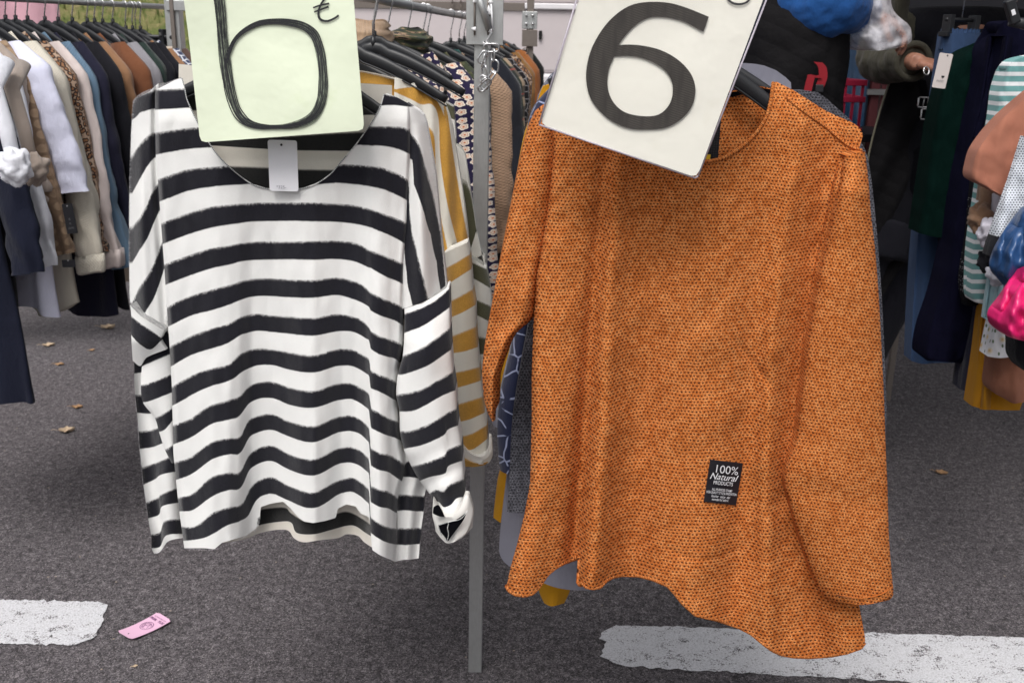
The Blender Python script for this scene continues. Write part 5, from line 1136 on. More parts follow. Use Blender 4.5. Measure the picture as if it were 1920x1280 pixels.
# back inside neck with dark tape, and back panel
b = MB(); G = loft([(0, [(1120, 150), (1200, 168), (1300, 176), (1372, 170), (1409, 161), (1448, 166)]), (1, [(1120, 240), (1300, 245), (1455, 240)]), (2, [(1120, 340), (1300, 340), (1455, 330)])], 60, 20); cloth(b, G, lambda x, y, t: YQ + .060 - .02 * max(0, (y - 200) / 130), uvo); b.build('back', M['rust'], ow)
b = MB(); G = loft([(0, [(1120, 153), (1200, 171), (1300, 179), (1372, 173), (1409, 164), (1446, 168)]), (1, [(1120, 162), (1200, 180), (1300, 188), (1372, 182), (1409, 174), (1446, 176)])], 40, 3); cloth(b, G, lambda x, y, t: YQ + .056, uvo); b.build('neck_tape', M['black_cloth'], ow)
b = MB(); G = loft([(0, [(1030, 220), (1300, 210), (1600, 245)]), (1, [(1010, 600), (1300, 600), (1590, 600)]), (2, [(990, 980), (1300, 1000), (1590, 1080)])], 40, 30); cloth(b, G, lambda x, y, t: YQ + .095 + .01 * math.sin(x * .03), uvo); b.build('back', M['rust'], ow)
b = MB(); b.tube([at(x, y, YQf(x, y) - .001) for x, y in catmull([(1158, 152), (1170, 205), (1200, 258), (1250, 292), (1300, 303), (1347, 299), (1378, 284), (1409, 259), (1434, 225), (1445, 190), (1450, 155)], 120)], .0030, 8)
b.uv = [[(u_ * 1.0, v_ * 160) for u_, v_ in q] for q in b.uv]; b.build('neck_edge', M['rust'], ow)
# right sleeve
rows = [(0, [(1581, 296), (1600, 288), (1622, 284)]), (1, [(1573, 345), (1600, 338), (1629, 345)]), (2, [(1561, 400), (1600, 398), (1633, 400)]), (3, [(1546, 470), (1598, 470), (1641, 470)]), (4, [(1531, 540), (1595, 545), (1647, 545)]), (5, [(1516, 634), (1585, 640), (1652, 634)]), (6, [(1503, 735), (1580, 740), (1657, 735)]), (7, [(1493, 819), (1580, 824), (1660, 819)]), (8, [(1478, 865), (1572, 875), (1662, 870)]), (8.6, [(1471, 901), (1570, 910), (1664, 910)]), (9, [(1481, 944), (1574, 950), (1665, 950)]), (10, [(1501, 1014), (1590, 1010), (1667, 1010)]), (11, [(1528, 1090), (1600, 1085), (1672, 1075)]), (11.6, [(1550, 1122), (1610, 1128), (1675, 1112)]), (11.8, [(1575, 1129), (1620, 1133), (1668, 1124)])]
b = MB(); G = loft(rows, 70, 10)
def YQs(x, y, t): tt = min(1, max(0, t)); return YQ - .016 - .040 * math.sin(math.pi * tt) ** .6 + .03 * max(0, (360 - y) / 90) + .004 * noise.noise(Vector((x * .015, y * .012, 3))) + .003 * math.exp(-((y - (905 + (x - 1470) * .25)) / 26) ** 2)
cloth(b, G, YQs, lambda x, y, v: ((x + (y - 300) * .12) / 6.7, (y - .15 * x) / 6.0), back=.035); b.build('sleeve', M['rust'], ow)
b = MB(); b.tube([at(x, y, YQs(x, y, .5) - .003 + .034 * (abs((x - 1612) / 62)) ** 3) for x, y in catmull([(1544, 1104), (1580, 1118), (1620, 1120), (1655, 1112), (1673, 1098)], 40)], .0010, 6); b.build('hem_stitch', M['rust'], ow)
# shoulder seam ridge
b = MB(); b.tube([at(x, y, YQf(x, y) - .0005) for x, y in catmull([(1474, 182), (1510, 212), (1550, 240), (1590, 272), (1616, 282)], 60)], .0022, 8); b.uv = [[(u_, v_ * 60) for u_, v_ in q] for q in b.uv]; b.build('shoulder_seam', M['rust'], ow)
# left sleeve
rows = [(0, [(1004, 212), (1020, 200), (1046, 190)]), (1, [(990, 243), (1012, 240), (1046, 240)]), (2, [(977, 290), (1008, 290), (1046, 285)]), (3, [(963, 360), (1000, 360), (1040, 350)]), (4, [(949, 431), (990, 431), (1030, 425)]), (5, [(933, 515), (972, 515), (1012, 500)]), (5.6, [(924, 565), (965, 575), (1006, 560)]), (6, [(917, 604), (955, 612), (1000, 595)]), (6.3, [(912, 630), (942, 640), (968, 625)]), (7, [(906, 670), (930, 678), (951, 664)]), (7.4, [(904, 705), (922, 712), (939, 702)]), (8, [(908, 749), (922, 756), (937, 749)]), (8.4, [(914, 772), (922, 778), (930, 768)]), (8.7, [(921, 786), (924, 790), (929, 786)])]
b = MB(); G = loft(rows, 46, 12); cloth(b, G, lambda x, y, t: YQ + .035 - .036 * math.sin(math.pi * min(1, max(0, t))) ** .7 + .012 * math.sin(max(0, t) * 7 + y * .01) * max(0, min(1, (y - 400) / 150)) + .035 * max(0, (y - 560) / 200), lambda x, y, v: (x / 6.5, (y + .1 * x) / 6.0), back=.05); b.build('sleeve', M['rust'], ow)
hanger(at(1288, 76, YQ + .045), aB, 'dark plastic hanger inside the orange sweater', tilt=R(8.5))
# black woven patch with white lettering
pc_ = [(1332, 862), (1393, 869), (1380, 947), (1320, 940)]
def pq(u, v, off=-.004):
    x = (pc_[0][0] * (1 - u) + pc_[1][0] * u) * (1 - v) + (pc_[3][0] * (1 - u) + pc_[2][0] * u) * v; y = (pc_[0][1] * (1 - u) + pc_[1][1] * u) * (1 - v) + (pc_[3][1] * (1 - u) + pc_[2][1] * u) * v
    return at(x, y, YQf(x, y) + off)
b = MB(); P = [[pq(i / 12, j / 12, -.0030) for i in range(13)] for j in range(13)]; b.quad_grid(P, [[(i, j) for i in range(13)] for j in range(13)]); Pb = [[p + Vector((0, .0035, 0)) for p in r] for r in P]
for r_ in (0, 12): b.quad_grid([P[r_], Pb[r_]], flip=(r_ == 12))
for c_ in (0, 12): b.quad_grid([[P[i][c_], Pb[i][c_]] for i in range(13)], flip=(c_ == 0))
pt2 = b.build('woven_patch', plain('black_label', (.010, .009, .014), .6), ow); pt2['label'] = 'small black woven patch with white lettering near the hem'
ex = pq(1, .5) - pq(0, .5); ey = pq(.5, 0) - pq(.5, 1); Wp, Hp = ex.length, ey.length
for (s_, sz, u, v, sh, sq, bo) in (('100%', .27, .53, .20, 0, 1.18, -.004), ('Natural', .215, .47, .375, .35, 1.15, .006), ('PRODUCTS', .125, .50, .52, 0, .86, .006), ('ALL PURPOSE STAMP', .085, .50, .68, 0, .72, .004), ('HIGH QUALITY STYLE & INNOVATION', .085, .50, .755, 0, .58, .004), ('feather  value  del', .085, .48, .84, .4, .85, .0), ('wonderful fabric', .085, .48, .915, .4, .85, .0)):
    text_on(pt2, s_, sz * Hp, pq(u, v, -.0085), ex, ey, M['printwhite'], 'lettering', shear=sh, squash=sq, bold=bo)
# dark netted swing tag behind the neck
t, q, w_, h_ = hangtag(1335, 262, YQ + .020, 28, 88, 0, pattern('black_net_card', lambda m, uv, u, v, o: m.mix(m.smooth(m.voro(m.mapv(o, (1, 0, 1)), 260, 'DISTANCE_TO_EDGE', .2, '3D').outputs['Distance'], .16, .06), (.03, .03, .035), (.008, .008, .010))), 'black netted swing tag half hidden by the cream card', hole=(.5, .05))
b = MB(); b.box(q(-w_ * .22, -h_ * .36, -.003), (w_ * .34, .001, h_ * .10)); b.build('yellow_print', plain('yellow_print', (.75, .48, .02), .5), t, False)
b = MB(); G = loft([(0, [(1010, 210), (1080, 212)]), (1, [(1010, 300), (1080, 300)])], 4, 3)

# ---- behind the orange sweater ----------------------------------------------------------
grpB = 'garments hanging behind the orange sweater'
def sheetgarment(name, label, cat, mat_, Y, rows_list, hl=None, hk=None, uvs=None, depth=.03, bulge=.015):
    t = thing(name, at(rows_list[0][1][0][1][0][0], rows_list[0][1][0][1][0][1], Y), label, cat, grpB)
    for pn, rows in rows_list:
        b = MB(); G = loft(rows, 26, 10); cloth(b, G, lambda x, y, tt: Y - bulge * math.sin(math.pi * min(1, max(0, tt))) + .003 * noise.noise(Vector((x * .03, y * .02, Y))), uvs or (lambda x, y, v: (x * .0011, -y * .0011)), back=depth); b.build(pn, mat_, t)
    return t
uvk = lambda x, y, v: (x / 6.0, y / 5.4)
sheetgarment('sweater', 'charcoal knit sweater showing at both sides right behind the orange one', 'sweater', M['greyknit'], YQ + .17,
 [('body', [(0, [(1060, 235), (1200, 200), (1350, 180), (1515, 170), (1560, 195), (1598, 228)]), (.5, [(1040, 300), (1300, 290), (1612, 270)]), (1, [(1012, 500), (1300, 500), (1628, 480)]), (2, [(985, 640), (1300, 700), (1625, 700)]), (3, [(962, 780), (1250, 800), (1560, 800)]), (4, [(955, 900), (1250, 900), (1540, 900)]), (4.6, [(951, 958), (985, 962), (1250, 965), (1530, 960)])]),
  ('sleeve', [(0, [(1560, 215), (1590, 222), (1612, 262)]), (1, [(1560, 300), (1600, 300), (1628, 300)]), (2, [(1560, 400), (1610, 400), (1641, 400)]), (3, [(1560, 550), (1610, 550), (1653, 550)]), (4, [(1560, 700), (1610, 700), (1660, 700)]), (5, [(1560, 800), (1610, 800), (1662, 800)]), (6, [(1570, 900), (1610, 900), (1655, 900)])])], uvs=uvk)
sheetgarment('blouse', 'navy blouse with pale blue drawn lines behind the charcoal knit', 'blouse', M['navyprint'], YQ + .26,
 [('body', [(0, [(1035, 160), (1100, 130), (1400, 150), (1500, 210)]), (1, [(1010, 250), (1300, 260), (1540, 280)]), (2, [(1000, 500), (1300, 500), (1560, 500)]), (3, [(990, 740), (1300, 740), (1540, 740)])]),
  ('sleeve', [(0, [(1034, 165), (1050, 170), (1060, 190)]), (1, [(1000, 205), (1030, 215), (1060, 220)]), (2, [(986, 260), (1020, 265), (1050, 270)]), (3, [(975, 360), (1010, 365), (1040, 370)]), (4, [(968, 520), (990, 520), (1020, 520)]), (5, [(960, 640), (985, 640), (1000, 640)]), (6, [(938, 740), (960, 745), (985, 740)]), (7, [(932, 820), (955, 825), (980, 820)]), (8, [(938, 882), (955, 888), (972, 870)])])], bulge=.03, depth=.05)
sheetgarment('shirt', 'tweed grey shirt with shoulder showing beside the cream card', 'shirt', M['tweed'], YQ + .50,
 [('body', [(0, [(1032, 142), (1045, 132), (1100, 125), (1400, 140)]), (1, [(1014, 170), (1100, 170), (1420, 180)]), (2, [(1005, 215), (1100, 215), (1430, 230)]), (3, [(1000, 420), (1100, 420), (1430, 420)]), (4, [(1000, 700), (1100, 700), (1430, 700)])])], uvs=lambda x, y, v: (x / 3.2, y / 3.0))
sheetgarment('dress', 'mustard yellow dress hanging lowest behind the orange sweater', 'dress', fb((.50, .24, .012), sheen=.05), YQ + .38,
 [('body', [(0, [(1010, 188), (1060, 150), (1400, 150), (1490, 200)]), (1, [(978, 300), (1200, 300), (1520, 300)]), (2, [(1000, 600), (1200, 600), (1500, 600)]), (3, [(1005, 900), (1200, 900), (1400, 900)]), (4, [(1010, 1050), (1090, 1052), (1180, 1050)])]),
  ('sleeve', [(0, [(1008, 196), (1020, 192), (1040, 190)]), (1, [(984, 250), (1010, 250), (1030, 250)]), (2, [(965, 350), (990, 350), (1010, 350)]), (3, [(948, 460), (975, 460), (1000, 460)]), (4, [(936, 560), (965, 560), (990, 560)]), (5, [(935, 700), (965, 700), (990, 700)]), (6, [(940, 860), (965, 860), (980, 860)]), (7, [(932, 910), (950, 912), (975, 910)]), (7.6, [(925, 970), (940, 980), (958, 982)])]),
  ('pocket_bag', [(0, [(1020, 1020), (1045, 1020), (1072, 1020)]), (1, [(1012, 1078), (1045, 1060), (1071, 1075)]), (2, [(1010, 1105), (1040, 1100), (1069, 1105)]), (2.6, [(1020, 1130), (1035, 1136), (1058, 1130)])])], bulge=.02)
sheetgarment('top', 'pale grey jersey top hanging longest at the lower left behind the orange sweater', 'top', fb((.24, .24, .29), crease=.8, sheen=.05), YQ + .31,
 [('body', [(0, [(1040, 150), (1100, 120), (1378, 118), (1450, 130), (1483, 155)]), (1, [(1010, 300), (1200, 300), (1490, 300)]), (2, [(985, 600), (1200, 600), (1480, 600)]), (3, [(952, 880), (1100, 880), (1300, 880)]), (4, [(940, 980), (1050, 985), (1250, 980)]), (5, [(936, 1032), (1000, 1045), (1150, 1040)]), (5.6, [(944, 1052), (964, 1066), (1040, 1100), (1100, 1106), (1130, 1100)])]),
  ('sleeve', [(0, [(925, 760), (935, 752), (945, 760)]), (1, [(921, 780), (932, 776), (944, 780)]), (2, [(925, 798), (934, 802), (944, 800)])])], bulge=.01)
for x, Y, lab in ((1276, .17, 'charcoal knit'), (1272, .26, 'navy line print blouse'), (1262, .31, 'pale grey jersey top'), (1258, .38, 'mustard yellow dress'), (1250, .50, 'tweed shirt')):
    hanger(at(x, 72, YQ + Y + .02), aB, 'black plastic hanger carrying the ' + lab + ' behind the orange sweater', tilt=R(3))
# pink swing tag on the asphalt
M['pinkcard'] = plain('pink_card', (.74, .46, .62), .45, .4, .03)
cr4 = [ground(*p, z=.004) for p in ((296, 1151), (322, 1167), (246, 1202), (220, 1187))]   # TL TR BR BL along the card's length
A_, B_, C_, D_ = cr4; pk = thing('swing_tag', (A_ + B_ + C_ + D_) / 4, 'pink card swing tag lying on the asphalt by the painted bar', 'tag')
def qk(u, v, z=0):   # u along length from hole end, v across
    p = (D_ * (1 - u) + A_ * u) * (1 - v) + (C_ * (1 - u) + B_ * u) * v; return p + Vector((0, 0, z + .005 * (2 * u - 1) ** 2 + .003))
b = MB(); nu, nv = 16, 6
def rc(u, v):
    du, dv_ = min(u, 1 - u), min(v, 1 - v)
    if du < .04 and dv_ < .12: k = .035; u += (k if u < .5 else -k) * (1 - dv_ / .12); 
    return u, v
T = [[qk(*rc(i / nu, j / nv)) for j in range(nv + 1)] for i in range(nu + 1)]; Bt = [[p - Vector((0, 0, .0012)) for p in r] for r in T]
b.quad_grid(T, flip=True); b.quad_grid(Bt)
for i_ in (0, nu): b.quad_grid([T[i_], Bt[i_]], flip=i_ == 0)
for j_ in (0, nv): b.quad_grid([[T[i][j_], Bt[i][j_]] for i in range(nu + 1)], flip=j_ == nv)
b.build('card', M['pinkcard'], pk)
b = MB(); c = qk(.10, .52, .0008); b.poly([c + Vector((.0024 * math.cos(k * .7), .0024 * math.sin(k * .7), 0)) for k in range(9)]); b.build('eyelet', M['ink'], pk, False)
M['purpleink'] = plain('purple_ink', (.20, .08, .20), .5)
ex = (qk(.5, 1) - qk(.5, 0)); ey = (qk(.4, .5) - qk(.9, .5)); Lc = (A_ - D_).length; Wc = (B_ - A_).length
c = qk(.55, .5, .0006); exn, eyn = ex.normalized(), (-ey).normalized(); rads = Wc * .26
def ring(r0, wd, a0=0, a1=360): 
    n = 30; P = [[c + exn * (k_ * math.cos(R(a0 + (a1 - a0) * i / n))) + eyn * (k_ * math.sin(R(a0 + (a1 - a0) * i / n))) + Vector((0, 0, .0006)) for i in range(n + 1)] for k_ in (r0 - wd, r0 + wd)]; b.quad_grid(P)
b = MB(); ring(rads, .0008); ring(rads * .72, .0007, 20, 300)
for (p0, p1) in (((-.5, -.5), (.1, .75)), ((.1, .75), (.55, -.45)), ((-.25, 0), (.4, 0)), ((-.6, .2), (-.1, -.6))):
    b.tube([c + exn * (rads * p0[0]) + eyn * (rads * p0[1]), c + exn * (rads * p1[0]) + eyn * (rads * p1[1])], .0006, 4)
b.build('emblem', M['purpleink'], pk, False)
text_on(pk, 'PREM · YUX', Wc * .17, qk(.80, .5, .0014), ex, eyn, M['purpleink'], bold=.02)
text_on(pk, 'MODERN FASHION', Wc * .09, qk(.885, .5, .0014), ex, eyn, M['purpleink'])
# ---------------------------------------------------------------- right rack
RD = (D1p, dD, aD, .0125, 'garments hanging on the right rack')
H = 'black plastic hanger on the right rack '
denim = fb((.042, .078, .165), crease=.6, sheen=.05); greenD = fb((.0015, .010, .008), sheen=0, spec=.05); navyT = fb((.005, .005, .016), sheen=0, spec=.05)
terr = fb((.36, .145, .095), crease=.35, sheen=.1); brownK = fb((.27, .16, .10)); must = fb((.42, .19, .012), sheen=.05, crease=.5); brownS = fb((.26, .11, .07), sheen=.05)
m = NM('puffer_blue', .28, .5); o_ = m.obj(); m.color((.025, .075, .20)); m.bump(m.noise(o_, 22, 3, .5), .5, .010); M['puffblue'] = m.m
m = NM('puffer_pink', .35, .5); o_ = m.obj(); m.color((.72, .02, .16)); m.bump(m.noise(o_, 20, 3, .5), .5, .010); M['puffpink'] = m.m
# blue skirt with gathered elastic waist hanging furthest
nk = at(1806, 58, 2.98); g = thing('skirt', nk, 'long denim blue skirt with gathered elastic waist furthest left on the right rack', 'skirt', 'garments hanging on the right rack')
b = MB(); G = loft([(0, [(1774, 64), (1804, 62), (1840, 62)]), (1, [(1768, 105), (1804, 108), (1846, 106)]), (2, [(1752, 220), (1800, 222), (1850, 220)]), (3, [(1736, 320), (1780, 322), (1840, 320)]), (4, [(1722, 440), (1770, 442), (1830, 440)]), (5, [(1713, 560), (1750, 562), (1820, 560)]), (6, [(1708, 676), (1730, 682), (1760, 680), (1800, 680)])], 40, 12)
cloth(b, G, lambda x, y, t: 2.98 - .04 * math.sin(math.pi * min(1, max(0, t))) + .006 * math.sin(t * 22) * min(1, y / 300), lambda x, y, v: (x * .0014, -y * .0014), back=.06); b.build('panel', denim, g)
b = MB(); nn_ = Vector((aD.y, -aD.x, 0)); P = []
for z in (.0, -.012, -.045, -.055):
    P.append([Vector((nk.x, nk.y + .02, nk.z)) + Vector((.052 * math.cos(q), 0, 0)) + Vector((0, (.050 + .0035 * math.sin(q * 26)) * math.sin(q), 0)) + Vector((0, 0, z + .004 + .002 * math.sin(q * 26))) for q in np.linspace(0, 2 * math.pi, 140, endpoint=False)])
b.quad_grid(P, [[(k * .002, j * .01) for k in range(140)] for j in range(4)], closed=True); b.build('waistband', denim, g)
nk = nk + Vector((.0, .02, .01)); ch = thing('clip_hanger', nk, 'black clip hanger gripping the blue skirt on the right rack', 'hanger')
b = MB(); b.tube([nk - aD * .06 + Vector((0, 0, .02)), nk + aD * .06 + Vector((0, 0, .02))], .0055, 10, upv=(0, 0, 1)); b.build('bar', M['hanger'], ch)
b = MB(); b.tube([nk + Vector((0, 0, .02)), Vector((nk.x, nk.y, 1.84))] + [Vector((nk.x, nk.y, 1.86)) + aD * (.0147 * math.cos(R(-35 + 215 * k / 10))) + Vector((0, 0, .0147 * math.sin(R(-35 + 215 * k / 10)))) for k in range(11)], .0017, 8); b.build('hook', M['wire'], ch)
for sg in (-.05, .05):
    b = MB(); c = nk + aD * sg; Mx = Matrix.Rotation(math.atan2(aD.y, aD.x), 3, 'Z'); b.box(c + Vector((0, 0, .008)), (.018, .03, .05), Mx); b.box(c + Vector((0, 0, -.020)), (.034, .034, .014), Mx); b.build('clip', M['hanger'], ch, False, bevel=.002)
# sleeves and bundles traced at their own distance on the right rack
def traced(name, label, cat, mat_, Y, rows, bulge=.03, back=.05, uvs=None, group='garments hanging on the right rack', part='sleeve', wr=.004, extra=()):
    t = thing(name, at(*rows[0][1][0], Y), label, cat, group)
    for pn, rr_, mm, dY in [(part, rows, mat_, 0)] + list(extra):
        b = MB(); G = loft(rr_, 30, 10); cloth(b, G, lambda x, y, tt: Y + dY - bulge * math.sin(math.pi * min(1, max(0, tt))) ** .8 + wr * noise.noise(Vector((x * .03, y * .03, Y))) + wr * .9 * noise.noise(Vector((x * .09, y * .05, Y))) + wr * .9 * math.sin(x * .16 + y * .02 + Y * 40), uvs or (lambda x, y, v: (x * .0011, -y * .0011)), back=back); b.build(pn, mm, t)
    return t
traced('top', 'terracotta smooth top with a wide folded sleeve at the right edge', 'top', terr, 2.38, [(0, [(1965, 150), (2010, 160), (2080, 200)]), (1, [(1885, 218), (1950, 240), (2060, 280)]), (2, [(1838, 275), (1920, 300), (2040, 340)]), (3, [(1824, 315), (1900, 340), (2000, 400)]), (4, [(1823, 334), (1880, 360), (1960, 400)]), (4.5, [(1832, 342), (1852, 352), (1878, 366), (1930, 392)])], part='body')
traced('top', 'tan top with a knotted sleeve end beside the aqua striped top', 'top', brownK, 2.50, [(0, [(1850, 350), (1862, 352), (1880, 355)]), (1, [(1846, 380), (1860, 382), (1874, 385)])], part='sleeve')
t = bpy.data.objects.get('top.003')
def knot_on(px, py, Y, size, mat_, label, name, seed, cat='top', up_=(12, -60)):
    c = at(px, py, Y); t = thing(name, c, label, cat, 'tops with knotted sleeves'); knot(t, c, size, mat_, seed, 'knotted_sleeve')
    b = MB(); c2 = at(px + up_[0], py + up_[1], Y + .06); b.tube([c, c.lerp(c2, .5) + Vector((.004, 0, 0)), c2, c2 + Vector((.0, .08, .06))], [size * .45, size * .5, size * .55, size * .55], 14, flat=.7); b.build('sleeve', mat_, t)
knot_on(1838, 408, 2.44, .030, brownK, 'brown tan top with knotted sleeve in front of the aqua stripes', 'top', 3)
knot_on(1862, 436, 2.40, .034, fb((.60, .58, .66), sheen=.05), 'pale lilac top with knotted sleeve next to the tan knot', 'top', 8)
knot_on(1856, 490, 2.42, .028, black, 'black top with bunched sleeve under the lilac knot', 'top', 5)
knot_on(1872, 512, 2.38, .026, fb((.66, .66, .74), sheen=.05), 'white top with bunched cuff below the black bunched sleeve', 'top', 11)
knot_on(28, 312, 2.52, .040, white, 'white crumpled sleeve knot hanging at the far left edge', 'top', 21, up_=(-40, -150))
knot_on(62, 316, 2.60, .036, taupe, 'taupe sleeve knot hanging beside the white one on the left', 'top', 24, up_=(-40, -150))
traced('jacket', 'jacket with white perforated mesh sleeve and wide black cuff at the right', 'jacket', M['mesh'], 2.30, [(0, [(1918, 255), (1950, 270), (1990, 290)]), (1, [(1895, 330), (1930, 345), (1970, 360)]), (2, [(1874, 390), (1905, 400), (1935, 410)]), (3, [(1857, 440), (1880, 446), (1898, 450)])], back=.012,
       extra=[('cuff', [(0, [(1857, 440), (1880, 446), (1899, 450)]), (1, [(1850, 460), (1872, 468), (1890, 474)]), (2, [(1846, 476), (1866, 484), (1882, 490)])], black, -.004)])
traced('jacket', 'shiny blue quilted puffer jacket at the right edge', 'jacket', M['puffblue'], 2.20, [(0, [(1935, 395), (1960, 390), (2000, 400)]), (1, [(1905, 435), (1940, 440), (1990, 445)]), (2, [(1880, 478), (1930, 480), (1990, 485)]), (3, [(1874, 510), (1925, 512), (1990, 520)]), (4, [(1890, 532), (1925, 548), (1990, 545)]), (5, [(1905, 550), (1930, 556), (1990, 560)])], bulge=.045, wr=.012)
traced('jacket', 'bright pink quilted puffer jacket at the right edge below the blue one', 'jacket', M['puffpink'], 2.12, [(0, [(1925, 515), (1960, 505), (2010, 515)]), (1, [(1895, 560), (1940, 555), (2000, 560)]), (2, [(1872, 592), (1930, 590), (2000, 600)]), (3, [(1873, 615), (1920, 622), (2000, 630)]), (4, [(1892, 632), (1925, 640), (2000, 650)])], bulge=.045, wr=.012)
traced('dress', 'black dress below the pink puffer jacket at the right edge', 'dress', black, 2.28, [(0, [(1898, 560), (1950, 560), (2000, 560)]), (1, [(1903, 640), (1950, 640), (2000, 650)]), (2, [(1904, 670), (1950, 690), (2000, 700)]), (2.5, [(1915, 690), (1950, 712), (2000, 720)])], part='body')
traced('top', 'light aqua top showing a narrow strip beside the white flower blouse', 'top', fb((.33, .50, .55)), 2.42, [(0, [(1872, 500), (1878, 500), (1884, 505)]), (1, [(1862, 560), (1870, 562), (1878, 560)]), (2, [(1856, 603), (1863, 605), (1870, 604)])], part='body')
g_ = traced('dress', 'dark green long sleeved dress beside the blue skirt', 'dress', greenD, 2.86, [(0, [(1840, 84), (1862, 76), (1900, 70)]), (1, [(1805, 100), (1845, 105), (1900, 110)]), (2, [(1778, 130), (1830, 140), (1900, 150)]), (3, [(1757, 200), (1820, 210), (1890, 220)]), (4, [(1742, 290), (1800, 300), (1880, 300)]), (5, [(1728, 380), (1790, 385), (1870, 390)]), (6, [(1720, 436), (1752, 444), (1786, 446), (1850, 444)])], bulge=.05, back=.07, part='body')
traced('coat', 'very dark navy coat with lapel hanging beside the green dress', 'coat', navyT, 2.74, [(0, [(1868, 62), (1885, 40), (1935, 40)]), (1, [(1852, 92), (1890, 95), (1960, 100)]), (2, [(1840, 160), (1890, 165), (1960, 170)]), (3, [(1815, 270), (1880, 275), (1960, 280)]), (4, [(1797, 360), (1870, 370), (1950, 370)]), (5, [(1780, 480), (1850, 490), (1930, 490)]), (6, [(1760, 560), (1830, 565), (1900, 560)]), (7, [(1740, 620), (1800, 630), (1850, 630)]), (8, [(1732, 665), (1780, 670), (1824, 672)]), (8.4, [(1738, 676), (1780, 679), (1806, 681)])], bulge=.05, back=.09, part='body',
       extra=[('lapel', [(0, [(1880, 70), (1890, 66), (1900, 70)]), (1, [(1862, 180), (1872, 185), (1882, 180)]), (2, [(1848, 260), (1853, 262), (1858, 258)])], navyT, -.06)])
traced('blouse', 'black sequin blouse glinting between the navy coat and aqua stripes', 'blouse', M['sequin'], 2.66, [(0, [(1825, 300), (1850, 300), (1880, 300)]), (1, [(1812, 440), (1830, 445), (1850, 440)]), (2, [(1800, 520), (1816, 525), (1840, 520)]), (3, [(1806, 570), (1820, 574), (1840, 570)])], part='body', back=.012)
traced('trousers', 'dark navy trousers hanging low between the black coat and mustard skirt', 'trousers', navy, 2.70, [(0, [(1828, 480), (1850, 485), (1880, 480)]), (1, [(1818, 590), (1840, 592), (1870, 590)]), (2, [(1808, 660), (1830, 664), (1856, 662)]), (3, [(1799, 729), (1812, 733), (1828, 733)])], part='leg')
traced('top', 'aqua and white striped long sleeved top on the right rack', 'top', M['aqua'], 2.56, [(0, [(1885, 132), (1905, 112), (1960, 100)]), (1, [(1873, 170), (1910, 175), (1960, 180)]), (2, [(1865, 230), (1905, 240), (1950, 240)]), (3, [(1850, 300), (1890, 310), (1940, 310)]), (4, [(1836, 390), (1870, 400), (1920, 400)]), (5, [(1826, 460), (1860, 465), (1900, 460)]), (6, [(1822, 530), (1860, 535), (1890, 530)]), (7, [(1824, 562), (1850, 566), (1880, 560)]), (7.4, [(1836, 568), (1850, 572), (1870, 566)])], uvs=lambda x, y, v: (x * .0013, -y * .00135))
traced('skirt', 'mustard yellow long skirt reaching lowest on the right rack', 'skirt', must, 2.60, [(0, [(1858, 540), (1890, 540), (1930, 540)]), (1, [(1845, 590), (1885, 600), (1940, 600)]), (2, [(1835, 670), (1880, 680), (1940, 680)]), (3, [(1821, 760), (1842, 766), (1880, 769), (1912, 769)])], part='panel', extra=[('pleat', [(0, [(1850, 600), (1858, 600), (1868, 600)]), (1, [(1846, 680), (1852, 690), (1862, 690)]), (2, [(1838, 767), (1848, 768), (1858, 768)])], must, -.02)])
traced('skirt', 'brown skirt with wavy hem beside the mustard skirt', 'skirt', brownS, 2.50, [(0, [(1870, 600), (1900, 600), (1960, 600)]), (1, [(1862, 680), (1900, 690), (1960, 700)]), (2, [(1858, 728), (1880, 735), (1895, 726), (1960, 740)]), (3, [(1880, 745), (1900, 756), (1920, 754), (1960, 756)])], part='panel')
traced('blouse', 'white summer blouse with small yellow flowers on the right rack', 'blouse', M['floral'], 2.46, [(0, [(1885, 380), (1895, 385), (1910, 380)]), (1, [(1878, 500), (1895, 505), (1915, 500)]), (2, [(1870, 580), (1890, 585), (1915, 580)]), (3, [(1860, 630), (1880, 633), (1904, 630)]), (4, [(1852, 668), (1875, 671), (1902, 668)])], part='body')
for px_, Y_, lb in ((1935, 2.93, 'dark green dress'), (1985, 2.80, 'dark navy coat')):
    hanger(at(px_, 75, Y_), aD, 'black plastic hanger holding the ' + lb + ' on the right rack', railz=1.86)
# heavy hook hanger at the top right edge
hk = thing('clip_hanger', at(1900, 30, 2.3), 'black hanger head with steel hook and white print in the top right corner', 'hanger')
c = at(1897, 22, 2.3); Mx = Matrix.Rotation(R(-25), 3, 'Y'); b = MB(); b.box(c, (.022, .02, .055), Mx); b.build('head', M['hanger'], hk, False, bevel=.004)
b = MB(); b.box(c + Vector((-.001, -.0108, -.002)), (.008, .001, .012), Mx); b.build('print', M['printwhite'], hk, False)
b = MB(); b.tube([c + Vector((.006, 0, .02)), c + Vector((.014, 0, .05)), c + Vector((.03, 0, .072)), c + Vector((.045, 0, .06))], .0022, 8); b.build('hook', M['wire'], hk)
b = MB(); b.tube([at(1893, 40, 2.3), at(1925, 46, 2.3), at(1990, 62, 2.32)], [.007, .008, .008], 10, flat=1.6, upv=(0, 0, 1)); b.build('arms', M['hanger'], hk)
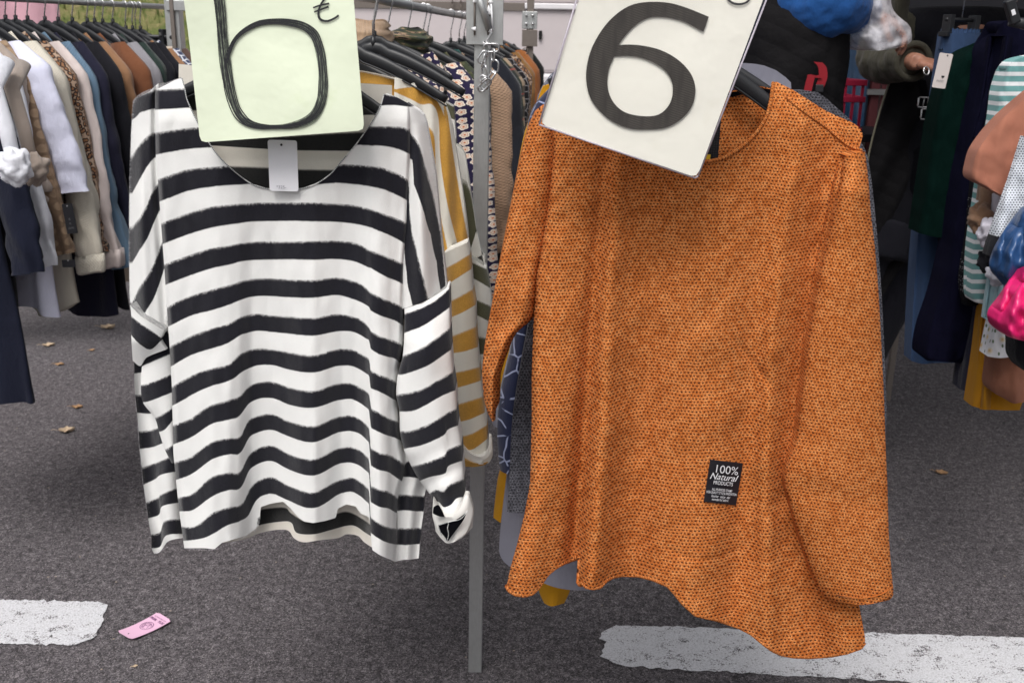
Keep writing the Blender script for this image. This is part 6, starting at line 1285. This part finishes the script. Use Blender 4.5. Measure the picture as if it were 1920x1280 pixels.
# white tag with heart on the blue skirt
t, q, w_, h_ = hangtag(1767, 133, 2.72, 25, 62, -.10, plain('offwhite_card', (.62, .56, .54), .5, .3, .04), 'off white swing tag with a small black heart clipped to the blue skirt', hole=(.6, .06))
b = MB(); hp = []
for k in range(24):
    a_ = 2 * math.pi * k / 24; X = 16 * math.sin(a_) ** 3; Z = 13 * math.cos(a_) - 5 * math.cos(2 * a_) - 2 * math.cos(3 * a_) - math.cos(4 * a_); hp.append(q(X * w_ * .0075 + w_ * .12, Z * w_ * .0075 - h_ * .17, -.0016))
b.poly(hp); b.build('heart', M['ink'], t, False)
text_on(t, 'MOD', h_ * .09, q(-w_ * .02, -h_ * .30, -.0018), q(1, 0) - q(0, 0), q(0, 1) - q(0, 0), plain('grey_print2', (.25, .24, .25)))

# ---------------------------------------------------------------- people
def blob(name, tubes, mat_, parent, vox=.012, smooth=6, ell=(), texture=None):
    """limbs given as (points, radii, flat); fused into ONE continuous skin by a voxel remesh"""
    b = MB()
    for pts, rad, flat in tubes:
        cp = [Vector(p[:3]) for p in catmull(pts, max(8, 6 * len(pts)))]; n = len(cp)
        rr_ = [float(np.interp(i / (n - 1), np.linspace(0, 1, len(rad)), rad)) for i in range(n)]; b.tube(cp, rr_, 18, flat=flat)
    for c, r3 in ell:
        P = [[Vector(c) + Vector((r3[0] * math.sin(t_) * math.cos(p_), r3[1] * math.sin(t_) * math.sin(p_), r3[2] * math.cos(t_))) for p_ in np.linspace(0, 2 * math.pi, 20, endpoint=False)] for t_ in np.linspace(.02, math.pi - .02, 14)]
        b.quad_grid(P, closed=True, flip=True); k0 = len(b.v)
        b.poly(P[0][::1]); b.poly(P[-1][::-1])
    o = b.build(name, mat_, parent)
    k = o.modifiers.new('r', 'REMESH'); k.mode = 'VOXEL'; k.voxel_size = vox; k.use_smooth_shade = True
    k = o.modifiers.new('s', 'SMOOTH'); k.iterations = smooth; k.factor = .5
    if texture:
        tx = bpy.data.textures.new('wrinkle', 'CLOUDS'); tx.noise_scale = texture[0]; tx.noise_depth = 3; k = o.modifiers.new('d', 'DISPLACE'); k.texture = tx; k.strength = texture[1]; k.mid_level = .5; k.texture_coords = 'LOCAL'
    return o
m = NM('skin', .5, .4); o_ = m.obj(); n = m.noise(o_, 40, 4, .6); m.color(m.ramp(n, [(.3, (.34, .15, .095)), (.7, (.46, .23, .16))])); m.b.inputs['Subsurface Weight'].default_value = .12; m.b.inputs['Subsurface Radius'].default_value = (.01, .004, .002); m.bump(n, .25, .002); M['skin'] = m.m
M['hair'] = plain('dark_hair', (.02, .014, .010), .6)
def quilt(name, col):
    m = NM(name, .8, .1); o = m.obj(); s = m.node('SeparateXYZ'); m.t.links.new(o, s.inputs[0]); g1 = m.math('ABSOLUTE', m.math('SINE', m.math('MULTIPLY', m.math('ADD', s.outputs[2], m.math('MULTIPLY', s.outputs[0], .5)), 60))); m.color(col); n = m.noise(o, 18, 4, .6)
    m.bump(m.math('ADD', m.math('MULTIPLY', g1, .25), n), .45, .012); return m.m
M['vest'] = quilt('black_quilted_nylon', (.008, .0075, .0085)); M['olive'] = fabric((.050, .046, .032), crease=1.3, sheen=.05, rough=.7, spec=.3); M['bluesleeve'] = fabric((.012, .065, .22), crease=1.1, sheen=.1)
M['blackknit'] = fabric((.006, .006, .009), sheen=.06); M['darkjeans'] = fabric((.012, .012, .017), sheen=.05)
def V(x, y, z): return (x, y, z)
def hand(wrist, fdir, palmn, side, curl, mat_, tubes, s=1.0, spread=.10):
    """adds palm, four unequal fingers with knuckle bends and a thumb from the palm's side"""
    f = Vector(fdir).normalized(); pn = Vector(palmn); pn = (pn - f * pn.dot(f)).normalized(); sd_ = f.cross(pn).normalized() * side; w0 = Vector(wrist)
    for k, o_ in enumerate((-.030, -.010, .010, .030)):
        p0 = w0 + f * .01 + sd_ * o_ * .55 * s; p1 = w0 + f * .088 * s + sd_ * o_ * s + pn * -.002
        tubes.append(([p0, p0.lerp(p1, .5), p1], [.0165 * s, .0155 * s, .0125 * s], .9))
        L = (.066, .078, .072, .056)[k] * s; d = f + sd_ * (o_ * spread * 30); d.normalize(); p = p1; pts = [p1 - f * .01]; ang = 0
        for seg, q in enumerate((.45, .30, .25)):
            ang += curl[seg] * (1 + .08 * k); dd = (d * math.cos(ang) + pn * math.sin(ang)).normalized(); p = p + dd * (L * q); pts.append(p)
        tubes.append((pts, [.0100 * s, .0094 * s, .0086 * s, .0068 * s], 1))
    t0 = w0 + f * .025 * s - sd_ * .022 * s; t1 = w0 + f * .055 * s - sd_ * .045 * s + pn * .018 * s; t2 = t1 + (f * .8 - sd_ * .25 + pn * .5).normalized() * .032 * s; t3 = t2 + (f * .9 + sd_ * .15 + pn * .4).normalized() * .026 * s
    tubes.append(([t0, t1, t2, t3], [.0150 * s, .0135 * s, .0105 * s, .0085 * s], 1))
def head_parts(par, c, face, hairlong):
    """head above the frame: skull, jaw, nose, ears, eyes; hair as its own mesh"""
    f = Vector(face).normalized(); s_ = Vector((f.y, -f.x, 0)); up = Vector((0, 0, 1)); c = Vector(c)
    tubes = [([c - up * .17, c - up * .10, c - up * .04], [.055, .052, .05], 1), ([c + f * .02 - up * .085, c + f * .045 - up * .10], [.05, .035], 1), ([c + f * .095 + up * .005, c + f * .112 - up * .025], [.010, .014], 1)]
    for q in (-1, 1): tubes.append(([c + s_ * q * .078 + up * .015, c + s_ * q * .080 - up * .03], [.014, .010], .6))
    for q in (-1, 1):
        b = MB(); e = c + f * .088 + s_ * q * .032 + up * .012; P = [[e + Vector((.012 * math.sin(t) * math.cos(p), .012 * math.sin(t) * math.sin(p), .012 * math.cos(t))) for p in np.linspace(0, 6.28, 12, endpoint=False)] for t in np.linspace(.05, 3.09, 9)]; b.quad_grid(P, closed=True, flip=True); b.build('eye', M['printwhite'], par)
    b = MB(); b.tube([c + f * .092 - up * .062 - s_ * .024, c + f * .100 - up * .060, c + f * .092 - up * .062 + s_ * .024], [.003, .006, .003], 8); b.build('mouth', plain('lips', (.35, .10, .09)), par)
    blob('hair', [([c - f * .045 + up * .03, c - f * .075 - up * (.06 + hairlong)], [.085, .05], 1)], M['hair'], par, .012, 4, ell=[(c - f * .018 + up * .035, (.090, .100, .098))])
    return tubes, [(c + up * .01, (.076, .092, .112))]

# --- vendor: dark quilted vest, blue sleeves, red buckled strap
vc = at(1468, 150, 3.0); vx = vc.x
vendor = thing('person', (vx, 3.0, 0), 'person in black quilted vest and bright blue sleeves putting goods into a plastic bag', 'person')
el = at(1565, 8, 2.86); wr_ = at(1634, 22, 2.98); sh = Vector((vx + .0, 2.98, 1.70)); shl = Vector((vx - .19, 3.02, 1.68))
headT, headE = head_parts(vendor, (vx + .02, 2.95, 1.98), (.8, .6, -.15), 0)
body = [([(vx, 3.02, .92), (vx - .01, 3.02, 1.15), (vx, 3.0, 1.50), (vx, 2.99, 1.74)], [.15, .135, .155, .10], .75),
        ([(vx - .09, 3.02, .92), (vx - .10, 3.0, .50), (vx - .10, 3.04, .10)], [.105, .068, .045], 1), ([(vx + .09, 3.02, .92), (vx + .11, 3.04, .50), (vx + .11, 3.08, .10)], [.105, .068, .045], 1),
        ([(vx - .10, 3.06, .07), (vx - .10, 2.90, .04)], [.042, .035], .8), ([(vx + .11, 3.10, .07), (vx + .12, 2.94, .04)], [.042, .035], .8),
        ([sh, sh.lerp(el, .5) + Vector((0, -.02, .01)), el], [.06, .052, .045], 1), ([el, el.lerp(wr_, .5), wr_], [.044, .036, .027], 1),
        ([shl, (vx - .26, 2.90, 1.42), (vx - .20, 2.78, 1.36)], [.06, .048, .040], 1), ([(vx - .20, 2.78, 1.36), (vx - .14, 2.64, 1.36)], [.038, .028], 1)] + headT
hand(wr_, at(1672, 50, 2.95) - wr_, Vector((0, -.3, -1)), 1, (.35, .55, .4), M['skin'], body, 1.05)
hand(Vector((vx - .14, 2.64, 1.36)), (.4, -.8, .0), (0, -.3, -1), 1, (.5, .6, .5), M['skin'], body, 1.0)
blob('body', body, M['skin'], vendor, .0065, 3, ell=headE)
blob('vest', [([(vx, 3.02, .86), (vx - .015, 3.01, 1.05), (vx - .01, 3.0, 1.35), (vx, 2.99, 1.62), (vx + .01, 2.97, 1.80)], [.195, .19, .20, .18, .09], .80)], M['vest'], vendor, .012, 5, texture=(.09, .018))
blob('sleeve', [([sh + Vector((-.02, 0, .02)), sh.lerp(el, .55) + Vector((.0, -.02, -.005)), el + Vector((.0, 0, -.002)), el.lerp(wr_, .45) + Vector((0, 0, -.002)), el.lerp(wr_, .92)], [.10, .098, .086, .068, .044], 1)], M['bluesleeve'], vendor, .008, 3, texture=(.06, .020))
blob('sleeve', [([shl, (vx - .26, 2.90, 1.42), (vx - .20, 2.78, 1.36), (vx - .155, 2.675, 1.36)], [.08, .068, .058, .042], 1)], M['bluesleeve'], vendor, .010, 4, texture=(.05, .014))
blob('trousers', [([(vx, 3.02, 1.0), (vx, 3.02, .9)], [.16, .17], .8), ([(vx - .09, 3.02, .92), (vx - .10, 3.0, .50), (vx - .10, 3.04, .10)], [.12, .085, .065], 1), ([(vx + .09, 3.02, .92), (vx + .11, 3.04, .50), (vx + .11, 3.08, .10)], [.12, .085, .065], 1)], M['darkjeans'], vendor, .014, 4, texture=(.08, .015))
for sx, yy in ((-.10, 2.98), (.115, 3.02)): blob('shoe', [([(vx + sx, yy + .10, .06), (vx + sx, yy - .02, .055), (vx + sx, yy - .11, .04)], [.052, .05, .038], .8)], M['black_cloth'], vendor, .01, 3)
strapm = plain('red_webbing', (.24, .004, .012), .7)
b = MB(); YS2 = 2.80
def strap(pts, w_, Y):
    cp = catmull(pts, 24); P = [[at(x - w_, y, Y), at(x + w_, y + w_ * .2, Y)] for x, y in cp]; b.quad_grid(P); b.quad_grid([[p + Vector((0, .003, 0)) for p in r] for r in P], flip=True)
strap([(1534, 116), (1542, 126), (1543, 145), (1536, 164)], 8, YS2); strap([(1522, 140), (1518, 155), (1514, 172), (1508, 190)], 7, YS2 - .01); strap([(1520, 142), (1528, 140), (1536, 146)], 7, YS2 - .005); b.build('strap', strapm, vendor)
b = MB(); b.box(at(1536, 166, YS2 - .006), (.022, .010, .020)); b.build('buckle', M['hanger'], vendor, False, bevel=.002)
# plastic bag round the hand
m = NM('thin_plastic_bag', .18, .6); o_ = m.obj(); n = m.noise(m.mapv(o_, (1, 1, 1.6)), 16, 4, .6); m.color((.72, .71, .76)); m.b.inputs['Roughness'].default_value = .42; m.bump(n, .14, .010); al = m.smooth(m.noise(m.mapv(o_, (1, 1, 1)), 22, 4, .65), .30, .70)
m.put(m.b.inputs['Alpha'], m.math('ADD', m.math('MULTIPLY', al, .42), .24)); M['bag'] = m.m
bag = [(0, [(1600, -40), (1630, -50), (1668, -30)]), (.6, [(1616, 5), (1650, -5), (1672, 10)]), (1, [(1618, 30), (1655, 28), (1682, 28)]), (1.6, [(1604, 52), (1650, 58), (1703, 46)]), (2, [(1590, 66), (1650, 70), (1709, 60)]), (2.6, [(1602, 80), (1650, 82), (1708, 78)]), (3, [(1618, 92), (1650, 92), (1690, 88)]), (3.3, [(1630, 95), (1650, 95), (1672, 92)])]
b = MB(); G = loft(bag, 44, 12); cloth(b, G, lambda x, y, t: 2.90 - .05 * math.sin(math.pi * min(1, max(0, t))) ** .7 + .014 * noise.noise(Vector((x * .035, y * .035, 2))) + .0035 * noise.noise(Vector((x * .10, y * .06, 3))), lambda x, y, v: (x, y), back=.13)
tag(b.build('plastic_bag', M['bag']), 'thin translucent white plastic bag crumpled around the vendor hand', 'bag')
# folded white goods inside the bag
b = MB(); G = loft([(0, [(1630, 56), (1650, 55), (1672, 58)]), (1, [(1628, 74), (1650, 75), (1676, 72)]), (2, [(1634, 90), (1650, 91), (1670, 87)])], 20, 8); cloth(b, G, lambda x, y, t: 2.925 - .02 * math.sin(math.pi * t) + .004 * math.sin(x * .6 + y * .1), lambda x, y, v: (x * .001, y * .001), back=.03)
tag(b.build('folded_cloth', fb((.62, .62, .68), sheen=.05)), 'folded white cloth inside the plastic bag', 'cloth')

# --- woman in black top and olive parka choosing at the right rack
wx = at(1800, 100, 3.62).x; WY = 3.62
woman = thing('person', (wx, WY, 0), 'person in black top and open olive parka wearing a ring, browsing the right rack', 'person')
wsh = Vector((wx - .20, WY + .06, 1.66)); wel = at(1652, 112, 3.60); wwr = at(1722, 116, 3.30)
hT, hE = head_parts(woman, (wx + .02, WY, 1.94), (-.1, -1, -.35), .12)
wb = [([(wx - .14, WY, .92), (wx - .07, WY, 1.20), (wx, WY - .01, 1.50), (wx, WY, 1.68)], [.165, .13, .15, .10], .72),
      ([(wx - .22, WY, .92), (wx - .33, WY - .02, .50), (wx - .42, WY + .03, .10)], [.11, .07, .045], 1), ([(wx - .08, WY + .02, .92), (wx - .20, WY, .50), (wx - .28, WY + .03, .10)], [.11, .07, .045], 1),
      ([(wx - .42, WY + .05, .07), (wx - .43, WY - .11, .04)], [.042, .034], .8), ([(wx - .28, WY + .05, .07), (wx - .29, WY - .11, .04)], [.042, .034], .8),
      ([wsh, wsh.lerp(wel, .5), wel], [.055, .048, .042], 1), ([wel, wel.lerp(wwr, .5), wwr], [.040, .033, .026], 1),
      ([(wx + .20, WY + .02, 1.64), (wx + .27, WY - .05, 1.34), (wx + .20, WY - .20, 1.15)], [.055, .046, .036], 1), ([(wx + .20, WY - .20, 1.15), (wx + .12, WY - .30, 1.14)], [.036, .026], 1)] + hT
hand(wwr, at(1768, 128, 3.24) - wwr, Vector((0, .3, -1)), -1, (.55, .75, .5), M['skin'], wb, 1.0, spread=.06)
hand(Vector((wx + .12, WY - .30, 1.14)), (-.8, -.3, .0), (0, -.2, -1), 1, (.4, .6, .5), M['skin'], wb, .95)
blob('body', wb, M['skin'], woman, .0065, 3, ell=hE)
blob('top', [([(wx - .14, WY, .90), (wx - .08, WY, 1.16), (wx - .01, WY - .015, 1.46), (wx, WY, 1.66)], [.185, .165, .195, .14], .82), ([wsh, (wx, WY, 1.675), (wx + .2, WY, 1.66)], [.085, .075, .085], 1)], M['blackknit'], woman, .012, 4, ell=[((wx - .085, WY - .10, 1.50), (.095, .08, .09)), ((wx + .085, WY - .10, 1.50), (.095, .08, .09))])
blob('trousers', [([(wx - .13, WY, 1.02), (wx - .15, WY, .88)], [.17, .185], .8), ([(wx - .22, WY, .92), (wx - .33, WY - .02, .50), (wx - .42, WY + .03, .10)], [.125, .085, .06], 1), ([(wx - .08, WY + .02, .92), (wx - .20, WY, .50), (wx - .28, WY + .03, .10)], [.125, .085, .06], 1)], M['darkjeans'], woman, .014, 4)
for sx in (-.425, -.285): blob('shoe', [([(wx + sx, WY + .07, .06), (wx + sx, WY - .04, .055), (wx + sx, WY - .14, .04)], [.05, .048, .036], .8)], M['black_cloth'], woman, .01, 3)
blob('coat_sleeve', [([wsh + Vector((0, 0, .03)), wsh.lerp(wel, .5) + Vector((-.02, 0, 0)), wel, wel.lerp(wwr, .5), wel.lerp(wwr, .86)], [.088, .085, .076, .070, .056], 1)], M['olive'], woman, .010, 4, texture=(.045, .020))
b = MB(); e0 = wel.lerp(wwr, .86); dd = (wwr - wel).normalized(); sx_ = dd.cross(Vector((0, 0, 1))).normalized(); uy = sx_.cross(dd)
b.tube([e0 + sx_ * (.054 * math.cos(t)) + uy * (.054 * math.sin(t)) for t in np.linspace(0, 2 * math.pi, 28, endpoint=False)], .011, 10, closed=True); b.build('cuff', M['olive'], woman)
blob('coat_sleeve', [([(wx + .21, WY + .02, 1.66), (wx + .28, WY - .05, 1.34), (wx + .21, WY - .19, 1.16), (wx + .15, WY - .27, 1.14)], [.08, .072, .062, .05], 1)], M['olive'], woman, .012, 4, texture=(.05, .015))
def coatpanel(rows, mm, dY=0, nm='coat_panel', curve=.05):
    b = MB(); G = loft(rows, 24, 12); cloth(b, G, lambda x, y, t: 3.50 + dY + curve * (2 * t - 1) ** 2 + .012 * math.sin(y * .05 + x * .1), lambda x, y, v: (x * .002, y * .002), back=.02); return b.build(nm, mm, woman)
coatpanel([(0, [(1672, -40), (1690, -40), (1712, -40)]), (1, [(1672, 40), (1685, 45), (1700, 50)]), (1.5, [(1675, 85), (1685, 90), (1698, 92)])], M['olive'], -.02)
coatpanel([(0, [(1678, 130), (1720, 130), (1790, 130)]), (1, [(1650, 220), (1710, 225), (1785, 225)]), (2, [(1628, 300), (1700, 310), (1775, 300)]), (3, [(1616, 420), (1690, 420), (1765, 410)]), (4, [(1616, 520), (1670, 500), (1740, 440)]), (4.6, [(1620, 580), (1650, 560), (1690, 500)])], M['vest'], 0, 'coat_lining')
b = MB(); b.tube([at(x, y, 3.53) for x, y in catmull([(1676, 132), (1662, 170), (1645, 225), (1630, 285), (1624, 330)], 30)], .0035, 8); b.build('zip', plain('zip_metal', (.16, .15, .11), .4), woman)
ringp = wwr + (at(1768, 128, 3.24) - wwr).normalized() * .095
b = MB(); rc_ = at(1737, 133, 3.225); b.tube([rc_ + Vector((.0085 * math.cos(t), .005 * math.sin(t), .012 * math.sin(t))) for t in np.linspace(0, 2 * math.pi, 18, endpoint=False)], .0022, 6, closed=True); b.build('ring', M['wire'], woman)
# her black bag strap with silver buckles
bs = thing('handbag', at(1730, 260, 3.42), 'black handbag with silver buckled straps hanging beside the person in the parka', 'bag')
b = MB(); G = loft([(0, [(1722, 150), (1736, 150)]), (1, [(1728, 200), (1744, 200)]), (2, [(1733, 250), (1750, 250)])], 6, 8); cloth(b, G, lambda x, y, t: 3.40, lambda x, y, v: (x, y), back=.006); b.build('strap', M['black_cloth'], bs)
b = MB(); c = at(1745, 320, 3.50); b.box(c, (.15, .08, .20)); b.build('pouch', M['black_cloth'], bs, True, bevel=.035)
for (px, py, s_) in ((1731, 192, .016), (1737, 214, .017)):
    c = at(px, py, 3.385); b = MB(); b.tube([c + Vector((s_ * a1, 0, s_ * a2)) for a1, a2 in ((-1, -.8), (-1, .8), (-.9, 1), (.9, 1), (1, .8), (1, -.8), (.9, -1), (-.9, -1))], .0025, 6, closed=True); b.tube([c + Vector((0, 0, -s_)), c + Vector((.003, 0, s_))], .0018, 6); b.build('buckle', M['wire'], bs)

# ---------------------------------------------------------------- unseen canvas awning added above the right rack to shade it
M['canvas'] = plain('shade_canvas', (.30, .28, .27), .9, .1)
def awning(x0, x1, y0, y1, z0, z1, label, posts):
    t = thing('shade_awning', ((x0 + x1) / 2, (y0 + y1) / 2, 0), label, 'awning'); n = 20
    P = [[(x0 + (x1 - x0) * i / n, y0 + (y1 - y0) * j / n, z0 + (z1 - z0) * j / n - .06 * math.sin(math.pi * i / n) * math.sin(math.pi * j / n)) for i in range(n + 1)] for j in range(n + 1)]
    b = MB(); b.quad_grid(P, flip=True); b.build('canvas', M['canvas'], t, solid=.004)
    for (x, y) in posts:
        z = z0 + (z1 - z0) * (y - y0) / (y1 - y0) - .01; b = MB(); b.box((x, y, z / 2), (.035, .035, z)); b.build('post', M['steel'], t, False)
awning(1.15, 4.6, 2.3, 6.2, 2.35, 2.65, 'unseen grey canvas awning added above the right rack to shade it', [(4.55, 2.35), (4.55, 6.1), (1.2, 6.1)])
